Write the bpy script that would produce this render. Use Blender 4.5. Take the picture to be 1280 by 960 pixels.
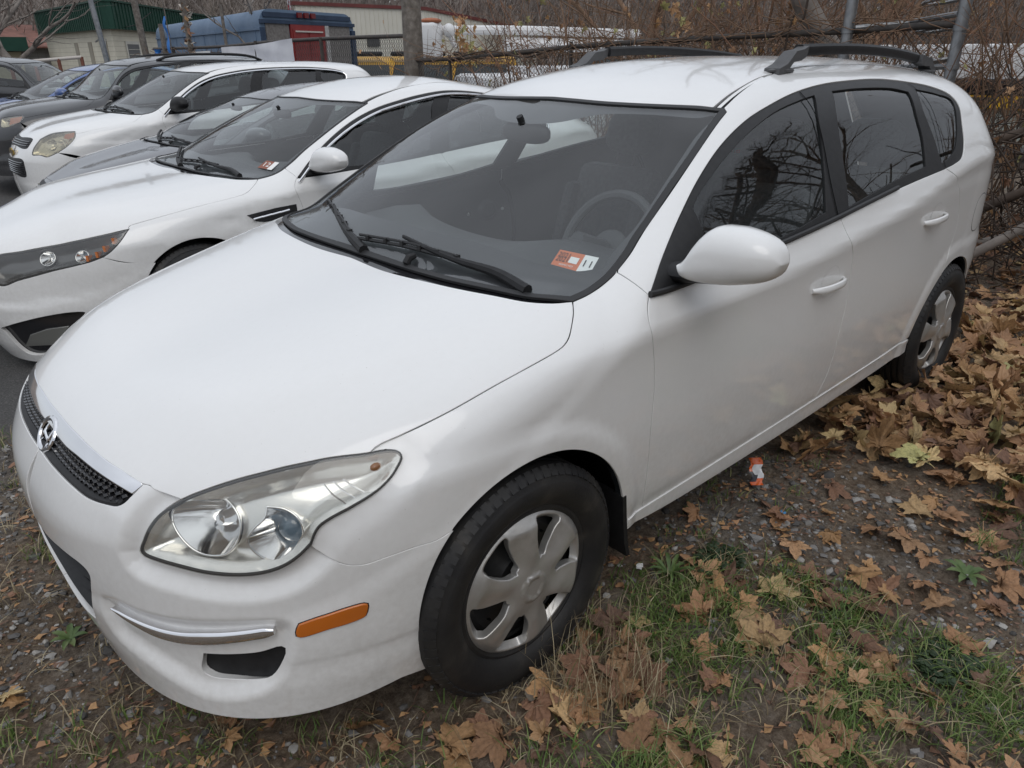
import bpy, bmesh, math, random
import numpy as np
from mathutils import Vector, Matrix, geometry
from math import pi, sin, cos, radians
random.seed(7); RNG = np.random.default_rng(7)
for _o in list(bpy.data.objects): bpy.data.objects.remove(_o)
S = bpy.context.scene; COL = S.collection
# ---------------------------------------------------------------- camera
cam = bpy.data.cameras.new('camera'); camo = bpy.data.objects.new('camera', cam); COL.objects.link(camo)
cam.sensor_fit = 'HORIZONTAL'; cam.sensor_width = 36; cam.lens = 920.734/1280*36
cam.clip_start = .05; cam.clip_end = 3000
def _cam(loc, yaw, pitch, roll):
    cy, sy, cp, sp = cos(yaw), sin(yaw), cos(pitch), sin(pitch)
    f = Vector((cy*cp, sy*cp, sp)); r = Vector((sy, -cy, 0)); d = f.cross(r)
    cr, sr = cos(roll), sin(roll)
    R, D = cr*r + sr*d, -sr*r + cr*d
    m = Matrix((R, -D, -f)).transposed().to_4x4(); m.translation = Vector(loc); return m
camo.matrix_world = _cam((1.0286, 1.9154, 1.5178), -2.3141, -.4201, .0036)
S.camera = camo
# ---------------------------------------------------------------- overcast daylight
SUN_EL, SUN_AZ = 52, 60          # degrees; azimuth from +x towards +y
W = bpy.data.worlds.new('World'); S.world = W; W.use_nodes = True
nt = W.node_tree; nt.nodes.clear()
sky = nt.nodes.new('ShaderNodeTexSky'); sky.sky_type = 'NISHITA'; sky.sun_disc = False
sky.sun_elevation = radians(SUN_EL); sky.sun_rotation = radians(90 - SUN_AZ)
sky.air_density = 1.0; sky.dust_density = 1.5; sky.ozone_density = 1.0
# a closed cloud deck over that sky: even grey-white, brightest overhead and dimming towards the horizon
tc = nt.nodes.new('ShaderNodeTexCoord'); sp = nt.nodes.new('ShaderNodeSeparateXYZ'); nt.links.new(tc.outputs['Generated'], sp.inputs[0])
mr = nt.nodes.new('ShaderNodeMapRange'); mr.inputs[1].default_value = 0; mr.inputs[2].default_value = 1; mr.inputs[3].default_value = .55; mr.inputs[4].default_value = 1.0
nt.links.new(sp.outputs[2], mr.inputs[0])
nz = nt.nodes.new('ShaderNodeTexNoise'); nz.inputs['Scale'].default_value = 2.6; nz.inputs['Detail'].default_value = 5; nt.links.new(tc.outputs['Generated'], nz.inputs['Vector'])
m2 = nt.nodes.new('ShaderNodeMapRange'); m2.inputs[1].default_value = .3; m2.inputs[2].default_value = .7; m2.inputs[3].default_value = .80; m2.inputs[4].default_value = 1.12; nt.links.new(nz.outputs[0], m2.inputs[0])
mu = nt.nodes.new('ShaderNodeMath'); mu.operation = 'MULTIPLY'; nt.links.new(mr.outputs[0], mu.inputs[0]); nt.links.new(m2.outputs[0], mu.inputs[1])
vm = nt.nodes.new('ShaderNodeVectorMath'); vm.operation = 'SCALE'; vm.inputs[0].default_value = (9.3, 9.75, 10.5); nt.links.new(mu.outputs[0], vm.inputs['Scale'])
mxs = nt.nodes.new('ShaderNodeMix'); mxs.data_type = 'RGBA'; mxs.inputs[0].default_value = .86; nt.links.new(sky.outputs[0], mxs.inputs[6]); nt.links.new(vm.outputs[0], mxs.inputs[7])
bg = nt.nodes.new('ShaderNodeBackground'); bg.inputs[1].default_value = .10
ow = nt.nodes.new('ShaderNodeOutputWorld'); nt.links.new(mxs.outputs[2], bg.inputs[0]); nt.links.new(bg.outputs[0], ow.inputs[0])
sl = bpy.data.lights.new('sun', 'SUN'); sl.energy = .6; sl.angle = radians(40); sl.color = (1, .97, .93)
so = bpy.data.objects.new('sun', sl); COL.objects.link(so)
_d = Vector((cos(radians(SUN_EL))*cos(radians(SUN_AZ)), cos(radians(SUN_EL))*sin(radians(SUN_AZ)), sin(radians(SUN_EL))))
so.rotation_euler = _d.to_track_quat('Z', 'Y').to_euler(); so.location = (0, 0, 30)
S.view_settings.view_transform = 'Standard'; S.view_settings.look = 'None'
S.view_settings.exposure = 0.20; S.view_settings.gamma = 1; S.view_settings.use_curve_mapping = False
S.render.engine = 'CYCLES'; S.cycles.max_bounces = 10; S.cycles.transparent_max_bounces = 24
S.cycles.glossy_bounces = 5; S.cycles.diffuse_bounces = 4; S.cycles.use_denoising = True
# ---------------------------------------------------------------- numeric surface core
def pch(xs, ys):
    """monotone cubic through the knots, linear beyond them"""
    xs = np.array(xs, float); ys = np.array(ys, float)
    if xs[0] > xs[-1]: xs = xs[::-1]; ys = ys[::-1]
    h = np.diff(xs); dl = np.diff(ys) / h; n = len(xs); m = np.zeros(n)
    for i in range(1, n - 1):
        if dl[i-1] * dl[i] > 0:
            w1 = 2*h[i] + h[i-1]; w2 = h[i] + 2*h[i-1]
            m[i] = (w1 + w2) / (w1/dl[i-1] + w2/dl[i])
    m[0] = dl[0]; m[-1] = dl[-1]
    def f(x):
        x = np.asarray(x, float)
        i = np.clip(np.searchsorted(xs, x) - 1, 0, n - 2)
        t = (x - xs[i]) / h[i]; tc = np.clip(t, 0, 1)
        a, b = ys[i], ys[i+1]
        v = (2*tc**3 - 3*tc**2 + 1)*a + (tc**3 - 2*tc**2 + tc)*h[i]*m[i] + (3*tc**2 - 2*tc**3)*b + (tc**3 - tc**2)*h[i]*m[i+1]
        v = v + np.where(x < xs[0], (x - xs[0])*m[0], 0) + np.where(x > xs[-1], (x - xs[-1])*m[-1], 0)
        return v
    return f
def smax(a, b, r):
    h = np.maximum(r - np.abs(a - b), 0) / r
    return np.maximum(a, b) + h*h*r/4
def smin(a, b, r): return -smax(-a, -b, r)
def softp(t, k): return k*np.logaddexp(0, np.clip(t/k, -60, 60)) + np.where(t/k > 60, t - 60*k, 0)
def sstep(a, b, t):
    t = np.clip((t - a)/(b - a), 0, 1); return t*t*(3 - 2*t)

class Body:
    """A car's outer skin as an implicit solid f(p) < 0, in the car's own axes:
    x forward from the front axle, y to the car's left, z up from the ground."""
    def __init__(s, **k): s.__dict__.update(k)
    def half(s, x, z):
        w = s.W(x) - s.low(z)
        t = z - s.zc(x); b = z - s.zb(x); bp = np.maximum(b, 0)
        w = w - .011*(1 - np.exp(-softp(-t, .006)/.06))*sstep(.42, .05, x)*sstep(-3.5, -3.1, x) - s.s1*softp(t, .006) - (s.s2(x) - s.s1)*softp(b, .008) - s.q*bp*bp
        for (ax, az, r, d) in s.flare:
            rr = np.hypot(x - ax, z - az)
            w = w + d*(1 - sstep(r + .035, r + .085, rr))*(z < 1.2)
        return w
    def f(s, P):
        x, y, z = P[..., 0], P[..., 1], P[..., 2]; ay = np.abs(y)
        Y = np.maximum(s.half(np.clip(x, s.xr, s.xf), z), .05)
        n = s.nf(z)
        L = s.F(z); R = s.R(z)
        fx = np.maximum(x - s.xf, 0)/np.maximum(L - s.xf, .05) + np.maximum(s.xr - x, 0)/np.maximum(s.xr - R, .05)
        nn = np.where(x > s.xf, n, s.nr)
        plan = (((ay/Y)**nn + fx**nn)**(1/nn) - 1)*Y*.7
        H = z - s.hood(x) + s.hcrown(x)*(ay/.75)**s.hp(x)
        if s.hextra: H = H + s.hextra(x, ay)
        body = smax(plan, H, s.rs)
        xb = x + s.bow*(ay/.7)**2
        # windscreen, as a curve z = ws(x) swept with a bow
        c = s.wsn
        ws = (z - s.ws(xb))*c
        roof = z - s.roof(x) + s.rcrown*(ay/.6)**2.4
        gh = smax(smax(plan, roof, s.rr), ws, s.rw)
        d = smin(body, gh, s.rj)
        for e in s.extra: d = e(d, x, y, z)
        return d
    def normal(s, P, e=.0012):
        g = np.stack([s.f(P + np.eye(3)[i]*e) - s.f(P - np.eye(3)[i]*e) for i in range(3)], -1)
        return g/np.maximum(np.linalg.norm(g, axis=-1, keepdims=True), 1e-9)
    def hit(s, O, D, t0, t1, n=0):
        """first entry of rays O + tD into the solid between t0 and t1 (marching by distance, then bisection); nan if none"""
        O = np.atleast_2d(np.asarray(O, float)); D = np.broadcast_to(np.asarray(D, float), O.shape); N_ = len(O)
        t = np.full(N_, float(t0)); lo = t.copy(); st = np.zeros(N_, int); act = np.arange(N_); dirl = np.linalg.norm(D, axis=1)
        for it in range(110):
            d = s.f(O[act] + D[act]*t[act, None]); ins = d <= 0
            if it == 0: st[act[ins]] = 2          # starts inside: no entry from outside
            else: st[act[ins]] = 1
            keep = ~ins; a2 = act[keep]; lo[a2] = t[a2]; t[a2] += np.clip(d[keep]*.72, .0025, .12)/dirl[a2]
            act = a2[t[a2] <= t1]
            if not len(act): break
        ok = st == 1; a = lo.copy(); b = t.copy(); k = np.where(ok)[0]
        for _ in range(13):
            m = (a[k] + b[k])/2; v = s.f(O[k] + D[k]*m[:, None]) <= 0; b[k] = np.where(v, m, b[k]); a[k] = np.where(v, a[k], m)
        return O + D*np.where(ok, (a + b)/2, np.nan)[:, None]
# ---------------------------------------------------------------- the white hatchback's skin
HOODC = pch([.8, .7, .603, .456, .257, .049, -.134, -.3], [.46, .47, .495, .515, .575, .63, .68, .73])
def hero_body():
    def bumper(d, x, y, z):
        ay = np.abs(y)
        return d
    return Body(
        W=pch([-3.6, -3.2, -2.7, -2.0, -1.2, -.5, 0., .9], [.80, .838, .860, .876, .882, .880, .870, .845]),
        low=pch([.10, .18, .24, .28, .335, .35, .45, .62, .80, .95, 1.5], [.070, .055, .044, .036, .030, .026, .014, .002, .0, .0, .0]),
        zc=pch([-3.6, -2.65, -2.05, -1.45, -1.0, -.4, .1, .5], [1.16, 1.085, .995, .935, .90, .885, .85, .80]),
        zb=pch([-3.6, -2.45, -1.9, -1.4, -1.1, -.44, 0], [1.15, 1.085, 1.045, 1.01, .99, .957, .95]),
        s1=.42, s2=pch([-3, -1, -.4], [.44, .44, .42]), q=.22,
        flare=[(0, .31, .36, .010), (-2.7, .31, .36, .008)],
        xf=.0, xr=-2.75, nr=2.4,
        nf=pch([.2, .35, .5, .75, 1.], [3.3, 2.75, 2.45, 2.3, 2.3]),
        F=pch([.10, .17, .22, .3, .40, .5, .58, .64, .69, .73, .80], [.79, .808, .818, .838, .855, .863, .862, .850, .83, .80, .72]),
        R=pch([.2, .35, .55, .9, 1.1, 1.3, 1.45, 1.55], [-3.50, -3.60, -3.62, -3.57, -3.47, -3.26, -3.10, -3.0]),
        hood=pch([.80, .76, .70, .6, .4, .2, 0., -.07, -.4, -1.], [.70, .742, .778, .817, .872, .913, .948, .96, 1.0, 1.0]),
        hcrown=pch([.8, .7, .55,.3, 0., -.3], [.215, .17, .105,.075, .055, .045]), hp=pch([.8, 0.], [2.6, 2.4]), hextra=lambda x, ay: .155*(softp(ay - HOODC(x), .012) - softp(-HOODC(x), .012)) - .027*sstep(0, .5, ay),
        rs=.10, bow=.22,
        ws=pch([-1.3, -1.07, -.8, -.5, -.25, -.06, .3], [1.50, 1.44, 1.33, 1.187, 1.058, .955, .75]), wsn=.88,
        roof=pch([-3.6, -3.2, -2.9, -2.4, -1.9, -1.5, -1.2, -.9], [1.35, 1.445, 1.485, 1.51, 1.512, 1.498, 1.468, 1.41]),
        rcrown=.075, rr=.09, rw=.05, rj=.015, extra=[bumper])
class Warp:
    """another car's skin: the hatchback's solid stretched to that car's own stations, heights and width"""
    def __init__(s, base, X, Z, ys=1.0, drop=None):
        s.base = base; s.X = X; s.Z = Z; s.ys = ys; s.drop = drop; s.extra = []
        s.xi = pch(X[1], X[0]); s.zi = pch(Z[1], Z[0]); s.xf_ = pch(X[0], X[1]); s.zf_ = pch(Z[0], Z[1])
    def inv(s, P):
        x, y, z = P[..., 0], P[..., 1], P[..., 2]
        if s.drop is not None: z = z + s.drop(x)*sstep(.95, 1.35, z)
        return np.stack((s.xi(x), y/s.ys, s.zi(z)), -1)
    def fwd(s, P):
        P = np.asarray(P, float); x = s.xf_(P[..., 0]); z = s.zf_(P[..., 2])
        if s.drop is not None:
            zz = z.copy()
            for _ in range(6): zz = z - s.drop(x)*sstep(.95, 1.35, zz)
            z = zz
        return np.stack((x, P[..., 1]*s.ys, z), -1)
    def f(s, P):
        d = s.base.f(s.inv(P))
        for e in s.extra: d = e(d, P[..., 0], P[..., 1], P[..., 2])
        return d
    def half(s, x, z): return s.base.half(s.xi(x), s.zi(z))*s.ys
    normal = Body.normal
    hit = Body.hit
# the other cars: stations along them, heights, width, place and heading
H_X = [-3.62, -2.7, -2.33, -1.49, -1.08, -.28, -.10, .352, .62, .863]
H_Z = [.1, .31, .60, .80, .96, 1.10, 1.37, 1.51]
CARS = dict(
 sedan_white=dict(pose=(-0.399, -3.058, -0.056, -0.003), X=(H_X, [-3.88, -2.795, -2.6, -1.753, -1.32, -0.481, -0.271, 0.337, 0.60, 1.07]), Z=(H_Z, [0.1, 0.31, 0.58, 0.778, 0.919, 1.056, 1.303, 1.443]), ys=1.035, drop=([-3.9, -3.0, -2.4, -1.9, -1], [0.45, 0.16, 0.05, 0, 0])),
 sedan_dark=dict(pose=(-1.215, -5.483, -0.155, -0.001), X=(H_X, [-3.75, -2.7, -2.5, -1.744, -1.266, -0.356, -0.156, 0.297, 0.594, 0.9]), Z=(H_Z, [0.1, 0.31, 0.58, 0.77, 0.932, 1.074, 1.292, 1.428]), ys=1.02, drop=([-3.9, -3.0, -2.4, -1.9, -1], [0.4, 0.14, 0.04, 0, 0])),
 suv_white=dict(pose=(-1.489, -7.778, -0.177, -0.024), X=(H_X, [-3.72, -2.857, -2.5, -1.582, -1.134, -0.317, -0.097, 0.439, 0.655, 0.91]), Z=(H_Z, [0.12, 0.36, 0.7, 0.957, 1.114, 1.257, 1.525, 1.633]), ys=1.04, drop=None),
 suv_black=dict(pose=(-1.482, -10.156, -0.123, -0), X=(H_X, [-3.72, -2.7, -2.4, -1.617, -1.038, -0.488, -0.268, 0.439, 0.628, 0.89]), Z=(H_Z, [0.12, 0.36, 0.7, 0.934, 1.118, 1.256, 1.529, 1.658]), ys=1.06, drop=None),
 sedan_blue=dict(pose=(-1.379, -12.552, -0.067, -0.002), X=(H_X, [-3.75, -2.7, -2.5, -1.704, -1.271, -0.409, -0.209, 0.301, 0.62, 0.9]), Z=(H_Z, [0.1, 0.31, 0.6, 0.801, 0.971, 1.11, 1.374, 1.493]), ys=1, drop=([-3.9, -3.0, -2.4, -1.9, -1], [0.4, 0.14, 0.04, 0, 0])),
)
def car_body(k):
    c = CARS[k]; return Warp(hero_body(), c['X'], c['Z'], c['ys'], pch(*c['drop']) if c['drop'] else None)
# metric outlines of the hatchback's panels (car axes, metres)
LINE = {
 'hood_gap': [(-0.255,0.74,0.964),(-0.232,0.765,0.948),(-0.2,0.79,0.928),(-0.172,0.808,0.91),(-0.149,0.816,0.9),(-0.124,0.818,0.893),(0.056,0.806,0.857),(0.179,0.79,0.826),(0.286,0.764,0.798),(0.323,0.752,0.789),(0.338,0.749,0.783),(0.35,0.749,0.777)],
 'lamp_top': [(0.35,0.749,0.777),(0.365,0.74,0.776),(0.395,0.72,0.775),(0.425,0.7,0.772),(0.459,0.679,0.767),(0.493,0.657,0.761),(0.531,0.633,0.753),(0.568,0.608,0.744),(0.598,0.587,0.734),(0.628,0.566,0.723),(0.65,0.55,0.713),(0.668,0.538,0.704)],
 'hood_front': [(0.668,0.538,0.704),(0.684,0.506,0.708),(0.699,0.474,0.712),(0.701,0.462,0.716),(0.709,0.446,0.716),(0.72,0.405,0.72),(0.727,0.374,0.724),(0.737,0.323,0.726),(0.744,0.272,0.729),(0.749,0.212,0.73),(0.751,0.169,0.731),(0.753,0.124,0.731),(0.754,0.073,0.73),(0.754,0.016,0.73),(0.754,0,0.73)],
 'hood_rear': [(-0.081,0.006,0.968),(-0.07,0.27,0.971),(-0.092,0.454,0.974),(-0.138,0.589,0.97),(-0.171,0.669,0.965),(-0.21,0.714,0.964),(-0.255,0.74,0.964)],
 'ws_base': [(-0.117,0.018,0.986),(-0.11,0.214,0.977),(-0.117,0.422,0.98),(-0.157,0.567,0.975),(-0.189,0.653,0.971),(-0.22,0.7,0.969),(-0.256,0.739,0.965)],
 'ws_side': [(-0.255,0.74,0.964),(-0.299,0.744,0.971),(-0.349,0.743,0.982),(-0.391,0.745,1),(-0.417,0.744,1.015),(-0.47,0.737,1.045),(-0.524,0.724,1.078),(-0.57,0.716,1.106),(-0.823,0.663,1.243),(-0.948,0.63,1.302),(-1.018,0.611,1.332),(-1.081,0.596,1.357)],
 'ws_top': [(-1.09,0.58,1.366),(-1.069,0.56,1.367),(-0.985,0.4,1.375),(-0.94,0.241,1.378),(-0.929,0.095,1.382),(-0.931,0,1.383)],
 'frit_low': [(-0.256,0.189,1.053),(-0.285,0.373,1.044),(-0.312,0.541,1.021),(-0.354,0.653,1.011),(-0.404,0.705,1.021),(-0.458,0.716,1.046),(-0.543,0.703,1.096)],
 'frit_side': [(-0.396,0.7,1.019),(-0.442,0.699,1.043),(-0.507,0.692,1.08),(-0.551,0.689,1.104),(-0.797,0.635,1.243),(-0.925,0.603,1.306),(-1.01,0.59,1.339),(-1.052,0.582,1.355)],
 'seam_pillar': [(-0.411,0.747,1.01),(-0.416,0.784,0.997),(-0.424,0.816,0.98),(-0.432,0.836,0.966)],
 'door_front': [(-0.432,0.837,0.964),(-0.412,0.85,0.941),(-0.399,0.867,0.913),(-0.397,0.88,0.886),(-0.41,0.879,0.842),(-0.423,0.876,0.797),(-0.434,0.874,0.737),(-0.437,0.874,0.708),(-0.439,0.871,0.6),(-0.451,0.863,0.48),(-0.461,0.851,0.365),(-0.47,0.842,0.319)],
 'door_bottom': [(-0.47,0.842,0.319),(-2.099,0.843,0.351)],
 'dlo_top': [(-0.43,0.839,0.961),(-0.468,0.824,0.991),(-0.523,0.802,1.034),(-0.654,0.756,1.123),(-0.786,0.715,1.201),(-0.94,0.676,1.274),(-1.114,0.647,1.334),(-1.295,0.625,1.373),(-1.461,0.607,1.4),(-1.661,0.594,1.42),(-1.86,0.592,1.428),(-2.131,0.597,1.429),(-2.34,0.629,1.414),(-2.517,0.669,1.39),(-2.616,0.706,1.359),(-2.639,0.74,1.323),(-2.606,0.785,1.246),(-2.574,0.818,1.177),(-2.52,0.841,1.124),(-2.44,0.846,1.105),(-2.337,0.846,1.094)],
 'belt': [(-2.337,0.846,1.094),(-1.883,0.841,1.061),(-1.476,0.845,1.023),(-1.436,0.845,1.019),(-1.095,0.845,0.992),(-0.58,0.849,0.964),(-0.43,0.839,0.961)],
 'gap_mid': [(-1.442,0.847,1.016),(-1.469,0.882,0.944),(-1.514,0.88,0.886),(-1.522,0.878,0.855),(-1.546,0.875,0.734),(-1.536,0.872,0.585),(-1.533,0.86,0.441),(-1.524,0.846,0.337)],
 'gap_rear': [(-2.337,0.846,1.094),(-2.438,0.865,1.048),(-2.524,0.862,0.976),(-2.602,0.858,0.84),(-2.593,0.858,0.765),(-2.549,0.866,0.677),(-2.522,0.866,0.617)],
 'ditch_in': [(-1.071,0.559,1.368),(-1.155,0.542,1.395),(-1.288,0.519,1.424),(-1.45,0.489,1.449),(-1.608,0.469,1.462),(-1.774,0.441,1.474)],
 'ditch_out': [(-1.094,0.577,1.368),(-1.188,0.557,1.397),(-1.324,0.524,1.427),(-1.452,0.497,1.447),(-1.602,0.472,1.461),(-1.765,0.446,1.473)],
 'lamp_low': [(0.668,0.538,0.704),(0.706,0.513,0.677),(0.73,0.503,0.651),(0.748,0.497,0.618),(0.756,0.494,0.598),(0.753,0.502,0.588),(0.738,0.527,0.581),(0.71,0.57,0.574),(0.672,0.619,0.565),(0.624,0.668,0.562),(0.586,0.7,0.567),(0.556,0.721,0.578),(0.528,0.738,0.598),(0.503,0.75,0.623)],
 'lamp_out': [(0.503,0.75,0.623),(0.485,0.755,0.657),(0.463,0.764,0.672),(0.42,0.781,0.69),(0.374,0.795,0.711),(0.336,0.798,0.732),(0.313,0.795,0.751),(0.301,0.791,0.763),(0.3,0.783,0.773),(0.31,0.772,0.778),(0.329,0.76,0.779),(0.35,0.749,0.777)],
 'gap_fender': [(0.503,0.751,0.621),(0.476,0.769,0.587),(0.462,0.777,0.574),(0.446,0.785,0.564),(0.43,0.792,0.559),(0.413,0.799,0.557),(0.373,0.814,0.562),(0.311,0.832,0.567),(0.267,0.845,0.568),(0.23,0.853,0.579)],
 'bumper_bottom': [(0.362,0.807,0.21),(0.455,0.786,0.216),(0.568,0.739,0.209),(0.625,0.702,0.205),(0.677,0.654,0.2),(0.723,0.593,0.199),(0.752,0.538,0.208),(0.795,0.411,0.212),(0.812,0.359,0.259),(0.829,0.296,0.298),(0.844,0.182,0.325)],
 'grille_low': [(0.711,0.447,0.713),(0.725,0.442,0.701),(0.736,0.437,0.691),(0.747,0.431,0.68),(0.759,0.416,0.67),(0.775,0.38,0.664),(0.793,0.318,0.658),(0.804,0.245,0.659),(0.812,0.142,0.659),(0.814,0.091,0.658),(0.812,0.045,0.661)],
 'chrome_low': [(0.711,0.447,0.713),(0.73,0.436,0.698),(0.744,0.388,0.703),(0.759,0.312,0.707),(0.771,0.211,0.708),(0.778,0.129,0.705),(0.775,0.024,0.709)],
 'intake_top': [(0.829,0.328,0.47),(0.829,0.329,0.482),(0.831,0.321,0.492),(0.837,0.296,0.499),(0.845,0.254,0.499),(0.854,0.191,0.496),(0.86,0.125,0.488)],
 'intake_end': [(0.829,0.328,0.47),(0.834,0.307,0.414),(0.837,0.3,0.372),(0.836,0.281,0.339)],
 'intake_low': [(0.836,0.281,0.339),(0.841,0.257,0.347),(0.849,0.216,0.374),(0.853,0.178,0.401),(0.854,0.15,0.419)],
 'chrome': [(0.815,0.377,0.418),(0.794,0.441,0.41),(0.765,0.506,0.408),(0.732,0.561,0.411),(0.697,0.608,0.416),(0.66,0.649,0.423),(0.621,0.684,0.43),(0.593,0.707,0.434),(0.591,0.71,0.43),(0.595,0.71,0.417),(0.626,0.687,0.409),(0.665,0.651,0.401),(0.702,0.61,0.395),(0.737,0.563,0.389),(0.768,0.507,0.39),(0.796,0.44,0.399),(0.811,0.394,0.409)],
 'recess': [(0.818,0.369,0.422),(0.808,0.399,0.429),(0.777,0.476,0.425),(0.729,0.561,0.43),(0.657,0.648,0.438),(0.588,0.71,0.439),(0.574,0.722,0.433),(0.574,0.726,0.418),(0.587,0.722,0.363),(0.608,0.708,0.315),(0.639,0.688,0.289),(0.684,0.646,0.272),(0.726,0.59,0.272),(0.756,0.538,0.294),(0.791,0.458,0.323),(0.816,0.385,0.346),(0.821,0.366,0.394)],
 'fog': [(0.716,0.597,0.359),(0.671,0.651,0.365),(0.632,0.687,0.371),(0.59,0.719,0.383),(0.6,0.713,0.351),(0.618,0.7,0.32),(0.639,0.684,0.311),(0.679,0.647,0.306),(0.714,0.603,0.306),(0.723,0.589,0.316)],
 'marker': [(0.547,0.739,0.441),(0.52,0.755,0.449),(0.493,0.77,0.455),(0.46,0.785,0.461),(0.429,0.799,0.463),(0.423,0.801,0.46),(0.424,0.801,0.45),(0.429,0.799,0.435),(0.439,0.796,0.431),(0.469,0.784,0.426),(0.497,0.77,0.423),(0.55,0.742,0.414),(0.555,0.738,0.417),(0.553,0.738,0.43)],
 'glass_front': [(-0.626,0.834,1.002),(-0.663,0.792,1.087),(-0.717,0.757,1.144),(-0.866,0.719,1.221),(-1.066,0.682,1.295),(-1.28,0.649,1.352),(-1.466,0.634,1.381),(-1.571,0.627,1.392),(-1.503,0.689,1.327),(-1.452,0.749,1.218),(-1.371,0.83,1.047),(-1.104,0.837,1.012),(-0.802,0.837,0.998)],
 'sail': [(-0.43,0.839,0.961),(-0.522,0.803,1.032),(-0.652,0.757,1.121),(-0.716,0.742,1.157),(-0.643,0.8,1.072),(-0.598,0.851,0.961)],
 'glass_rear': [(-1.7,0.625,1.401),(-1.906,0.63,1.405),(-2.158,0.649,1.398),(-2.264,0.673,1.382),(-2.222,0.735,1.306),(-2.212,0.783,1.214),(-2.176,0.828,1.117),(-1.9,0.828,1.091),(-1.52,0.837,1.044),(-1.543,0.808,1.108),(-1.574,0.759,1.209),(-1.619,0.698,1.321)],
 'glass_quarter': [(-2.342,0.665,1.39),(-2.496,0.696,1.368),(-2.605,0.724,1.341),(-2.594,0.753,1.304),(-2.53,0.802,1.208),(-2.472,0.824,1.156),(-2.392,0.834,1.127),(-2.319,0.836,1.116),(-2.313,0.811,1.167),(-2.304,0.78,1.228),(-2.29,0.732,1.316)],
 'sticker': [(-0.383,0.57,1.051),(-0.422,0.674,1.041),(-0.37,0.688,1.008),(-0.335,0.582,1.022)],
 'lamp_bowl': [(0.632,0.577,0.712),(0.608,0.604,0.714),(0.599,0.638,0.695),(0.602,0.656,0.668),(0.618,0.659,0.634),(0.638,0.646,0.613),(0.664,0.619,0.609),(0.683,0.592,0.62),(0.695,0.559,0.647),(0.695,0.54,0.669),(0.687,0.532,0.686),(0.664,0.545,0.703)],
 'lamp_bowl2': [(0.551,0.679,0.704),(0.526,0.704,0.699),(0.511,0.727,0.682),(0.509,0.74,0.656),(0.52,0.739,0.628),(0.538,0.731,0.606),(0.564,0.713,0.595),(0.584,0.697,0.605),(0.598,0.68,0.628),(0.599,0.673,0.644),(0.584,0.677,0.665),(0.561,0.685,0.685)],
 'lamp_amber': [(0.377,0.763,0.747),(0.376,0.773,0.737),(0.382,0.778,0.728),(0.39,0.773,0.728),(0.394,0.764,0.736),(0.389,0.758,0.744)],
 'fuel': [(-2.899,0.847,0.922),(-2.944,0.842,0.797),(-2.85,0.851,0.887),(-2.843,0.852,0.921)],
 'handle_f': [(-1.267,0.878,0.819),(-1.431,0.877,0.821),(-1.499,0.877,0.813),(-1.51,0.876,0.795),(-1.446,0.877,0.788),(-1.314,0.877,0.784),(-1.277,0.878,0.794)],
 'handle_r': [(-2.285,0.866,0.864),(-2.454,0.862,0.874),(-2.546,0.859,0.864),(-2.559,0.859,0.846),(-2.48,0.861,0.837),(-2.352,0.864,0.829),(-2.3,0.866,0.842)],
 'cup_f': [(-1.325,0.878,0.819),(-1.322,0.88,0.855),(-1.351,0.88,0.865),(-1.394,0.878,0.844),(-1.419,0.877,0.8),(-1.416,0.876,0.762),(-1.382,0.876,0.746),(-1.345,0.877,0.771)],
 'cup_r': [(-2.357,0.864,0.853),(-2.331,0.866,0.902),(-2.37,0.865,0.909),(-2.426,0.863,0.887),(-2.456,0.862,0.846),(-2.446,0.862,0.808),(-2.404,0.863,0.804)],
 'emblem': [(0.794,0.055,0.684),(0.779,0.008,0.704),(0.779,0.083,0.704),(0.812,0.106,0.66),(0.81,0.025,0.664)],
 'sill_bottom': [(-0.407,0.847,0.293),(-0.661,0.84,0.287),(-0.876,0.842,0.295),(-1.404,0.842,0.296),(-1.805,0.838,0.291),(-2.218,0.83,0.273)],
 'hoodcrease': [(0.7,0.473,0.711),(0.607,0.51,0.769),(0.467,0.53,0.839),(0.273,0.603,0.878),(0.07,0.657,0.915),(-0.108,0.707,0.943),(-0.213,0.737,0.957)],
 'crease': [(0.079,0.83,0.826),(-0.034,0.845,0.844),(-0.199,0.858,0.87),(-0.419,0.874,0.901),(-1.056,0.885,0.904),(-1.451,0.879,0.95),(-2.052,0.871,1.007),(-2.711,0.857,1.079)],
 'wiper_tipL': [(-0.274,-0.433,1.026),(-0.142,-0.098,0.997)],
 'wiper': [(-0.138,-0.089,0.996),(-0.17,0.132,1.011),(-0.18,0.161,1.014),(-0.193,0.378,0.997),(-0.194,0.533,0.985),(-0.184,0.66,0.969)],
}
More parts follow.
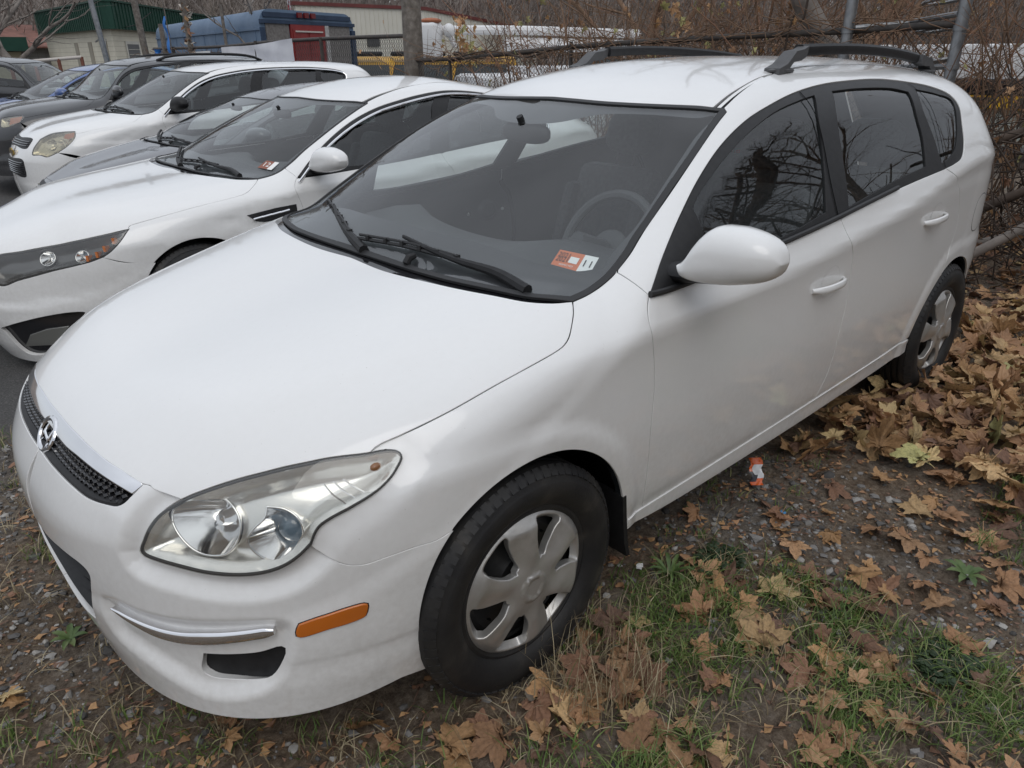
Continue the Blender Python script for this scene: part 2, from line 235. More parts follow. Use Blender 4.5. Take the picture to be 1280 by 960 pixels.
# outlines on the other cars, each in its own axes
LINE2 = {
 'sedan_white': {
  'lamp_top': [(0.295,0.801,0.752),(0.382,0.766,0.737),(0.475,0.709,0.717),(0.574,0.636,0.694),(0.687,0.558,0.673),(0.763,0.509,0.659),(0.829,0.456,0.65)],
  'lamp_low': [(0.878,0.494,0.494),(0.805,0.552,0.52),(0.728,0.607,0.543),(0.651,0.658,0.565),(0.574,0.708,0.583),(0.497,0.763,0.605),(0.448,0.794,0.625)],
  'lamp_out': [(0.448,0.794,0.625),(0.413,0.811,0.648),(0.364,0.822,0.69),(0.295,0.801,0.752)],
  'hood_gap': [(-0.498,0.75,0.935),(-0.444,0.81,0.903),(-0.387,0.849,0.872),(-0.324,0.86,0.854),(-0.174,0.853,0.836),(0.029,0.837,0.809),(0.2,0.811,0.781),(0.057,0.833,0.805),(0.205,0.809,0.781),(0.261,0.802,0.766),(0.295,0.801,0.752)],
  'fog': [(0.926,0.455,0.269),(0.855,0.544,0.305),(0.74,0.633,0.336),(0.625,0.707,0.35),(0.577,0.736,0.344),(0.602,0.723,0.316),(0.667,0.69,0.262),(0.735,0.644,0.184),(0.765,0.613,0.133),(0.85,0.514,0.123)],
  'foglens': [(0.877,0.498,0.175),(0.828,0.566,0.228),(0.757,0.628,0.258),(0.665,0.691,0.27),(0.705,0.665,0.224),(0.744,0.636,0.174),(0.859,0.518,0.161)],
  'vent': [(-0.302,0.898,0.755),(-0.471,0.904,0.774),(-0.602,0.907,0.781),(-0.605,0.905,0.724),(-0.509,0.903,0.709),(-0.394,0.9,0.707),(-0.351,0.9,0.717)],
  'gap_fender': [(0.448,0.794,0.625),(0.212,0.876,0.574),(0.133,0.891,0.563)],
  'amber': [(0.509,0.748,0.631),(0.467,0.775,0.648),(0.43,0.789,0.675),(0.382,0.795,0.71)],
  'frit': [(-0.333,-0.006,0.962),(-0.398,0.364,0.963),(-0.485,0.589,0.958),(-0.558,0.73,0.951),(-0.645,0.756,0.983)],
  'sticker': [(-0.593,0.613,1.001),(-0.629,0.701,0.993),(-0.566,0.716,0.958),(-0.526,0.619,0.967)],
 },
 'suv_white': {
  'lamp': [(0.784,0.492,0.764),(0.759,0.481,0.821),(0.674,0.483,0.914),(0.585,0.553,0.962),(0.457,0.674,0.988),(0.381,0.734,0.991),(0.414,0.796,0.929),(0.495,0.797,0.856),(0.59,0.74,0.789),(0.682,0.65,0.745),(0.729,0.581,0.761)],
  'amber': [(0.507,0.716,0.929),(0.477,0.697,0.965),(0.395,0.739,0.982),(0.422,0.782,0.938),(0.473,0.761,0.92)],
  'grille1': [(0.758,0.312,0.887),(0.781,0.413,0.831),(0.842,-0.11,0.799)],
  'grille2': [(0.896,-0.043,0.695),(0.847,0.387,0.709),(0.883,0.304,0.572)],
  'hood_front': [],
  'hood_gap': [(-0.231,0.7,1.126),(-0.18,0.825,1.074),(0.125,0.704,1.064),(0.361,0.688,1.016)],
  'arch': [(0.332,0.88,0.751),(0.227,0.895,0.814),(0.106,0.903,0.846),(-0.049,0.91,0.845)],
  'badge': [],
 },
 'suv_black': {
  'lamp': [(0.589,0.523,0.936),(0.487,0.662,0.961),(0.391,0.736,0.972),(0.375,0.776,0.954),(0.444,0.801,0.896),(0.53,0.752,0.855),(0.629,0.616,0.839)],
  'amber': [(0.512,0.658,0.943),(0.385,0.752,0.965),(0.452,0.791,0.9),(0.552,0.709,0.866)],
 },
}
# ---------------------------------------------------------------- helpers: tags, materials, meshes
def tag(o, label=None, cat=None, group=None, kind=None):
    for k, v in (('label', label), ('category', cat), ('group', group), ('kind', kind)):
        if v: o[k] = v
    return o
def empty(name, loc=(0, 0, 0), rz=0, label=None, cat=None, group=None):
    o = bpy.data.objects.new(name, None); COL.objects.link(o); o.location = loc; o.rotation_euler = (0, 0, rz); o.empty_display_size = .1
    return tag(o, label, cat, group)
def bsdf(m): return m.node_tree.nodes['Principled BSDF']
MATS = {}
def mat(name, col=(.5, .5, .5), rough=.5, metal=0, coat=0, spec=.5, **k):
    if name in MATS: return MATS[name]
    m = bpy.data.materials.new(name); m.use_nodes = True; b = bsdf(m)
    b.inputs['Base Color'].default_value = (*col, 1); b.inputs['Roughness'].default_value = rough
    b.inputs['Metallic'].default_value = metal; b.inputs['Coat Weight'].default_value = coat
    b.inputs['Coat Roughness'].default_value = .04; b.inputs['Specular IOR Level'].default_value = spec
    m.diffuse_color = (*col, 1); MATS[name] = m
    return m
def N(m, t, **k):
    n = m.node_tree.nodes.new(t)
    for a, v in k.items():
        if a in n.inputs.keys(): n.inputs[a].default_value = v
        else: setattr(n, a, v)
    return n
def L(m, a, b): m.node_tree.links.new(a, b)
def ramp(m, fac, stops):
    r = N(m, 'ShaderNodeValToRGB'); e = r.color_ramp.elements
    while len(e) < len(stops): e.new(.5)
    for i, (p, c) in enumerate(stops): e[i].position = p; e[i].color = (*c, 1) if len(c) == 3 else c
    L(m, fac, r.inputs[0]); return r
def noise(m, scale, detail=4, rough=.55, co=None, dist=0):
    n = N(m, 'ShaderNodeTexNoise'); n.inputs['Scale'].default_value = scale; n.inputs['Detail'].default_value = detail
    n.inputs['Roughness'].default_value = rough; n.inputs['Distortion'].default_value = dist
    if co is None:
        co = N(m, 'ShaderNodeTexCoord').outputs['Object']
    L(m, co, n.inputs['Vector']); return n
def bump(m, fac, strength=.3, dist=.01):
    b = N(m, 'ShaderNodeBump'); b.inputs['Strength'].default_value = strength; b.inputs['Distance'].default_value = dist
    L(m, fac, b.inputs['Height']); L(m, b.outputs[0], bsdf(m).inputs['Normal']); return b
def nmat(name, stops, scale=6, rough=.6, bumps=0, bscale=None, detail=5, **k):
    """noise-mottled material"""
    if name in MATS: return MATS[name]
    m = mat(name, stops[0][1], rough, **k); n = noise(m, scale, detail)
    r = ramp(m, n.outputs[0], stops); L(m, r.outputs[0], bsdf(m).inputs['Base Color'])
    if bumps: bump(m, noise(m, bscale or scale*4, 5).outputs[0], bumps)
    return m
def paint(name, col, dirt=(.36, .33, .29), amount=.22, flake=0):
    """car paint: pigment under clear coat, dust that gathers in irregular film and along the sills"""
    if name in MATS: return MATS[name]
    m = mat(name, col, .38, coat=1.0); b = bsdf(m); b.inputs['Coat Roughness'].default_value = .035
    g = N(m, 'ShaderNodeNewGeometry'); sx = N(m, 'ShaderNodeSeparateXYZ'); L(m, g.outputs['Position'], sx.inputs[0])
    lo = N(m, 'ShaderNodeMapRange'); lo.inputs[1].default_value = .75; lo.inputs[2].default_value = .2; lo.inputs[3].default_value = .12; lo.inputs[4].default_value = 1
    L(m, sx.outputs[2], lo.inputs[0])
    n1 = noise(m, 2.3, 8, .62); n2 = noise(m, 60, 3)
    mu = N(m, 'ShaderNodeMath', operation='MULTIPLY'); L(m, n1.outputs[0], mu.inputs[0]); L(m, n2.outputs[0], mu.inputs[1])
    mu2 = N(m, 'ShaderNodeMath', operation='MULTIPLY'); L(m, mu.outputs[0], mu2.inputs[0]); L(m, lo.outputs[0], mu2.inputs[1])
    mu3 = N(m, 'ShaderNodeMath', operation='MULTIPLY', use_clamp=True); L(m, mu2.outputs[0], mu3.inputs[0]); mu3.inputs[1].default_value = amount*4
    sk = noise(m, 210, 2, .5); sr = N(m, 'ShaderNodeMapRange'); sr.inputs[1].default_value = .73; sr.inputs[2].default_value = .80; sr.inputs[4].default_value = .55; L(m, sk.outputs[0], sr.inputs[0])
    mxx = N(m, 'ShaderNodeMath', operation='MAXIMUM'); L(m, mu3.outputs[0], mxx.inputs[0]); L(m, sr.outputs[0], mxx.inputs[1]); mu3 = mxx
    mx = N(m, 'ShaderNodeMix', data_type='RGBA'); mx.inputs[6].default_value = (*col, 1); mx.inputs[7].default_value = (*dirt, 1)
    L(m, mu3.outputs[0], mx.inputs[0])
    # the inner face of every panel is lined with grey cabin trim
    tr = N(m, 'ShaderNodeMix', data_type='RGBA'); tr.inputs[7].default_value = (.085, .087, .092, 1); L(m, g.outputs['Backfacing'], tr.inputs[0]); L(m, mx.outputs[2], tr.inputs[6]); L(m, tr.outputs[2], b.inputs['Base Color'])
    cw = N(m, 'ShaderNodeMath', operation='SUBTRACT'); cw.inputs[0].default_value = 1; L(m, g.outputs['Backfacing'], cw.inputs[1]); L(m, cw.outputs[0], b.inputs['Coat Weight'])
    cr = N(m, 'ShaderNodeMapRange'); cr.inputs[1].default_value = .3; cr.inputs[2].default_value = .8; cr.inputs[3].default_value = .03; cr.inputs[4].default_value = .14
    L(m, n1.outputs[0], cr.inputs[0]); L(m, cr.outputs[0], b.inputs['Coat Roughness'])
    return m
def glass(name, tint=(.75, .82, .80), rough=.0, refl=.08, dirt=.0):
    """thin pane: fresnel reflection over tinted see-through, a little dust"""
    if name in MATS: return MATS[name]
    m = mat(name, tint, .02); t = m.node_tree; t.nodes.remove(bsdf(m))
    out = [n for n in t.nodes if n.type == 'OUTPUT_MATERIAL'][0]
    tr = N(m, 'ShaderNodeBsdfTransparent'); tr.inputs[0].default_value = (*tint, 1)
    gl = N(m, 'ShaderNodeBsdfGlossy'); gl.inputs['Roughness'].default_value = rough
    # Schlick reflectance of a thin pane, the same from either side: (1 - |N.I|)^5
    ge = N(m, 'ShaderNodeNewGeometry'); dt = N(m, 'ShaderNodeVectorMath', operation='DOT_PRODUCT'); L(m, ge.outputs['Normal'], dt.inputs[0]); L(m, ge.outputs['Incoming'], dt.inputs[1])
    ab = N(m, 'ShaderNodeMath', operation='ABSOLUTE'); L(m, dt.outputs['Value'], ab.inputs[0]); om = N(m, 'ShaderNodeMath', operation='SUBTRACT'); om.inputs[0].default_value = 1; L(m, ab.outputs[0], om.inputs[1])
    pw = N(m, 'ShaderNodeMath', operation='POWER'); pw.inputs[1].default_value = 5; L(m, om.outputs[0], pw.inputs[0])
    mu = N(m, 'ShaderNodeMath', operation='MULTIPLY_ADD', use_clamp=True); mu.inputs[1].default_value = .92; mu.inputs[2].default_value = refl; L(m, pw.outputs[0], mu.inputs[0])
    mx = N(m, 'ShaderNodeMixShader'); L(m, mu.outputs[0], mx.inputs[0]); L(m, tr.outputs[0], mx.inputs[1]); L(m, gl.outputs[0], mx.inputs[2])
    if dirt:
        df = N(m, 'ShaderNodeBsdfDiffuse'); df.inputs[0].default_value = (.55, .55, .55, 1)
        nn = noise(m, 3, 6); mp = N(m, 'ShaderNodeMapRange'); mp.inputs[1].default_value = .3; mp.inputs[2].default_value = .75; mp.inputs[3].default_value = dirt*.4; mp.inputs[4].default_value = dirt
        L(m, nn.outputs[0], mp.inputs[0]); m2 = N(m, 'ShaderNodeMixShader'); L(m, mp.outputs[0], m2.inputs[0]); L(m, mx.outputs[0], m2.inputs[1]); L(m, df.outputs[0], m2.inputs[2]); mx = m2
    L(m, mx.outputs[0], out.inputs[0]); return m

class MB:
    """collects geometry for ONE mesh object"""
    def __init__(s): s.v = []; s.f = []; s.n = []; s.mi = []; s.cur = 0; s.has = False; s.cnt = 0
    def add(s, v, f, n=None):
        v = np.asarray(v, float).reshape(-1, 3); b = s.cnt
        s.v.append(v); s.n.append(np.zeros_like(v) if n is None else np.asarray(n, float)); s.has |= n is not None
        s.f += [tuple(int(i) + b for i in q) for q in f]; s.mi += [s.cur]*len(f); s.cnt += len(v); return s
    def arrays(s): return np.vstack(s.v), s.f, np.vstack(s.n)
    def xf(s, M):
        M = np.array(M); s.v = [a @ M[:3, :3].T + M[:3, 3] for a in s.v]; R = np.linalg.inv(M[:3, :3]).T
        s.n = [a @ R.T for a in s.n]
        if np.linalg.det(M[:3, :3]) < 0: s.f = [q[::-1] for q in s.f]
        return s
    def copy(s):
        o = MB(); o.v = [a.copy() for a in s.v]; o.n = [a.copy() for a in s.n]; o.f = list(s.f); o.mi = list(s.mi); o.has = s.has; o.cnt = s.cnt; return o
    def mirror(s): return s.copy().xf(np.diag([1, -1, 1, 1.]))
    def build(s, name, m, parent=None, smooth=True, angle=35):
        me = bpy.data.meshes.new(name)
        V = np.vstack(s.v) if s.v else np.zeros((0, 3)); me.from_pydata(V.tolist(), [], s.f)
        for k in (m if isinstance(m, (list, tuple)) else [m]): me.materials.append(k)
        if len(me.materials) > 1: me.polygons.foreach_set('material_index', s.mi)
        if smooth:
            me.polygons.foreach_set('use_smooth', [True]*len(me.polygons))
            if s.has:
                nn = np.vstack(s.n); z = np.linalg.norm(nn, axis=1) < 1e-6
                if z.any():
                    vn = np.zeros(len(V)*3); me.vertex_normals.foreach_get('vector', vn); nn[z] = vn.reshape(-1, 3)[z]
                me.normals_split_custom_set_from_vertices(nn.tolist())
            elif angle < 180: me.set_sharp_from_angle(angle=radians(angle))
        o = bpy.data.objects.new(name, me); COL.objects.link(o)
        if parent is not None: o.parent = parent
        return o
def rotm(a=0, axis='Z'): return np.array(Matrix.Rotation(a, 4, axis))
def trm(x, y=0, z=0): m = np.eye(4); m[:3, 3] = (x, y, z); return m
def scm(x, y, z): return np.diag([x, y, z, 1.])
def loft(rings, cap=True, close=True, mb=None):
    mb = mb or MB(); n = len(rings[0]); v = np.vstack(rings); f = []
    for i in range(len(rings) - 1):
        for j in range(n if close else n - 1):
            k = (j + 1) % n; f.append((i*n + j, i*n + k, (i+1)*n + k, (i+1)*n + j))
    if cap and close:
        f.append(tuple(range(n))[::-1]); f.append(tuple((len(rings)-1)*n + j for j in range(n)))
        c = v.mean(0); vol = sum(np.dot(v[q[0]] - c, np.cross(v[q[1]] - c, v[q[2]] - c)) + (np.dot(v[q[0]] - c, np.cross(v[q[2]] - c, v[q[3]] - c)) if len(q) == 4 else 0) for q in f[:-2])
        if vol < 0: f = [q[::-1] for q in f]
    return mb.add(v, f)
def tube(pts, r, n=8, mb=None, cap=True):
    P = np.array(pts, float); m = len(P); r = np.broadcast_to(np.asarray(r, float), m)
    T = np.gradient(P, axis=0); T /= np.maximum(np.linalg.norm(T, axis=1, keepdims=True), 1e-9)
    up = np.array([0, 0, 1.]) if abs(T[0, 2]) < .9 else np.array([1., 0, 0]); rings = []
    a = np.cross(T[0], up); a /= np.linalg.norm(a)
    for i in range(m):
        a = a - T[i]*(a @ T[i]); a /= max(np.linalg.norm(a), 1e-9); b = np.cross(T[i], a)
        th = np.arange(n)*2*pi/n
        rings.append(P[i] + r[i]*(np.cos(th)[:, None]*a + np.sin(th)[:, None]*b))
    return loft(rings, cap, True, mb)
def lathe(prof, n=48, mb=None, axis='Y', close=False):
    """profile of (radius, along-axis) points turned about the axis"""
    p = np.array(prof, float); th = np.arange(n)*2*pi/n; rings = []
    for r, a in p:
        c, s_ = r*np.cos(th), r*np.sin(th); z = np.full(n, a)
        rings.append(np.stack({'Y': (c, z, s_), 'Z': (c, s_, z), 'X': (z, c, s_)}[axis], 1))
    return loft(rings, close, True, mb)
def box(c, s, mb=None, R=None, bev=0):
    mb = mb or MB(); hx, hy, hz = np.array(s)/2.0
    if bev <= 0:
        v = np.array([(x, y, z) for x in (-hx, hx) for y in (-hy, hy) for z in (-hz, hz)])
        f = [(0, 1, 3, 2), (4, 6, 7, 5), (0, 4, 5, 1), (2, 3, 7, 6), (0, 2, 6, 4), (1, 5, 7, 3)]
    else:
        bm = bmesh.new(); bmesh.ops.create_cube(bm, size=1)
        for q in bm.verts: q.co = Vector((q.co.x*2*hx, q.co.y*2*hy, q.co.z*2*hz))
        bmesh.ops.bevel(bm, geom=list(bm.edges), offset=min(bev, hx*.98, hy*.98, hz*.98), segments=2, affect='EDGES', profile=.5)
        bm.verts.index_update(); v = np.array([q.co[:] for q in bm.verts]); f = [tuple(q.index for q in p.verts) for p in bm.faces]; bm.free()
    if R is not None: v = v @ np.array(R)[:3, :3].T
    return mb.add(v + np.array(c), f)
def prism(poly, z0, z1, mb=None):
    """2-D outline in xy extruded along z"""
    n = len(poly); a = [(*p, z0) for p in poly]; b = [(*p, z1) for p in poly]
    f = [tuple(range(n))[::-1], tuple(range(n, 2*n))] + [(i, (i+1) % n, n + (i+1) % n, n + i) for i in range(n)]
    return (mb or MB()).add(a + b, f)
def ellip(c, r, mb=None, nu=20, nv=12, e=1.0):
    """(super)ellipsoid"""
    sg = lambda t: np.sign(t)*np.abs(t)**e
    u = np.arange(nu)*2*pi/nu; rings = []
    for v in np.linspace(-pi/2, pi/2, nv):
        cv = sg(np.cos(v)); rings.append(np.array(c) + np.stack((r[0]*cv*sg(np.cos(u)), r[1]*cv*sg(np.sin(u)), np.full(nu, r[2]*sg(np.sin(v)))), 1))
    return loft(rings, False, True, mb)

# ---- trimmed panels: an outline, triangulated and laid on a Body
def crom(P, step=.012):
    """Catmull-Rom through points, resampled"""
    P = np.array(P, float)
    if len(P) == 2:
        n = max(2, int(np.linalg.norm(P[1]-P[0])/step) + 1); return P[0] + (P[1]-P[0])*np.linspace(0, 1, n)[:, None]
    Q = np.vstack([2*P[0]-P[1], P, 2*P[-1]-P[-2]]); out = [P[0]]
    for i in range(1, len(Q) - 2):
        p0, p1, p2, p3 = Q[i-1:i+3]; n = max(1, int(np.ceil(np.linalg.norm(p2 - p1)/step)))
        d1 = max(np.linalg.norm(p1-p0), 1e-4)**.5; d2 = max(np.linalg.norm(p2-p1), 1e-4)**.5; d3 = max(np.linalg.norm(p3-p2), 1e-4)**.5
        m1 = (p2-p1) - d2*((p2-p0)/(d1+d2) - (p1-p0)/d1); m2 = (p2-p1) - d2*((p3-p1)/(d2+d3) - (p3-p2)/d3)
        m1 = (p2-p1) + d2*((p1-p0)/d1 - (p2-p0)/(d1+d2)); m2 = (p2-p1) + d2*((p3-p2)/d3 - (p3-p1)/(d2+d3))
        for t in np.arange(1, n + 1)/n:
            out.append((2*t**3-3*t**2+1)*p1 + (t**3-2*t**2+t)*m1 + (3*t**2-2*t**3)*p2 + (t**3-t**2)*m2)
    return np.array(out)
def chain(*curves, step=.012):
    """end-to-end curves into one outline; a curve is a point list, smooth inside and sharp at its ends"""
    out = []
    for cvs in curves:
        c = crom(cvs, step) if len(cvs) > 1 else np.array(cvs, float)
        if out and np.linalg.norm(out[-1] - c[0]) < 1e-5: c = c[1:]
        out += list(c)
    if np.linalg.norm(out[0] - out[-1]) < 1e-5: out.pop()
    return np.array(out)
def inside(pts, poly):
    x, y = pts[:, 0:1], pts[:, 1:2]; x1, y1 = poly[:, 0], poly[:, 1]; x2, y2 = np.roll(x1, -1), np.roll(y1, -1)
    with np.errstate(divide='ignore', invalid='ignore'):
        c = ((y1 > y) != (y2 > y)) & (x < (x2 - x1)*(y - y1)/(y2 - y1) + x1)
    return c.sum(1) % 2 == 1
def dist_poly(pts, poly):
    a = poly; b = np.roll(poly, -1, 0); ab = b - a; l2 = np.maximum((ab**2).sum(1), 1e-12); out = np.full(len(pts), 1e9)
    for k in range(0, len(pts), 4000):
        p = pts[k:k+4000, None, :]; t = np.clip(((p - a)*ab).sum(2)/l2, 0, 1)
        out[k:k+4000] = np.sqrt((((a + t[..., None]*ab) - p)**2).sum(2)).min(1)
    return out
def area2(p): x, y = p[:, 0], p[:, 1]; return .5*np.sum(x*np.roll(y, -1) - np.roll(x, -1)*y)
def inset(p, d):
    """move a closed 2-D outline inwards by d (counter-clockwise outline)"""
    e = np.roll(p, -1, 0) - p; e /= np.maximum(np.linalg.norm(e, axis=1, keepdims=True), 1e-9)
    n = np.stack((-e[:, 1], e[:, 0]), 1); a = n + np.roll(n, 1, 0); l = np.linalg.norm(a, axis=1, keepdims=True)
    a = a/np.maximum(l, .3); return p + a*d/np.maximum((a*n).sum(1, keepdims=True), .5)
def proj_axes(D):
    D = np.array(D, float); D /= np.linalg.norm(D); up = np.array([0, 0, 1.]) if abs(D[2]) < .9 else np.array([0, 1., 0])
    U = np.cross(up, -D); U /= np.linalg.norm(U); return U, np.cross(-D, U), D
def tri2d(loops, h):
    """triangles of a region: loops[0] is the outline, the others are holes; loop index lists come back too"""
    pts = np.vstack(loops); e = []; b = 0; ids = []
    for lp in loops:
        n = len(lp); e += [(b + i, b + (i + 1) % n) for i in range(n)]; ids.append(list(range(b, b + n))); b += n
    lo, hi = loops[0].min(0), loops[0].max(0)
    gx = np.arange(lo[0], hi[0], h); gy = np.arange(lo[1], hi[1], h*.866)
    G = np.array([(x + (h/2 if j % 2 else 0), y) for j, y in enumerate(gy) for x in gx]).reshape(-1, 2)
    if len(G):
        ok = inside(G, loops[0])
        for q in loops[1:]: ok &= ~inside(G, q)
        G = G[ok]
        if len(G):
            for q in loops: G = G[dist_poly(G, q) > h*.45] if len(G) else G
    allp = np.vstack([pts, G]) if len(G) else pts
    r = geometry.delaunay_2d_cdt([Vector(p) for p in allp], e, [], 0, 1e-6)
    V = np.array([v[:] for v in r[0]]); F = np.array(r[2]); c = V[F].mean(1)
    ok = inside(c, loops[0])
    for q in loops[1:]: ok &= ~inside(c, q)
    F = F[ok]; back = {}
    for i, o in enumerate(r[3]):
        for k in o: back[k] = i
    t = V[F]; ar = (t[:, 1, 0]-t[:, 0, 0])*(t[:, 2, 1]-t[:, 0, 1]) - (t[:, 1, 1]-t[:, 0, 1])*(t[:, 2, 0]-t[:, 0, 0])
    F = np.where((ar < 0)[:, None], F[:, ::-1], F)
    return V, F, [[back[i] for i in q if i in back] for q in ids]
def panel(B, outline, D, holes=(), h=.03, gap=.002, flange=.014, off=0.0, hstep=None, rnd=.0016, mb=None, disp=None):
    """outline: 3-D points near the Body; they are seen along D, trimmed there and laid on the skin"""
    U, V, D = proj_axes(D); uv = lambda P: np.stack((np.asarray(P) @ U, np.asarray(P) @ V), 1)
    loops = []
    for k, q in enumerate([outline] + list(holes)):
        p = uv(q); keep = np.linalg.norm(np.roll(p, -1, 0) - p, axis=1) > 4e-4; p = p[keep]
        if area2(p) < 0: p = p[::-1]
        p = inset(p, gap if k == 0 else -gap); loops.append(p)
    P2, F, ids = tri2d(loops, h)
    depth = (np.asarray(outline) @ D); a, b = depth.min() - .5, depth.max() + .45
    P = B.hit(P2[:, :1]*U + P2[:, 1:]*V, D, a, b, int((b - a)/.026))
    bad = np.isnan(P[:, 0])
    if bad.any():      # graze: walk from the nearest good neighbour's depth
        good = np.where(~bad)[0]
        for i in np.where(bad)[0]:
            j = good[np.argmin(((P2[good] - P2[i])**2).sum(1))]; q = P2[i, 0]*U + P2[i, 1]*V + D*(P[j] @ D)
            for _ in range(6):
                n = B.normal(q[None])[0]; q = q - n*B.f(q[None])[0]
            P[i] = q
    Nn = B.normal(P)
    if disp is not None: P, Nn = disp(P, Nn, P2)
    P = P + Nn*off; mb = mb or MB(); b0 = mb.cnt; mb.add(P, F, Nn)
    if flange:
        for k, lp in enumerate(ids):
            lp = np.array(lp); p, n = P[lp], Nn[lp]; t = np.roll(p, -1, 0) - np.roll(p, 1, 0); t /= np.maximum(np.linalg.norm(t, axis=1, keepdims=True), 1e-9)
            o = np.cross(t, n); o /= np.maximum(np.linalg.norm(o, axis=1, keepdims=True), 1e-9)
            if k > 0: o = o
            sgn = 1 if k == 0 else 1
            if k > 0: o = -np.cross(t, n)*-1
            o = o*(1 if k == 0 else -1)
            r1 = p + o*rnd*.7 - n*rnd*.35; r2 = p + o*rnd - n*rnd*1.2; r3 = p + o*rnd - n*flange
            m = len(lp); q1 = (n + o); q1 /= np.linalg.norm(q1, axis=1, keepdims=True)
            vs = np.vstack([p, r1, r2, r3]); ns = np.vstack([n, q1, o, o]); f = []
            for a_ in range(3):
                for i in range(m):
                    j = (i + 1) % m; q = (a_*m + i, (a_+1)*m + i, (a_+1)*m + j, a_*m + j)
                    f.append(q if k == 0 else q[::-1])
            mb.add(vs, f, ns)
    return mb
def strip(B, line, D, width, off=-.012, h=.012):
    """a ribbon laid at a depth under a shut line"""
    U, V, D_ = proj_axes(D); c = crom(line, h*2); t = np.gradient(c, axis=0); w = np.cross(t, D_); w /= np.linalg.norm(w, axis=1, keepdims=True)
    out = np.vstack([c + w*width/2, (c - w*width/2)[::-1]])
    return panel(B, out, D, h=h, gap=0, flange=0, off=off)
def recess(poly, D, depth, soft):
    """an extra for a Body: the skin sinks by `depth` inside the outline, over a soft edge"""
    U, V, D = proj_axes(D); q = np.stack((poly @ U, poly @ V), 1); lo, hi = q.min(0) - soft, q.max(0) + soft
    dd = poly @ D; d0, d1 = dd.min() - .12, dd.max() + .15
    def e(d, x, y, z):
        P = np.stack((x, np.abs(y), z), -1).reshape(-1, 3); p = np.stack((P @ U, P @ V), 1); k = P @ D; m = np.zeros(len(P))
        s = np.where((p > lo).all(1) & (p < hi).all(1) & (k > d0) & (k < d1))[0]
        if len(s):
            sd = dist_poly(p[s], q)*np.where(inside(p[s], q), 1, -1); m[s] = sstep(-soft*.5, soft*.5, sd)
        return d + depth*m.reshape(x.shape)
    return e
def both(mbx, name, m, parent, **k):
    """the near part and its mirror image on the car's other side"""
    return mbx.build(name, m, parent, **k), mbx.mirror().build(name, m, parent, **k)
def circ(cx, cz, r, a0, a1, y, n=40):
    t = np.radians(np.linspace(a0, a1, n)); return np.stack((cx + r*np.cos(t), np.full(n, y), cz + r*np.sin(t)), 1)
def text_mesh(cu, name, m):
    o = bpy.data.objects.new('tmp', cu); COL.objects.link(o); me = bpy.data.meshes.new_from_object(o); bpy.data.objects.remove(o); bpy.data.curves.remove(cu)
    me.materials.clear(); me.materials.append(m); me.name = name; o = bpy.data.objects.new(name, me); COL.objects.link(o); return o
def wmb(mb, B):
    """carry a part modelled on the hatchback over to another car"""
    if isinstance(B, Warp): mb.v = [B.fwd(v) for v in mb.v]; mb.n = [v*0 for v in mb.n]; mb.has = False
    return mb
def MIRROR(m, par, B=None, capm=None, footm=None, low=None):
    """door mirror: a painted shell, steep at its inner end and long at its outer, on a dark foot"""
    top = pch([.846, .854, .866, .885, .906, .93, .95, 1.0, 1.04, 1.08, 1.106, 1.121, 1.128], [1.040, 1.050, 1.062, 1.094, 1.120, 1.137, 1.142, 1.143, 1.138, 1.127, 1.111, 1.092, 1.074])
    bot = pch([.846, .854, .90, .95, 1.04, 1.095, 1.117, 1.128], [1.028, 1.002, .993, .995, 1.010, 1.027, 1.045, 1.070])
    sq = lambda y: .867 + (y - .846)*.245/.282
    cap = MB(); rings = []; th = np.linspace(0, 2*pi, 33)[:-1]; ct, st_ = np.cos(th), np.sin(th)
    ys = .987 - .141*np.cos(np.linspace(0, pi, 25))
    for y in ys:
        t, b = float(top(y)), float(bot(y)); c = (t + b)/2; h = max((t - b)/2, .002); u = (y - .846)/.282
        d = .068*max(1 - abs((u - .45)/.56)**3.0, 0)**.5 + .003; rake = -.030*u - .545
        x = np.where(ct > 0, np.abs(ct)**.9*d, -np.abs(ct)**.45*min(.045, d))
        z = c + np.sign(st_)*np.abs(st_)**.85*h - .008*(ct > 0)*ct*0
        rings.append(np.stack((rake + x, np.full(32, sq(y)), z), 1))
    loft(rings, True, True, cap); m(wmb(cap, B)).build('mirror_cap', capm or WHITE, par, angle=70)
    ft = MB(); r_ = []
    for (x, y, z, a, b) in ((-.56, .79, 1.00, .055, .030), (-.56, .835, 1.0, .046, .026), (-.56, .87, 1.0, .040, .020), (-.562, .90, .999, .036, .014), (-.567, .945, 1.0, .03, .010)):
        a16 = np.arange(16)*2*pi/16; r_.append(np.stack((x + a*np.cos(a16), np.full(16, y), z + b*np.sin(a16)), 1))
    loft(r_, True, True, ft); m(wmb(ft, B)).build('mirror_foot', footm or BLKTRIM, par)
    gl = MB(); a28 = np.arange(28)*2*pi/28; rr = np.stack((np.full(28, -.612), .985 + .092*np.cos(a28), 1.068 + .052*np.sin(a28)), 1); gl.add(np.vstack([[(-.612, .985, 1.068)], rr]), [(0, 1 + (i+1) % 28, 1 + i) for i in range(28)]); m(wmb(gl, B)).build('mirror_glass', CHROME, par)
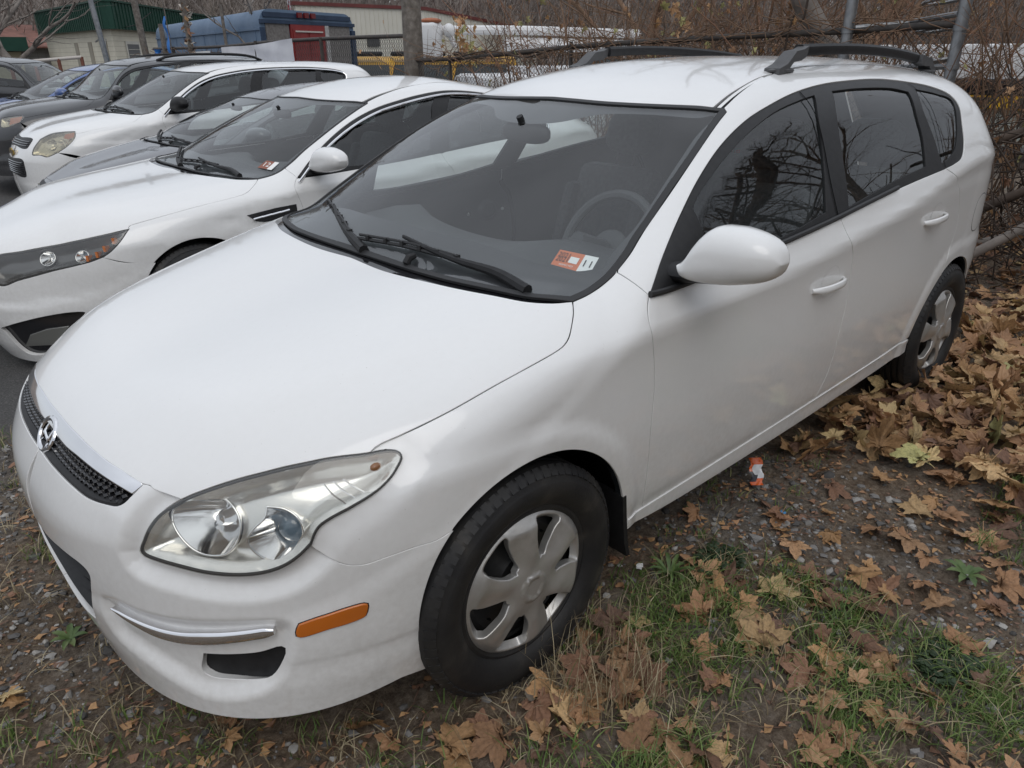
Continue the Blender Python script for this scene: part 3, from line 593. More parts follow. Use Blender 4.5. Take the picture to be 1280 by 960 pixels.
def WIPER(B, par):
    wz = lambda pts, up: B.hit(np.array([[x, y, 2.] for x, y in pts]), np.array([0, 0, -1.]), .3, 1.6) + np.array([0, 0, up])
    fw = (lambda x, y: tuple(B.fwd(np.array([x, y, 1.]))[:2])) if isinstance(B, Warp) else (lambda x, y: (x, y))
    for arm, blade in ((((-.205, .632), (-.212, .512), (-.19, .37), (-.181, .252), (-.18, .138)), ((-.20, .40), (-.18, .26), (-.165, .153), (-.14, -.084))),
                       (((-.115, .02), (-.15, -.12), (-.195, -.25), (-.25, -.37)), ((-.137, -.077), (-.192, -.226), (-.277, -.442), (-.31, -.52)))):
        w = MB(); a = crom(wz([fw(*p) for p in arm], .022), .02); a[:, 2] -= np.linspace(.02, 0, len(a))
        tube(a, np.interp(np.linspace(0, 1, len(a)), [0, .3, .6, 1], [.016, .014, .009, .006]), 8, w)
        o = w.build('wiper_arm', BLKTRIM, par); bl = MB(); c = crom(wz([fw(*p) for p in blade], 0), .02)
        tube(c + [0, 0, .009], .006, 6, bl); tube(c[2:-2] + [0, 0, .021], .0045, 6, bl)
        for i in range(2, len(c) - 2, 4): box(c[i] + [0, 0, .016], (.014, .014, .016), bl)
        bl.build('wiper_blade', RUBBER, o)
    jt = MB(); p = wz([fw(-.125, .223)], .002)[0]; tube([p, p + [-.010, 0, .014], p + [-.03, 0, .018]], [.012, .012, .009], 10, jt); jt.build('washer_jet', BLKTRIM, par)
def BOWL(m, rim, ax, dp, D, lamp, lensm=None):
    """a reflector sunk behind its rim, with a bulb shield or a lens in it"""
    ax = np.array(ax, float); ax /= np.linalg.norm(ax); c = rim.mean(0); rings = [c + (rim - c)*t + ax*dp*(1 - t*t) for t in (1, .94, .86, .76, .64, .5, .36, .22, .1)]
    cup = loft(rings, False, True); tube(np.vstack([rim, rim[:2]]) + D*.001, .0026, 6, cup, cap=False); bowl = m(cup).build('reflector_bowl', REFLECT, lamp, angle=180)
    bb = MB(); pr = [(0, .0), (.012, -.002), (.017, -.012), (.019, -.03), (.026, -.036), (.027, -.05)] if lensm is None else [(0, .004), (.016, .001), (.027, -.008), (.033, -.018), (.036, -.020), (.037, -.045)]
    lathe(pr, 28, bb, axis='X'); bb.xf(np.array(Vector((1, 0, 0)).rotation_difference(Vector(-ax)).to_matrix().to_4x4())).xf(trm(*(c + ax*dp*.42)))
    m(bb).build('bulb_shield' if lensm is None else 'projector_lens', lensm or CHROME, bowl)
def HEADLAMP(B, m, lamp, lampo, grow, dl, T):
    U, V, D = proj_axes(dl); inn = grow(lampo, dl, -.004); iq = np.stack((inn @ U, inn @ V), 1)
    back = np.array([-.27, -.80, -.55])*.034
    rims = [crom(np.vstack([T[k], T[k][:1]]), .008)[:-1] + back for k in ('lamp_bowl', 'lamp_bowl2')]
    # housing: silver shell sunk behind the lens, open where the bowls sit
    def sink(p, n, uv):
        k = sstep(0, .045, dist_poly(uv, iq))*.042; return p + D*k[:, None], n
    holes = [grow(q, dl, -.002) for q in rims]
    ou = [np.stack((q @ U, q @ V), 1) for q in holes]
    gap_ = inside(ou[1], ou[0]) if len(ou) > 1 else np.array([False])
    if gap_.any(): holes[1] = holes[1][~gap_]
    h = panel(B, inn, dl, holes, h=.010, gap=.001, flange=0, off=-.008, disp=sink); h.n = [a*0 for a in h.n]; h.has = False
    m(h).build('lamp_housing', nmat('lamp_bezel', [(.3, (.72, .715, .69)), (.7, (.80, .795, .77))], 8, .24, metal=.85), lamp, angle=70)
    for k, (rim, ax, dp) in enumerate(zip(rims, ((-.90, -.36, -.20), (-.88, -.40, -.20)), (.075, .07))):
        BOWL(m, rim, ax, dp, D, lamp, None if k == 0 else mat('projector_glass', (.10, .16, .22), .03, coat=1))
    a = ellip((.352, .768, .752), (.013, .009, .009), nu=16, nv=10); m(a).build('amber_bulb', mat('amber_bulb_glass', (.24, .11, .045), .3, coat=.3), lamp)
    # flutes along the lower and inner edge of the housing
    fl = MB()
    for i in range(3):
        q = crom([(.46 - i*.018, .735 + i*.008, .742 + i*.002), (.452 - i*.02, .752 + i*.006, .722 + i*.004), (.435 - i*.02, .772 + i*.005, .702 + i*.007)], .01); tube(q + D*.018, .002, 5, fl)
    m(fl).build('lamp_flutes', REFLECT, lamp)
    m(panel(B, grow(lampo, dl, -.0042), dl, h=.018, gap=0, flange=.01, off=.0015, rnd=.005)).build('lamp_lens', CLEAR, lamp)
def seat_mb(w=.48, back=.62, rake=20):
    m = MB(); q = box((0, 0, .30), (.50, w, .16), bev=.06); m.add(np.vstack(q.v), q.f)
    b = box((0, 0, back/2), (.13, w*.96, back), bev=.055); b.xf(rotm(-radians(rake), 'Y')).xf(trm(-.27, 0, .34)); m.add(np.vstack(b.v), b.f)
    for s in (-1, 1):
        b = box((.04, s*w*.44, back*.45), (.10, .07, back*.75), bev=.03); b.xf(rotm(-radians(rake), 'Y')).xf(trm(-.25, 0, .34)); m.add(np.vstack(b.v), b.f)
        b = box((0, s*w*.46, .36), (.46, .08, .10), bev=.035); m.add(np.vstack(b.v), b.f)
    return m
def headrest_mb(back=.62, rake=20):
    m = ellip((0, 0, back + .155), (.055, .135, .10), nu=24, nv=14, e=.6)
    for s in (-1, 1): tube([(0, s*.05, back - .02), (0, s*.05, back + .1)], .006, 6, m)
    return m.xf(rotm(-radians(rake), 'Y')).xf(trm(-.27, 0, .34))
def INTERIOR(B, P, dx=0, dash_y=.66, wheel_y=.36, full=True):
    """cabin: dashboard, wheel, seats with headrests, door cards, roof lining, mirror"""
    d = MB(); rings = []
    for y in np.linspace(-dash_y, dash_y, 33):
        hump = .045*math.exp(-((y - wheel_y)/.17)**2)
        xf = -.20 - .22*(y/.7)**2
        rings.append(np.array([(xf - .05 + dx, y, .90), (xf - .16 + dx, y, .945 + hump*.3), (xf - .30 + dx, y, .955 + hump), (xf - .42 + dx, y, .945 + hump*.9), (xf - .47 + dx, y, .90), (xf - .44 + dx, y, .72), (xf - .42 + dx, y, .45), (xf - .05 + dx, y, .45)]))
    loft(rings, True, True, d); wmb(d, B).build('dashboard', DASHM, P, angle=60)
    sw = MB(); th = np.linspace(0, 2*pi, 33); tube(np.stack((0*th, .185*np.cos(th), .185*np.sin(th)), 1), .016, 8, sw, cap=False); q = ellip((-.01, 0, 0), (.03, .075, .07), nu=18, nv=10); sw.add(np.vstack(q.v), q.f)
    for a in (0, pi, -pi/2): tube([(0, .06*cos(a), .06*sin(a)), (0, .18*cos(a), .18*sin(a))], .014, 6, sw)
    tube([(-.01, 0, 0), (.16, 0, -.01)], .028, 8, sw)
    wmb(sw.xf(rotm(radians(-24), 'Y')).xf(trm(-.83 + dx, wheel_y, .93)), B).build('steering_wheel', DASHM, P)
    for x, ys in ((-1.30, (wheel_y, -wheel_y)),):
        for y in ys:
            s_ = wmb(seat_mb().xf(trm(x + dx, y, .12)), B).build('seat', SEATM, P); wmb(headrest_mb().xf(trm(x + dx, y, .12)), B).build('headrest', SEATM, s_)
    rs = wmb(seat_mb(1.25, .60, 24).xf(trm(-2.15 + dx, 0, .14)), B).build('seat', SEATM, P)
    for y in (-.38, .38): wmb(headrest_mb(.58, 24).xf(trm(-2.15 + dx, y, .13)), B).build('headrest', SEATM, rs)
    fl = MB(); box((-1.35 + dx, 0, .30), (2.2, 1.5, .03), fl); box((-.75 + dx, 0, .5), (.9, .2, .4), fl, bev=.04); wmb(fl, B).build('cabin_floor', INTER, P)
    mr = ellip((-.80 + dx, .0, 1.275), (.02, .115, .035), nu=24, nv=10, e=.7); tube([(-.80 + dx, 0, 1.28), (-.77 + dx, 0, 1.33)], .012, 8, mr); wmb(mr, B).build('interior_mirror', BLKTRIM, P)
# ---------------------------------------------------------------- shared materials
WHITE = paint('white_paint', (.80, .80, .79), amount=.26)
BLKTRIM = nmat('black_plastic', [(.3, (.013, .013, .014)), (.7, (.021, .021, .022))], 40, .5, .05, 300, spec=.3)
GLOSSBLK = mat('gloss_black', (.012, .012, .014), .08, coat=.5)
RUBBER = mat('black_rubber', (.018, .018, .019), .55)
CHROME = mat('chrome', (.82, .82, .83), .06, 1.0)
DARKVOID = mat('dark_lining', (.008, .008, .008), .95, spec=.05)
REFLECT = mat('reflector_silver', (.83, .83, .83), .09, 1.0)
INTER = nmat('grey_trim_fabric', [(.3, (.055, .057, .062)), (.7, (.075, .077, .082))], 30, .85, .1, 200)
SEATM = nmat('seat_cloth', [(.3, (.05, .05, .053)), (.7, (.085, .085, .09))], 60, .95, .2, 300)
DASHM = nmat('dash_plastic', [(.3, (.050, .052, .055)), (.7, (.062, .064, .068))], 60, .7, .1, 300)
HEADL = mat('headliner', (.34, .34, .33), .95)
WSGLASS = glass('windscreen_glass', (.92, .96, .955), refl=.095, dirt=.018)
SIDEGLASS = glass('tinted_glass', (.78, .84, .83), dirt=.006)
CLEAR = glass('lamp_lens', (.97, .97, .94), dirt=.075)
AMBER = mat('amber_lens', (.50, .13, .012), .14, coat=.6)
ORANGE_S = mat('orange_print', (.62, .17, .07), .5)
WHITE_S = mat('white_print', (.82, .82, .80), .5)
INK = mat('black_ink', (.02, .02, .02), .5)
def tyre_mat():
    m = mat('tyre_rubber', (.022, .022, .023), .62); n = noise(m, 9, 6); r = ramp(m, n.outputs[0], [(.40, (.010, .010, .011)), (.58, (.020, .019, .018)), (.75, (.060, .052, .044))])
    L(m, r.outputs[0], bsdf(m).inputs['Base Color'])
    co = N(m, 'ShaderNodeTexCoord'); n2 = noise(m, 120, 3); bump(m, n2.outputs[0], .15, .004); return m
TYRE = tyre_mat()
SILVER = nmat('silver_wheel_paint', [(.3, (.36, .345, .32)), (.5, (.48, .47, .45)), (.75, (.55, .54, .52))], 9, .34, metal=.6)
STEELBLK = mat('black_steel', (.02, .02, .02), .5)

# ---------------------------------------------------------------- wheels
def tyre_mb(R, w, rim, n=64, tread=True):
    """tyre about the Y axis, outer face at +y"""
    h = w/2; pr = [(rim - .006, h*.74), (rim + .004, h*.80), (rim + .012, h*.78), (rim + .02, h*.86), (rim + .035, h*.96), (rim + (R-rim)*.48, h*1.0),
                   (rim + (R-rim)*.66, h*.985), (rim + (R-rim)*.68, h*.97), (R - .028, h*.93), (R - .016, h*.88), (R - .007, h*.80), (R - .002, h*.70)]
    for g in (.42, .14, -.14, -.42):
        pr += [(R - .0005, h*(g + .055)), (R - .007, h*(g + .05)), (R - .007, h*(g - .05)), (R - .0005, h*(g - .055))]
    pr += [(R - .002, -h*.70), (R - .007, -h*.80), (R - .02, -h*.9), (rim + (R-rim)*.5, -h), (rim + .02, -h*.86), (rim - .006, -h*.74)]
    m = lathe(pr, n, axis='Y')
    if tread:   # shoulder sipes: thin raised lugs round the shoulder
        for k in range(72):
            a = 2*pi*k/72
            for sgn in (1, -1):
                b = box((0, 0, 0), (.019, h*.30, .004)); b.xf(trm(0, sgn*h*.815, R - .0115) @ rotm(radians(-sgn*44), 'X')); b.xf(rotm(a, 'Y')); m.add(*[np.vstack(b.v), b.f])
    return m
class Flat:
    """a height field seen along -y, for wheel covers"""
    def __init__(s, fn): s.fn = fn
    def f(s, P): return P[..., 1] - s.fn(P[..., 0], P[..., 2])
    normal = lambda s, P: Body.normal(s, P, .0025)
    hit = Body.hit
def cover_mb(nsp=6, R=.203, a_off=55):
    """plastic wheel cover: six twisted blades between six windows, a hub cap"""
    wins = []
    for k in range(nsp):
        a = radians(a_off + k*360/nsp); c = np.array([cos(a), sin(a)]); t = np.array([-sin(a), cos(a)])
        pts = [(.074, -.006), (.100, -.031), (.148, -.055), (.178, -.058), (.187, -.040), (.187, .032), (.179, .042), (.150, .028), (.108, .016), (.084, .010)]
        wins.append(crom([c*x + t*y for x, y in pts] + [c*.082 + t*-.006], .008)[:-1])
    def fn(x, z):
        r = np.hypot(x, z); th = np.degrees(np.arctan2(z, x))
        ph = ((th - a_off + 180/nsp) % (360/nsp))/(360/nsp)      # .5 at window centre
        blade = np.abs(ph - .5)*2
        h = .010*sstep(.205, .06, r) + .012*sstep(.195, .17, r)
        q_ = 2*pi*ph; h = h + (.0045*np.cos(q_) + .0040*np.sin(q_ + .5))*sstep(.05, .11, r)*sstep(.203, .16, r)
        h = h + .006*sstep(.043, .037, r) - .003*sstep(.027, .024, r)
        h = h - .010*sstep(.188, .203, r)
        return h
    fl = Flat(fn); th = np.radians(np.arange(0, 360, 3.)); out = np.stack((R*np.cos(th), 0*th, R*np.sin(th)), 1)
    return panel(fl, out, (0, -1, 0), [np.stack((w[:, 0], 0*w[:, 0], w[:, 1]), 1) for w in wins], h=.0075, gap=0, flange=.024, rnd=.0040)
def steel_mb(R=.195):
    m = lathe([(0, -.028), (.07, -.028), (.085, -.040), (.125, -.046), (.150, -.036), (.170, -.042), (.188, -.05), (R, -.045), (R + .004, -.12), (R - .01, -.17)], 48, axis='Y')
    return m
TYRE_MB = tyre_mb(.317, .198, .199); COVER_MB = cover_mb(); STEEL_MB = steel_mb()
def wheel(parent, x, y, z, side, proto={}, spin=0):
    w = empty('wheel', (x, y, z)); w.parent = parent; w.rotation_euler = (0, spin*side, 0 if side > 0 else pi)
    if 'a' not in proto:
        a = TYRE_MB.build('tyre', TYRE, w); b = COVER_MB.copy().xf(trm(0, .078, 0)).build('wheel_cover', SILVER, w); c = STEEL_MB.copy().xf(trm(0, .078, 0)).build('steel_rim', STEELBLK, w)
        holes = MB()
        for k in range(12):
            t = pi/12 + k*pi/6; th = np.arange(14)*2*pi/14
            holes.add(np.vstack([[(.137*cos(t), .0345, .137*sin(t))], np.stack((.137*cos(t) + .013*np.cos(th), np.full(14, .0345), .137*sin(t) + .013*np.sin(th)), 1)]), [(0, 1 + i, 1 + (i + 1) % 14) for i in range(14)])
        d = holes.build('vent_hole', DARKVOID, w); proto['a'] = [a, b, c, d]
    else:
        for o in proto['a']:
            q = o.copy(); COL.objects.link(q); q.parent = w
    return w

# ---------------------------------------------------------------- the white hatchback
def build_hero():
    B0 = hero_body()
    T = {k: np.array(v, float) for k, v in LINE.items()}
    rv = lambda a: a[::-1]
    M_ = lambda P: np.array(P)*[1, -1, 1]
    car = empty('parked_hatchback', (0, 0, 0), 0, 'white five-door hatchback with roof rails, nearest car, parked beside the fallen leaves', 'car')
    P = car
    # skins with recesses for the bumper
    dfo = np.array([-.75, -.6, -.15]); dfo /= np.linalg.norm(dfo)
    rec = crom(np.vstack([T['recess'], T['recess'][:1]]), .015)[:-1]
    lampo = chain(T['lamp_low'], T['lamp_out'], T['lamp_top'])
    dl = np.array([-.6, -.62, -.5]); dl /= np.linalg.norm(dl)
    Ul, Vl, _ = proj_axes(dl)
    def grow(poly, D, g):
        U, V, D = proj_axes(D); p = np.stack((poly @ U, poly @ V), 1); rvs = area2(p) < 0
        if rvs: p = p[::-1]
        p2 = inset(p, -g); k = (poly[::-1] if rvs else poly) @ D
        return p2[:, :1]*U + p2[:, 1:]*V + k[:, None]*D
    ledge = grow(lampo, dl, .035)
    fogr = grow(crom(np.vstack([T['fog'], T['fog'][:1]]), .012)[:-1] - [0, 0, .007], dfo, .004)
    BB = hero_body(); BB.extra = [recess(rec, dfo, .013, .052), recess(ledge, dl, .015, .055)]
    BT = hero_body(); BT.extra = [recess(ledge, dl, .006, .05)]
    # ---- bonnet
    gapc = T['hood_gap'].copy()
    hr = T['hood_rear'].copy(); hr[0, 1] = 0
    half = chain(hr, T['hood_gap'], T['lamp_top'], T['hood_front'], step=.02); half = half[half[:, 1] > 1e-3]
    hood = np.vstack([[[hr[0, 0], 0, hr[0, 2]]], half, [[T['hood_front'][-1, 0], 0, .73]], M_(half[::-1])])
    ho = panel(B0, hood, (-.25, 0, -1), h=.035, gap=.0022).build('bonnet', WHITE, P)
    # ---- bumper (near half, mirrored into one mesh)
    arch = lambda a0, a1, x=0., r=.362: circ(x, .305, r, a0, a1, .86, 36)
    bb = [(.345, .80, .212), (.448, .775, .205), (.565, .733, .202), (.677, .655, .203), (.751, .53, .203), (.79, .39, .203), (.812, .2, .203), (.818, 0, .203)]
    ge = T['gap_fender'][-1]; a_f = math.degrees(math.atan2(ge[2] - .305, ge[0])); a_b = math.degrees(math.atan2(.212 - .305, .345))
    gl = np.vstack([T['grille_low'][:-1], [(.813, 0, .657)]])
    it = np.vstack([[(.864, 0, .482)], rv(T['intake_top'][:])]); il = [(.833, .285, .335), (.842, .2, .315), (.846, .1, .302), (.846, 0, .298)]
    inl = T['intake_end'][:-1]
    bpo = chain(rv(gl), rv(T['hood_front'][:5]), T['lamp_low'], T['gap_fender'], arch(a_f, a_b), bb, [(.818, 0, .203), (.846, 0, .298)], rv(np.array(il)), [il[0], inl[-1]], rv(inl), rv(it), [(.864, 0, .482), (.813, 0, .657)])
    fog_hole = T['fog']
    bm_ = panel(BB, bpo, (-.78, -.56, -.12), [fogr], h=.0085, gap=.0012, flange=.02)
    m2 = MB()
    for q in (bm_, bm_.mirror()): m2.add(*q.arrays())
    bumper = m2.build('bumper', WHITE, P)
    # dark linings behind the openings of the nose
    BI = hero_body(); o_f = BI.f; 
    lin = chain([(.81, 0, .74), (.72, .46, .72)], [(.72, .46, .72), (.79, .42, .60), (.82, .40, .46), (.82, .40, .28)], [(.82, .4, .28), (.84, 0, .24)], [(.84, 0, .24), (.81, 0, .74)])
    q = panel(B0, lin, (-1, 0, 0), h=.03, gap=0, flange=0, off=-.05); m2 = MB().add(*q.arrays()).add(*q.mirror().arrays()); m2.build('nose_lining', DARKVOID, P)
    # lower intake insert: black face, slats and a plate-width brow
    m2 = MB()
    for zz in (.335, .372, .409, .446):
        yy = np.linspace(-.315, .315, 25); pts = B0.hit(np.stack((np.full(25, 1.2), yy, np.full(25, zz)), 1), np.array([-1., 0, 0]), 0, 1.2) - [.022, 0, 0]
        loft([np.array([p + [0, 0, .006], p + [.012, 0, 0], p + [0, 0, -.006], p + [-.02, 0, 0]]) for p in pts], True, True, m2)
    slats = m2.build('intake_slat', BLKTRIM, bumper)
    # fog recess insert
    BF = hero_body(); BF.extra = [recess(rec, dfo, .013, .052)]
    fo = grow(fogr, dfo, .008)
    for mm in (1, -1):
        q = panel(BF, fo, dfo, h=.02, gap=0, flange=0, off=-.018)
        (q if mm > 0 else q.mirror()).build('fog_blank', BLKTRIM, bumper)
    # chrome blade in the recess
    ctr = crom([(.812, .385, .416), (.797, .437, .409), (.768, .508, .402), (.737, .566, .403), (.70, .615, .410), (.663, .657, .418), (.625, .692, .426), (.597, .714, .431)], .008)
    pc = B0.hit(ctr - dfo*.2, dfo, 0, .5); nc = B0.normal(pc); tc_ = np.gradient(pc, axis=0); tc_ /= np.linalg.norm(tc_, axis=1)[:, None]; vc = np.cross(nc, tc_); tt = np.linspace(0, 1, len(pc))
    wc = np.interp(tt, [0, .06, .3, .6, .95, 1], [.002, .006, .0115, .0145, .012, .007]); q = MB(); ph = np.linspace(0, pi, 11); rings = []
    for p, n_, v_, w_ in zip(pc, nc, vc, wc): rings.append(np.vstack([p + np.outer(np.cos(ph)*w_, v_) + np.outer(np.sin(ph)**.8*.0055 - .001, n_), p - v_*w_ - n_*.02, p + v_*w_ - n_*.02]))
    loft(rings, True, True, q)
    both(q, 'chrome_blade', CHROME, bumper, angle=60)
    mk = crom(np.vstack([T['marker'], T['marker'][:1]]), .01)[:-1]
    both(panel(B0, grow(mk, dfo, .003), dfo, h=.02, gap=0, flange=.004, off=.0012), 'marker_seat', BLKTRIM, bumper)
    both(panel(B0, mk, dfo, h=.015, gap=.001, flange=.006, off=.005, rnd=.004), 'side_marker', AMBER, bumper)
    # ---- grille: black scoop, mesh, chrome bar, badge
    g_half = chain(T['hood_front'][5:], [(.754, 0, .73), (.813, 0, .657)], rv(gl), rv(T['hood_front'][3:6]), step=.012)
    gh = [p for p in chain(rv(gl), T['hood_front'][4:], step=.012)]
    gh = np.array([p for p in gh if p[1] > 1e-3]); go = np.vstack([[(.813, 0, .657)], gh, [(.754, 0, .73)], M_(gh[::-1])])
    grille = panel(B0, go, (-1, 0, -.35), h=.02, gap=.001, flange=.004, off=-.036).build('grille', BLKTRIM, P)
    scoop = panel(B0, np.vstack([[(.813, 0, .657)], [p for p in crom(rv(gl), .012) if p[1] > .001], [p - [0, .0, -.0] for p in crom(rv(T['grille_low'][:0]) if False else [(.709, .437, .708), (.742, .40, .683), (.775, .30, .677), (.79, .2, .676), (.797, .1, .677), (.798, 0, .677)], .012) if p[1] > .001]][0:1] + [np.array([(.76, .40, .677), (.782, .30, .672), (.797, .2, .671), (.804, .1, .671), (.806, 0, .671)])]) if False else go, (-1, 0, -.35), h=.02, gap=.004, flange=0, off=-.034)
    # lower lip of the scoop
    lipc = crom(np.vstack([gl[4:]]), .012); lip = MB()
    rings = []
    for p in np.vstack([lipc, M_(lipc[::-1])[1:]]):
        o = np.array([0, 0, 1.]); rings.append(np.array([p + [-.004, 0, -.004], p + [-.006, 0, .004], p + [-.018, 0, .010], p + [-.040, 0, .016], p + [-.040, 0, -.01]]))
    loft(rings, True, True, lip); lip.build('scoop_lip', BLKTRIM, grille)
    hm = MB()
    for r_ in range(3):
        ya = np.arange(-.40, .401, .021) + (.0105 if r_ % 2 else 0)
        for p in B0.hit(np.stack((np.full(len(ya), 1.2), ya, np.full(len(ya), .672 + r_*.0115)), 1), np.array([-1., 0, 0]), 0, 1.2):
            if np.isnan(p[0]): continue
            th = np.arange(6)*pi/3; ro = np.stack((0*th, .0115*np.cos(th), .0075*np.sin(th)), 1); ri = ro*.72
            a_ = p - [.007, 0, 0]; hm.add(np.vstack([a_ + ro, a_ + ri, a_ + ri - [.012, 0, 0]]), [(i, (i+1) % 6, 6 + (i+1) % 6, 6 + i) for i in range(6)] + [(6 + i, 6 + (i+1) % 6, 12 + (i+1) % 6, 12 + i) for i in range(6)])
    hm.build('honeycomb_mesh', GLOSSBLK, grille)
    cl = np.vstack([T['chrome_low'][1:-1], [(.777, 0, .706)]]); ct = T['hood_front'][4:]
    cb = np.array([p for p in chain(rv(cl), rv(ct[:1]), ct, step=.012) if p[1] > 1e-3]); cbo = np.vstack([[(.777, 0, .706)], cb, [(.754, 0, .73)], M_(cb[::-1])])
    def dome(p, n, uv):
        return p, n
    panel(B0, cbo, (-1, 0, -.5), h=.008, gap=.0015, flange=.012, off=.001, rnd=.004).build('chrome_bar', CHROME, grille)
    # badge: oval ring and slanted letter with a bar
    bd = empty('badge', (.776, 0, .680)); bd.parent = grille; bd.rotation_euler = (0, radians(-33), 0)
    th = np.linspace(0, 2*pi, 49)[:-1]
    ring = MB(); rings = []
    for t in th:
        c = np.array([0, .058*cos(t), .040*sin(t)]); e = np.array([0, cos(t), sin(t)]); ph = np.arange(8)*pi/4
        rings.append(np.array([c + e*.0075*cos(a) + np.array([.006*sin(a), 0, 0]) for a in ph]))
    rings.append(rings[0]); loft(rings, False, True, ring).xf(trm(.016)).build('badge_ring', CHROME, bd)
    lathe([(0, .0), (.058, .0), (.064, -.012)], 32, axis='X').xf(scm(1, 1, .7)).xf(trm(.004)).build('badge_plate', GLOSSBLK, bd)
    hl = MB()
    for s_ in (-1, 1):
        pts = [np.array([.014, s_*.026 + k*.010, k*.030]) for k in np.linspace(-1, 1, 7)]
        tube(pts, [.003, .005, .006, .0065, .006, .005, .003], 8, hl)
    tube([(.015, -.024, .010), (.020, -.010, .002), (.020, .010, -.002), (.015, .024, -.010)], [.0045, .004, .004, .0045], 8, hl)
    hl.build('badge_letter', CHROME, bd)
    bd.scale = (.9, .86, .95)
    # ---- wings
    dw = np.array([0., -1, -.35]); a_e = 180 - math.degrees(math.asin((.305 - .30)/.362))
    fen = chain(T['hood_gap'], rv(T['lamp_out']), T['gap_fender'], arch(a_f, 170), [(-.357, .86, .368), (-.39, .86, .32)], [(-.39, .86, .32), (-.452, .855, .318)], [(-.452, .855, .318), T['door_front'][-1]], rv(T['door_front']), rv(T['seam_pillar']), rv(T['ws_side'][:5]))
    both(panel(BT, fen, (-.12, -.9, -.5), h=.022, gap=.0024, flange=.007), 'wing', WHITE, P)
    # ---- sills
    db = T['door_bottom']; rear_a = math.degrees(math.atan2(.30 - .305, -.362))
    sill = chain([(-.39, .855, .318), (-.452, .855, .318)], [(-.452, .855, .318), db[0]], db, [db[-1], (-2.34, .852, .36)], [(-2.34, .852, .36), (-2.36, .85, .29)], [(-2.36, .85, .29), (-2.2, .845, .285), (-1.4, .85, .27), (-.6, .85, .27), (-.39, .85, .285)], [(-.39, .85, .285), (-.39, .855, .318)])
    both(panel(B0, sill, (0, -1, 0), h=.025, gap=.0015, off=.004), 'sill', WHITE, P)
    # ---- doors
    belt = T['belt']; kb = int(np.argmin(np.abs(belt[:, 0] + 1.43)))
    gm = T['gap_mid'].copy(); gm[-1] = (-1.487, .861, .352)
    zb_at = lambda x: np.interp(-x, -db[:, 0], db[:, 2])
    gm[-1, 2] = zb_at(gm[-1, 0])
    d1 = chain(T['door_front'], [db[0], gm[-1]], rv(gm), belt[3:] if abs(belt[3, 0] - gm[0, 0]) < .02 else belt[kb:])
    doors = []
    rear_arch = circ(-2.7, .305, .362, 20, 62, .86, 20)
    gr = T['gap_rear']; arc2 = circ(-2.7, .305, .362, 10, math.degrees(math.atan2(gr[-1, 2] - .305, gr[-1, 0] + 2.7)), .86, 20)
    d2 = chain(gm, [gm[-1], db[-1]], [db[-1], arc2[0]], arc2, [arc2[-1], gr[-1]], rv(gr), [gr[0]], belt[:3])
    # ---- side frame of body: A-pillar, cant rail, rear quarter in one pressing
    top = np.vstack([T['ditch_out'][:-1], [(-1.78, .455, 1.473), (-2.2, .435, 1.478), (-2.6, .43, 1.462), (-2.95, .43, 1.42), (-3.08, .43, 1.39)]])
    rearl = [(-3.08, .43, 1.39), (-3.14, .52, 1.33), (-3.20, .62, 1.22), (-3.27, .70, 1.08), (-3.32, .745, .92), (-3.35, .76, .80), (-3.36, .76, .70), (-3.36, .765, .55)]
    fr = chain(rv(T['seam_pillar']), T['ws_side'][4:], [T['ws_side'][-1], T['ditch_out'][0]], top, rearl, [rearl[-1], (-3.04, .85, .50)], circ(-2.7, .305, .362, 148, math.degrees(math.atan2(gr[-1, 2] - .305, gr[-1, 0] + 2.7)), .86, 30), rv(gr), rv(T['dlo_top']), step=.014)
    both(panel(B0, fr, (.22, -.85, -.48), h=.024, gap=.002, flange=.008), 'body_side_frame', WHITE, P)
    for side in (1, -1):
        m = lambda q: q if side > 0 else q.mirror()
        dpar = []
        for q in (d1, d2):
            dpar.append(m(panel(B0, q, (0, -1, 0), h=.028, gap=.0026, flange=.007)).build('door', WHITE, P))
        # window surround: gloss-free black band between the opening and the panes
        dlo = chain(T['dlo_top'], belt)
        def cl(k): return crom(np.vstack([T[k], T[k][:1]]), .015)[:-1]
        gfo = chain(T['glass_front'][:8], T['glass_front'][7:11], np.vstack([T['glass_front'][10:], T['glass_front'][:1]])); gro = chain(T['glass_rear'][:4], T['glass_rear'][3:7], T['glass_rear'][6:9], np.vstack([T['glass_rear'][8:], T['glass_rear'][:1]])); gqo = chain(T['glass_quarter'][:8], np.vstack([T['glass_quarter'][7:], T['glass_quarter'][:1]]))
        m(panel(B0, dlo, (0, -1, -.2), [gfo, gro, gqo], h=.03, gap=.001, flange=.012, off=-.004)).build('window_surround', BLKTRIM, P)
        # raised details on the surround: door shut line on the B and C posts, belt weatherstrip, mirror sail
        bl = MB(); tube(B0.hit(crom(belt[1:], .03)*[1, 0, 1] + [0, 2, 0], np.array([0, -1., 0]), .5, 1.9) + [0, .003, .008], .0085, 8, bl); m(bl).build('belt_weatherstrip', RUBBER, P)
        gb = np.array([(-1.432, .85, 1.02), (-1.44, .80, 1.13), (-1.475, .72, 1.28), (-1.50, .62, 1.405)])
        m(strip(B0, gb, (0, -1, -.2), .006, -.0015)).build('shut_line', DARKVOID, P)
        gc = np.array([(-2.335, .845, 1.10), (-2.36, .80, 1.20), (-2.36, .70, 1.33), (-2.335, .635, 1.41)])
        m(strip(B0, gc, (0, -1, -.2), .005, -.0015)).build('shut_line', DARKVOID, P)
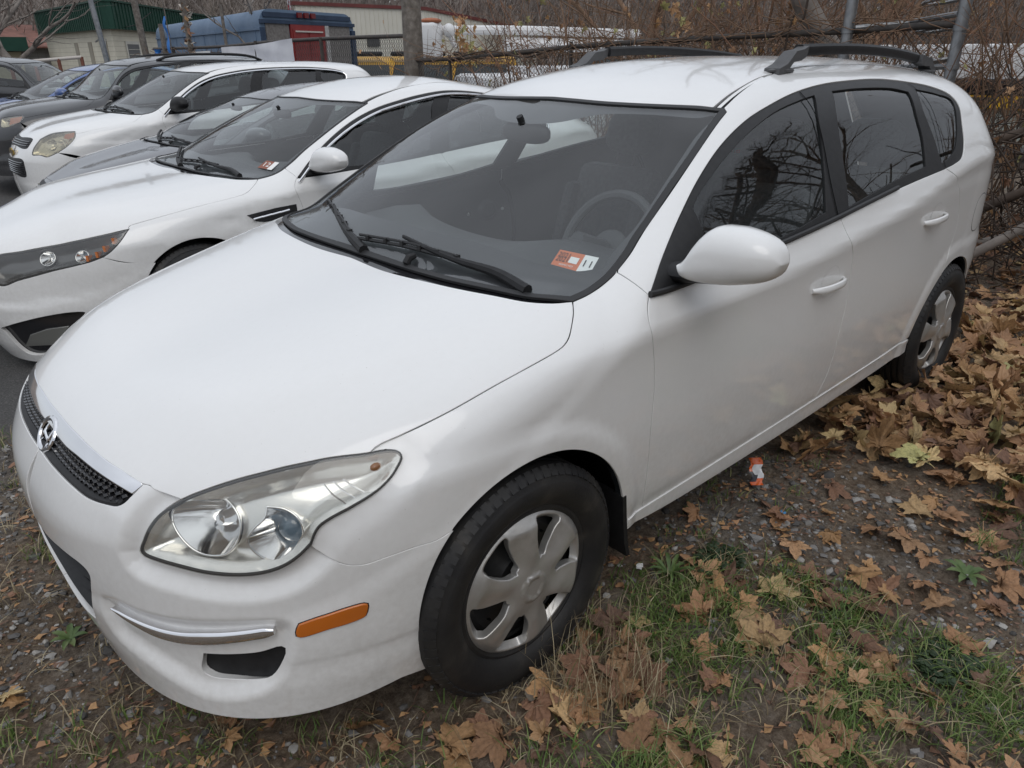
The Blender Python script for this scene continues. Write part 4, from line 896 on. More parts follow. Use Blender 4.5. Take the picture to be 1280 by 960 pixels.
        for k, (gg, dp) in enumerate(((gfo, dpar[0]), (gro, dpar[1]), (gqo, P))):
            m(panel(B0, grow(gg, (0, -1, -.2), .004), (0, -1, -.2), h=.05, gap=0, flange=0, off=-.010 if k < 2 else -.008)).build('window', SIDEGLASS, dp)
        # door handles and their cups
        for k, (hx, hz) in enumerate(((-1.365, .812), (-2.27, .905))):
            dp = dpar[k]; tilt = .0 if k == 0 else .03
            yy = float(B0.half(np.array(hx), np.array(hz)))
            th = np.linspace(0, 2*pi, 29)[:-1]; cup = np.stack((hx - .01 + .052*np.cos(th), np.full(28, yy), hz + .008 + .042*np.sin(th)), 1)
            BC = hero_body(); BC.extra = [recess(cup, np.array([0, -1., 0]), .012, .03)]
            cm_ = m(panel(BC, np.stack((hx - .01 + .066*np.cos(th), np.full(28, yy), hz + .008 + .056*np.sin(th)), 1), (0, -1, 0), h=.008, gap=0, flange=0, off=.0008, disp=lambda p, n, uv: (p + n*.0, n))); cm_.build('handle_cup', WHITE, dp)
            hb = MB(); pts = []; xs = np.linspace(-.115, .115, 15)
            rings = []
            for u in xs:
                e = abs(u)/.115; out = .030*(1 - e**3.0) + .004; hh = .0135*(1 - .45*e**4); c = np.array([hx + u, yy + out, hz - tilt*u]); ph = np.arange(10)*2*pi/10
                rings.append(np.array([c + [0, .0085*sin(a), hh*cos(a)] for a in ph]))
            loft(rings, True, True, hb); m(hb).build('door_handle', WHITE, dp)
        # mirror: painted cap, black foot and sail
        sl_ = T['sail']; sail = crom(np.vstack([sl_, sl_[:1]]), .03)
        sail = chain([(-.432, .838, .966), (-.522, .802, 1.036), (-.66, .756, 1.128), (-.70, .745, 1.15)], [(-.70, .745, 1.15), (-.70, .79, 1.06), (-.70, .845, .975)], [(-.70, .845, .975), (-.432, .838, .966)])
        sl_o = m(panel(B0, sail, (0, -1, -.2), h=.03, gap=.003, flange=.012, off=.004)).build('mirror_sail', BLKTRIM, P)
        if side > 0: mirror = empty('mirror', (0, 0, 0)); mirror.parent = P; MIRROR(m, mirror)
        # fuel flap on one side only: the near one
        if side > 0:
            th = np.linspace(0, 2*pi, 41)[:-1]; fl = np.stack((-2.90 + .082*np.sign(np.cos(th))*np.abs(np.cos(th))**.8, np.full(40, .86), .845 + .085*np.sign(np.sin(th))*np.abs(np.sin(th))**.8), 1)
            strip(B0, np.vstack([fl, fl[:1]]), (0, -1, 0), .005, .0006).build('fuel_flap_gap', DARKVOID, P)
            panel(B0, fl, (0, -1, 0), h=.02, gap=.002, flange=.003, off=.0012).build('fuel_flap', WHITE, P)
        # dark strips added behind the gaps in place of their shade; wheel housings
        bk = MB()
        for ln, D in ((T['door_front'], (0, -1, -.2)), (gm, (0, -1, 0)), (gr, (0, -1, 0)), (T['gap_fender'], dfo), (T['seam_pillar'], (0, -1, -.6)), (T['hood_gap'], (-.1, -.5, -1)), (db, (0, -1, 0))):
            cl2 = crom(ln, .01); cl2 = cl2[7:-4] if len(cl2) > 24 else cl2[2:-2]; bk.add(*strip(B0, cl2, D, .026, -.0075).arrays())
        lampb = np.vstack([lampo, lampo[:1]])
        m(bk).build('shut_line_shade_strip', DARKVOID, P)
        for cx in (0, -2.7):
            wl = MB(); t = np.radians(np.linspace(-14, 194, 30)); ys_ = B0.hit(np.stack((cx + .40*np.cos(t), np.full(30, 1.3), np.maximum(.305 + .40*np.sin(t), .22)), 1), np.array([0, -1., 0]), 0, 1.2)[:, 1] - .03
            loft([np.array([(cx + .366*cos(a), y_, .305 + .366*sin(a)), (cx + .385*cos(a), y_ - .03, .305 + .385*sin(a)), (cx + .385*cos(a), .40, .305 + .385*sin(a))]) for a, y_ in zip(t, ys_)], False, False, wl)
            wl.add([(cx - .42, .42, -.0 + .1), (cx + .42, .42, .1), (cx + .42, .42, .72), (cx - .42, .42, .72)], [(0, 1, 2, 3)])
            m(wl).build('wheel_housing', DARKVOID, P)
            mf = loft([np.array([(cx - .362 - d_*.035, y_, z_) for y_ in (.70, .865)] + [(cx - .374 - d_*.035, y_, z_) for y_ in (.868, .70)]) for z_, d_ in ((.42, -.5), (.33, -.2), (.26, .1), (.205, .5))])
            if cx == 0: m(mf).build('mud_flap', BLKTRIM, P)
        wheel(P, 0, side*.772, .312, side, spin=.0)
        wheel(P, -2.7, side*.768, .312, side, spin=.2)
    # ---- roof, ditches, rails
    rr_ = [(-1.07, .556, 1.37), (-1.154, .542, 1.395), (-1.287, .519, 1.424), (-1.45, .489, 1.449), (-1.608, .469, 1.462), (-1.774, .441, 1.474), (-2.2, .425, 1.478), (-2.6, .42, 1.462), (-2.95, .42, 1.42), (-3.02, .42, 1.40)]
    wt = np.vstack([[T['ws_top'][-1]], rv(T['ws_top'])[1:-1]])
    half = chain(wt, [wt[-1], rr_[0]], rr_, [rr_[-1], (-3.06, .2, 1.42), (-3.07, 0, 1.42)], step=.02); half = half[half[:, 1] > 1e-3]
    ro = np.vstack([[[wt[0, 0], 0, wt[0, 2]]], half, [(-3.07, 0, 1.42)], M_(half[::-1])])
    roof = panel(B0, ro, (0, 0, -1), h=.04, gap=.003, flange=.016).build('roof', WHITE, P)
    dt = MB(); dline = np.array(rr_)*[1, 1, 1]; mid = dline.copy()
    dmid = np.array([(a_ + b_)/2 for a_, b_ in zip(np.array(rr_), np.vstack([T['ditch_out'][:-1], [(-1.78, .455, 1.473), (-2.2, .435, 1.478), (-2.6, .43, 1.462), (-2.95, .43, 1.42), (-3.02, .43, 1.40)]]))])
    q = strip(B0, dmid, (0, -.3, -1), .05, -.010); both(q, 'roof_ditch', BLKTRIM, P)
    q = strip(B0, dmid[:4], (0, -.3, -1), .010, -.003); both(q, 'ditch_cover', WHITE, P)
    for s_ in (1, -1):
        rail = empty('roof_rail', (0, 0, 0)); rail.parent = P
        m = lambda q: q if s_ > 0 else q.mirror()
        zr = lambda x, y=.475: B0.hit(np.array([[x, y, 2.]]), np.array([0, 0, -1.]), .3, 1.2)[0, 2]
        xs = np.linspace(-1.74, -2.83, 17); path = np.array([(x, .475 - .02*((x + 2.28)/.55)**2, 1.536 - .022*((x + 2.05)/.6)**2) for x in xs])
        bar = MB(); rings = []
        for p in path: rings.append(np.array([p + [0, a_, b_] for a_, b_ in ((.016, -.020), (.021, -.008), (.020, .010), (.012, .019), (-.012, .019), (-.020, .010), (-.021, -.008), (-.016, -.020))]))
        loft(rings, True, True, bar); m(bar).build('rail_bar', BLKTRIM, rail)
        for (x0, x1, xt) in ((-1.54, -1.74, -1.745), (-2.98, -2.86, -2.825)):
            zf = zr((x0 + x1)/2); ft = MB(); r0 = []
            pr = [(x0, zr(x0) + .002, .018, .030), (x0*.75 + x1*.25, zr(x0*.75 + x1*.25) + .012, .02, .030), (x0*.45 + x1*.55, zr(x0) + .055, .021, .026), (x0*.15 + x1*.85, path[0 if x0 > -2 else -1][2] - .012, .022, .022), (xt, path[0 if x0 > -2 else -1][2], .021, .021)]
            for x, z, hh, w in pr: r0.append(np.array([(x + hh*.5, .472 + w, z - hh), (x, .472 + w, z + hh*.7), (x, .472 - w, z + hh*.7), (x + hh*.5, .472 - w, z - hh)]))
            loft(r0, True, True, ft)
            base = ellip(((x0*.7 + x1*.3), .472, zr(x0*.7 + x1*.3) + .004), (.075, .034, .012), nu=24, nv=8); ft.add(*[np.vstack(base.v), base.f])
            m(ft).build('rail_foot', nmat('rail_grey', [(.3, (.055, .055, .057)), (.7, (.075, .075, .077))], 50, .55), rail)
    # ---- windscreen: pane, black moulding, printed band, sticker
    ws = T['ws_side'].copy(); wb = T['ws_base'].copy(); wb[0] = (-.10, 0, .985); wb[-1] = ws[0]
    half = chain(wb, ws, [ws[-1], T['ws_top'][0]], rv(rv(T['ws_top'])) , step=.015); half = half[half[:, 1] > 1e-3]
    wo = np.vstack([[wb[0]], half, [(T['ws_top'][-1, 0], 0, T['ws_top'][-1, 2])], M_(half[::-1])])
    Dw = (-.45, 0, -1)
    inner = grow(wo, Dw, -.017)
    pane = panel(B0, inner, Dw, h=.045, gap=0, flange=.004, off=-.003).build('windscreen', WSGLASS, P)
    panel(B0, wo, Dw, [grow(wo, Dw, -.018)], h=.02, gap=.001, flange=.008, off=.0015).build('windscreen_moulding', RUBBER, P)
    fb = np.vstack([[(-.245, 0, 1.055)], T['frit_low'][:5]]); fs = np.vstack([T['frit_side'][2:]])
    ftop = [(-1.045, .575, 1.352), (-.99, .545, 1.36), (-.93, .40, 1.36), (-.875, .26, 1.352), (-.80, .15, 1.32), (-.775, .06, 1.31), (-.77, 0, 1.31)]
    half = np.array([p for p in chain(fb, [fb[-1], (-.46, .694, 1.05), fs[0]], fs, [fs[-1], ftop[0]], ftop, step=.015) if p[1] > 1e-3])
    fo_ = np.vstack([[fb[0]], half, [ftop[-1]], M_(half[::-1])])
    FRIT = mat('frit_black', (.03, .03, .034), .4)
    panel(B0, grow(wo, Dw, -.014), Dw, [fo_], h=.03, gap=0, flange=0, off=-.009).build('printed_band', FRIT, pane)
    st = T['sticker']; c4 = [st[0], st[1], st[2], st[3]]
    nrm = B0.normal(np.array(st).mean(0)[None])[0]
    e1 = (st[1] - st[0]); e2 = (st[3] - st[0])
    def quad(u0, u1, v0, v1, k, name, m, par):
        pt = lambda u, v: st[0]*(1-u)*(1-v) + st[1]*u*(1-v) + st[2]*u*v + st[3]*(1-u)*v - nrm*(.012 - k*.0006)
        q = MB(); n = 6; q.add([pt(u0 + (u1-u0)*i/n, v0 + (v1-v0)*j/n) for j in range(n+1) for i in range(n+1)], [(j*(n+1)+i, j*(n+1)+i+1, (j+1)*(n+1)+i+1, (j+1)*(n+1)+i) for j in range(n) for i in range(n)])
        return q.build(name, m, par)
    sk = quad(0, .66, 0, 1, 0, 'inspection_sticker', ORANGE_S, pane); sw = quad(.66, 1, 0, 1, 0, 'month_sticker', WHITE_S, pane)
    def text_on(txt, u, v, h, m, par, k=2, sx=1.):
        X = (st[1] - st[0]); X /= np.linalg.norm(X); Y = -(st[3] - st[0]); Y -= X*(Y @ X); Y /= np.linalg.norm(Y); Z = np.cross(X, Y)
        cu_ = bpy.data.curves.new('lettering', 'FONT'); cu_.body = txt; cu_.size = h; cu_.align_x = 'CENTER'; cu_.align_y = 'CENTER'
        o = text_mesh(cu_, 'lettering', m)
        p = st[0]*(1-u)*(1-v) + st[1]*u*(1-v) + st[2]*u*v + st[3]*(1-u)*v - nrm*(.012 - k*.0006)
        mm = np.eye(4); mm[:3, 0] = X*sx; mm[:3, 1] = Y; mm[:3, 2] = Z; mm[:3, 3] = p; o.parent = par; o.matrix_local = Matrix(mm); return o
    text_on('11', .83, .5, .034, INK, sw); text_on('2021', .2, .30, .026, INK, sk, 2, .7); text_on('2021', .2, .56, .026, INK, sk, 2, .7); text_on('INSPECTED', .36, .86, .008, WHITE_S, sk)
    quad(.36, .58, .28, .66, 1.5, 'emblem_patch', WHITE_S, sk)
    # ---- scuttle, wipers, washer jet
    hr2 = crom(hr, .02); sc_ = [p for p in hr2 if p[1] > 1e-3]
    lo_ = np.array(sc_) + [.05, .0, .0]; hi_ = np.array([p for p in crom(wb, .02) if p[1] > 1e-3]) + [-.012, 0, 0]
    sco = np.vstack([[(hr[0, 0] + .05, 0, .95)], lo_, hi_[::-1], [(wb[0][0] - .012, 0, .99)], M_(hi_), M_(lo_[::-1])])
    cowl = panel(B0, sco, (0, 0, -1), h=.02, gap=0, flange=.02, off=-.010).build('scuttle_panel', GLOSSBLK, P)
    WIPER(B0, cowl)
    # ---- headlamps
    for s_ in (1, -1):
        m = lambda q: q if s_ > 0 else q.mirror()
        lamp = empty('headlamp', (0, 0, 0)); lamp.parent = P
        rim_o = lampo; rim_i = grow(lampo, dl, -.0042)
        m(panel(B0, rim_o, dl, [rim_i], h=.012, gap=.001, flange=.01, off=-.003)).build('lamp_seal', RUBBER, lamp)
        HEADLAMP(B0, m, lamp, lampo, grow, dl, T)
    # ---- tail: hatch, lamps, bumper (seen only at the edge of the outline)
    tl = chain([(-3.27, .70, 1.08), (-3.32, .745, .92), (-3.35, .76, .80), (-3.36, .76, .72)], [(-3.36, .76, .72), (-3.52, .60, .72)], [(-3.52, .60, .72), (-3.48, .58, .9), (-3.40, .55, 1.08)], [(-3.40, .55, 1.08), (-3.27, .70, 1.08)])
    both(panel(B0, tl, (.8, -.6, -.1), h=.03, gap=.002), 'tail_lamp', mat('red_lens', (.35, .01, .01), .15, coat=.6), P)
    tg = chain([(-3.08, .43, 1.39), (-3.14, .52, 1.33), (-3.20, .62, 1.22), (-3.27, .70, 1.08)], [(-3.27, .70, 1.08), (-3.40, .55, 1.08)], [(-3.40, .55, 1.08), (-3.48, .58, .9), (-3.52, .60, .72)], [(-3.52, .6, .72), (-3.6, 0, .72)], [(-3.6, 0, .72), (-3.07, 0, 1.42)], [(-3.07, 0, 1.42), (-3.06, .2, 1.42), (-3.08, .43, 1.39)])
    q = panel(B0, tg, (1, -.25, -.1), h=.04, gap=0); MB().add(*q.arrays()).add(*q.mirror().arrays()).build('tailgate', WHITE, P)
    rb = chain([(-3.04, .85, .50), (-3.36, .765, .55)], [(-3.36, .765, .55), (-3.36, .76, .72)], [(-3.36, .76, .72), (-3.52, .60, .72)], [(-3.52, .6, .72), (-3.6, 0, .72)], [(-3.6, 0, .72), (-3.55, 0, .25)], [(-3.55, 0, .25), (-3.4, .6, .25), (-3.03, .83, .25)], circ(-2.7, .305, .362, 188, 148, .86, 20))
    q = panel(B0, rb, (.75, -.65, -.05), h=.035, gap=0); MB().add(*q.arrays()).add(*q.mirror().arrays()).build('bumper', WHITE, P)
    # ---- under floor
    uf = MB(); box((-1.35, 0, .25), (1.9, 1.6, .04), uf); box((.25, 0, .30), (1.0, .8, .06), uf); box((-3.0, 0, .33), (1.1, .8, .06), uf); uf.build('floor_pan', DARKVOID, P)
    INTERIOR(B0, P)
    return car, B0
# ---------------------------------------------------------------- the row of parked cars beyond
GREYP = paint('dark_grey_paint', (.032, .031, .037), (.20, .19, .18), .12)
BLACKP = paint('black_paint', (.009, .010, .013), (.20, .19, .18), .10)
BLUEP = paint('blue_paint', (.035, .085, .26), (.20, .19, .18), .10)
YELLENS = glass('hazed_lens', (.80, .76, .62), dirt=.30)
GOLD = mat('gold_badge', (.55, .38, .12), .2, 1.0)
DLENS = mat('projector_glass', (.10, .16, .22), .03, coat=1)
def build_other(key, name, label, paintm, nose='plain', chrome=False, mirror=None, rails=False, lampstyle=None, pose=None, wheels=True, lamps=True):
    c = CARS[key]; x0, y0, z0, a = pose or c['pose']
    car = empty(name, (x0, y0, z0), a, label, 'car', 'cars parked side by side in the lot'); P = car
    B = car_body(key); T = {k: B.fwd(np.array(v, float)) for k, v in LINE.items()}; O = {k: np.array(v, float) for k, v in LINE2.get(key, {}).items()}
    rv = lambda q: q[::-1]; M_ = lambda q: np.array(q)*[1, -1, 1]
    fw = lambda pts: B.fwd(np.array(pts, float)); fx = lambda x: float(B.xf_(x)); fz = lambda z: float(B.zf_(z)); W = c['ys']
    dfo = np.array([-.75, -.6, -.15]); dl = np.array([-.6, -.62, -.5]); dl /= np.linalg.norm(dl)
    if key == 'sedan_white':
        J = (O['lamp_top'][-1] + O['lamp_low'][0])/2 + np.array([.06, -.10, -.01])
        T['lamp_top'] = np.vstack([O['lamp_top'], [J]]); T['lamp_low'] = np.vstack([[J], O['lamp_low']]); T['lamp_out'] = O['lamp_out']
    elif 'lamp' in O:
        q = O['lamp']
        if key == 'suv_white': T['lamp_top'] = q[[5, 4, 3, 2]]; T['lamp_low'] = q[[2, 1, 0, 10, 9, 8]]; T['lamp_out'] = q[[8, 7, 6, 5]]
        else: T['lamp_top'] = q[[2, 1, 0]]; T['lamp_low'] = q[[0, 6, 5, 4]]; T['lamp_out'] = q[[4, 3, 2]]
    J = T['lamp_top'][-1]; hf = T['hood_front'].copy()
    sc = (np.clip(hf[:, 1]/hf[0, 1], 0, 1)**2)[:, None]; hf = hf + (J - hf[0])*sc; T['hood_front'] = hf
    tip = T['lamp_top'][0]; hg = T['hood_gap'].copy(); k = np.linspace(0, 1, len(hg))[:, None]**4; hg = hg + (tip - hg[-1])*k; T['hood_gap'] = hg
    lo = T['lamp_out'][0]; gf = T['gap_fender'].copy(); k = np.linspace(1, 0, len(gf))[:, None]**2; gf = gf + (lo - gf[0])*k; T['gap_fender'] = gf
    wr = fz(.305); ar = .362*(1.06 if 'suv' in key or 'left' in key else 1.0); af_ = math.asin(min((lo[2] - .05 - wr)/ar, .85)); ge_ = np.array([ar*cos(af_), .86*W, wr + ar*sin(af_)]); T['gap_fender'] = np.array([lo, lo*.6 + ge_*.4 - [0, 0, .012], ge_])
    lampo = chain(T['lamp_low'], T['lamp_out'], T['lamp_top'])
    def grow(poly, D, g):
        U, V, D = proj_axes(D); p = np.stack((poly @ U, poly @ V), 1); s = area2(p) < 0; p = p[::-1] if s else p
        p2 = inset(p, -g); kk = (poly[::-1] if s else poly) @ D; return p2[:, :1]*U + p2[:, 1:]*V + kk[:, None]*D
    h = .05
    hr = T['hood_rear'].copy(); hr[0, 1] = 0
    half = chain(hr, T['hood_gap'], T['lamp_top'], T['hood_front'], step=.03); half = half[half[:, 1] > 1e-3]
    panel(B, np.vstack([[hr[0]], half, [hf[-1]], M_(half[::-1])]), (-.25, 0, -1), h=h, gap=.0022).build('bonnet', paintm, P)
    # bumper without a scoop; dark grille pieces lie in it
    wr = fz(.305); ar = .362*(1.06 if 'suv' in key else 1.0); wx = 0.
    arch = lambda a0, a1: circ(0, wr, ar, a0, a1, .86*W, 24)
    zlow = .07 if key == 'sedan_white' else (.20 if 'suv' not in key else .26)
    ge = T['gap_fender'][-1]; a_f = math.degrees(math.atan2(ge[2] - wr, ge[0])); a_b = math.degrees(math.asin(max(-.8, (zlow + .02 - wr)/ar)))
    ce = circ(0, wr, ar, a_f, a_b, .86*W, 24); e_ = ce[-1]; T['gap_fender'][-1] = ce[0]
    bb = [e_] + [tuple(B.hit(np.array([[1.6, y, zlow]]), np.array([-1., 0, 0]), 0, 1.6)[0]) for y in (.70*W, .6*W, .45*W, .25*W, 0)]
    bb = np.array([q for q in bb if not np.isnan(q[0])])
    bpo = chain(T['hood_front'][:1], rv(T['hood_front'])[:-1][::-1][:0] if False else T['hood_front'][:1], step=.03) if False else None
    out = chain(T['lamp_low'], T['gap_fender'], ce, bb, [bb[-1], hf[-1]], rv(T['hood_front']), step=.02)
    fogs = [crom(np.vstack([O['fog'], O['fog'][:1]]), .02)[:-1]] if 'fog' in O else []
    q = panel(B, out, (-.78, -.56, -.12), fogs, h=.04, gap=.0012, flange=.02); bump_ = MB().add(*q.arrays()).add(*q.mirror().arrays()).build('bumper', paintm, P)
    if fogs:
        both(panel(B, grow(fogs[0], dfo, .008), dfo, h=.03, gap=0, flange=0, off=-.022), 'fog_surround', GLOSSBLK, bump_)
        fl = O['foglens'][1:]; both(panel(B, np.vstack([fl]), dfo, h=.03, gap=0, flange=.01, off=-.012, rnd=.004), 'fog_lamp', mat('fog_glass', (.13, .13, .12), .08, coat=1), bump_)
    zz = lambda y, z: tuple(B.hit(np.array([[1.8, y, z]]), np.array([-1., 0, 0]), 0, 1.8)[0])
    def grille(y0, z0, y1, z1, nm, mt, slats=0, off=.003):
        half = [(y0, z0), (y1*.97, z0), (y1, (z0+z1)/2), (y1*.95, z1), (y0, z1)]
        pts = np.array([zz(y, z) for y, z in half]); full = np.vstack([pts[:1], pts[1:4], pts[4:], M_(pts[3:0:-1])])
        g = panel(B, chain(full[[0, 1, 2]], full[[2, 3, 4]], full[[4, 5, 6]], full[[6, 7, 0]]) if len(full) == 8 else full, (-1, 0, -.1), h=.04, gap=0, flange=.01, off=off).build(nm, mt, P)
        sm = MB()
        for i in range(slats):
            zq = z0 + (z1 - z0)*(i + 1)/(slats + 1); yy = np.linspace(-y1*.94, y1*.94, 15); pp = B.hit(np.stack((np.full(15, 1.8), yy, np.full(15, zq)), 1), np.array([-1., 0, 0]), 0, 1.8); loft([p + np.array([(.010, 0, .004), (.016, 0, 0), (.010, 0, -.004), (.0, 0, 0)]) for p in pp], True, True, sm)
        if slats: sm.build('grille_slat', GLOSSBLK, g)
        return g
    if nose == 'crossover':
        grille(0, fz(.695), .40, fz(.755), 'grille', BLKTRIM, 3); grille(0, fz(.47), .385, fz(.60), 'grille', BLKTRIM, 6)
        b_ = MB(); p0 = np.array(zz(0, fz(.65))) + [.012, 0, 0]; prism([(-.10, -.022), (-.035, -.022), (-.03, -.04), (.03, -.04), (.035, -.022), (.10, -.022), (.10, .022), (.035, .022), (.03, .04), (-.03, .04), (-.035, .022), (-.10, .022)], 0, .014, b_)
        b_.xf(np.array([[0, 0, 1, 0], [1, 0, 0, 0], [0, 1, 0, 0], [0, 0, 0, 1.]])).xf(trm(*p0)).build('nose_badge', GOLD, P)
        lw = [zz(.62*W, fz(.30)), zz(.70*W, fz(.26)), zz(.72*W, fz(.20)), zz(.5*W, fz(.17)), zz(.5*W, fz(.27))]
        both(panel(B, np.array(lw), dfo, h=.05, gap=0, flange=.02, off=.006), 'bumper_corner_trim', BLKTRIM, bump_)
    else:
        grille(0, fz(.62), .36, fz(.70), 'grille', BLKTRIM, 2); grille(0, fz(.30), .40, fz(.44), 'grille', BLKTRIM, 2)
    # wings, sills, doors, frame
    fen = chain(T['hood_gap'], rv(T['lamp_out']), T['gap_fender'], arch(a_f, 172), [(-ar, .86*W, wr - .0), (-ar - .02, .86*W, fz(.32))], [(-ar - .02, .86*W, fz(.32)), T['door_front'][-1]], rv(T['door_front']), rv(T['seam_pillar']), rv(T['ws_side'][:5]), step=.02)
    near = lambda q, nm, m_, par, **k: q.build(nm, m_, par, **k)
    wing = near(panel(B, fen, (-.12, -.9, -.5), h=.04, gap=.002), 'wing', paintm, P); panel(B, fen, (-.12, -.9, -.5), h=.09, gap=.002, flange=0).mirror().build('wing', paintm, P)
    if 'vent' in O:
        panel(B, O['vent'], (0, -1, 0), h=.04, gap=0, flange=.01, off=.003).build('wing_vent', GLOSSBLK, wing)
        v = O['vent']; b_ = MB()
        for kx in range(4):
            p0 = B.hit(np.array([[-.36 - .055*kx, 2, .735 + .006*kx]]), np.array([0, -1., 0]), .5, 1.9)[0]; tube([p0 + [.028, .008, -.004], p0 + [-.028, .008, .003]], .007, 6, b_)
        b_.build('vent_fin', CHROME, wing)
    db = T['door_bottom']; belt = T['belt']; gm = T['gap_mid'].copy(); gm[-1, 2] = np.interp(-gm[-1, 0], -db[:, 0], db[:, 2]); gr = T['gap_rear']
    rx = fx(-2.7)
    sill = chain([(-ar, .855*W, fz(.318)), T['door_front'][-1]], db, [db[-1], (rx + ar, .852*W, fz(.36))], [(rx + ar, .852*W, fz(.36)), (rx + ar, .85*W, fz(.27)), (-ar, .85*W, fz(.27))], [(-ar, .85*W, fz(.27)), (-ar, .855*W, fz(.318))], step=.04)
    both(panel(B, sill, (0, -1, 0), h=.06, gap=.0015, off=.004), 'sill', paintm, P)
    arc2 = circ(rx, wr, ar, 10, math.degrees(math.atan2(gr[-1, 2] - wr, gr[-1, 0] - rx)), .86*W, 16)
    d1 = chain(T['door_front'], [db[0], gm[-1]], rv(gm), belt[3:], step=.025); d2 = chain(gm, [gm[-1], db[-1]], [db[-1], arc2[0]], arc2, [arc2[-1], gr[-1]], rv(gr), [gr[0]], belt[:3], step=.025)
    top = np.vstack([T['ditch_out'][:-1], fw([(-1.78, .455, 1.473), (-2.2, .435, 1.478), (-2.6, .43, 1.462), (-2.95, .43, 1.42), (-3.08, .43, 1.39)])])
    rearl = fw([(-3.08, .43, 1.39), (-3.14, .52, 1.33), (-3.20, .62, 1.22), (-3.27, .70, 1.08), (-3.32, .745, .92), (-3.35, .76, .80), (-3.36, .76, .70), (-3.36, .765, .55)])
    fr = chain(rv(T['seam_pillar']), T['ws_side'][4:], [T['ws_side'][-1], T['ditch_out'][0]], top, rearl, [rearl[-1], fw((-3.04, .85, .50))], circ(rx, wr, ar, 148, math.degrees(math.atan2(gr[-1, 2] - wr, gr[-1, 0] - rx)), .86*W, 20), rv(gr), rv(T['dlo_top']), step=.03)
    both(panel(B, fr, (.22, -.85, -.48), h=h, gap=.002), 'body_side_frame', paintm, P)
    dlo = chain(T['dlo_top'], belt, step=.025)
    gfo = chain(T['glass_front'][:8], T['glass_front'][7:11], np.vstack([T['glass_front'][10:], T['glass_front'][:1]]), step=.03); gro = chain(T['glass_rear'][:4], T['glass_rear'][3:7], T['glass_rear'][6:9], np.vstack([T['glass_rear'][8:], T['glass_rear'][:1]]), step=.03); gqo = chain(T['glass_quarter'][:8], np.vstack([T['glass_quarter'][7:], T['glass_quarter'][:1]]), step=.03)
    sur = panel(B, dlo, (0, -1, -.2), [gfo, gro, gqo], h=.06, gap=.001, flange=.012, off=-.004)
    pan = [panel(B, q, (0, -1, -.2), h=.08, gap=-.004, flange=0, off=-.010) for q in (gfo, gro, gqo)]
    dp = [panel(B, q, (0, -1, 0), h=h, gap=.002) for q in (d1, d2)]
    ct = None
    if chrome:
        ct = MB(); q = crom(T['dlo_top'], .03); q = B.hit(q*[1, 0, 1] + [0, 2, 0], np.array([0, -1., -.02]), .5, 1.9); q = q[~np.isnan(q[:, 0])]; nn = B.normal(q); tube(q + nn*.004, .009, 8, ct)
    for side in (1, -1):
        m = lambda q: q if side > 0 else q.mirror()
        drs = [m(q).build('door', paintm, P) for q in dp]
        s_ = m(sur).build('window_surround', BLKTRIM, P)
        if ct: m(ct).build('window_chrome', CHROME, P)
        for q, par in zip(pan, (drs[0], drs[1], P)): m(q).build('window', SIDEGLASS, par)
        if side > 0:
            for k, (hx, hz) in enumerate(((-1.365, .83), (-2.27, .90))):
                p = fw((hx, 0, hz)); yy = float(B.half(np.array(p[0]), np.array(p[2]))); hb = MB(); rings = []
                for u in np.linspace(-.115, .115, 11):
                    e = abs(u)/.115; ph = np.arange(8)*2*pi/8; cc = np.array([p[0] + u, yy + .030*(1 - e**3) + .004, p[2]]); rings.append(np.array([cc + [0, .0085*sin(t), .0135*cos(t)] for t in ph]))
                loft(rings, True, True, hb); hb.build('door_handle', paintm if not chrome else CHROME, drs[k])
            sail = fw(chain([(-.432, .838, .966), (-.522, .802, 1.036), (-.66, .756, 1.128), (-.70, .745, 1.15)], [(-.70, .745, 1.15), (-.70, .79, 1.06), (-.70, .845, .975)], [(-.70, .845, .975), (-.432, .838, .966)], step=.03))
            panel(B, sail, (0, -1, -.2), h=.05, gap=.003, flange=.012, off=.004).build('mirror_sail', BLKTRIM, P)
            mr = empty('mirror', (0, 0, 0)); mr.parent = P; MIRROR(lambda q: q, mr, B, mirror or paintm)
    if wheels:
        for side in (1, -1):
            for cx in (0, rx):
                wheel(P, cx, side*.77*W, .33 if 'suv' in key else .317, side)
                t = np.radians(np.linspace(0, 180, 20)); wl = MB(); loft([np.array([(cx + (ar + .01)*cos(q), .78*W, wr + (ar + .01)*sin(q)), (cx + (ar + .02)*cos(q), .45, wr + (ar + .02)*sin(q))]) for q in t], False, False, wl); wl.add([(cx - .4, .46, .15), (cx + .4, .46, .15), (cx + .4, .46, .75), (cx - .4, .46, .75)], [(0, 1, 2, 3)])
                (wl if side > 0 else wl.mirror()).build('wheel_housing', DARKVOID, P)
    rr_ = fw([(-1.07, .556, 1.37), (-1.154, .542, 1.395), (-1.287, .519, 1.424), (-1.45, .489, 1.449), (-1.608, .469, 1.462), (-1.774, .441, 1.474), (-2.2, .425, 1.478), (-2.6, .42, 1.462), (-2.95, .42, 1.42), (-3.02, .42, 1.40)])
    wt = np.vstack([[T['ws_top'][-1]], rv(T['ws_top'])[1:-1]]); re_ = fw([(-3.06, .2, 1.42), (-3.07, 0, 1.42)])
    half = chain(wt, [wt[-1], rr_[0]], rr_, [rr_[-1], re_[0], re_[1]], step=.03); half = half[half[:, 1] > 1e-3]
    panel(B, np.vstack([[(wt[0, 0], 0, wt[0, 2])], half, [re_[1]], M_(half[::-1])]), (0, 0, -1), h=.06, gap=.003, flange=.016).build('roof', paintm, P)
    dm = (rr_ + np.vstack([T['ditch_out'][:-1], fw([(-1.78, .455, 1.473), (-2.2, .435, 1.478), (-2.6, .43, 1.462), (-2.95, .43, 1.42), (-3.02, .43, 1.40)])]))/2
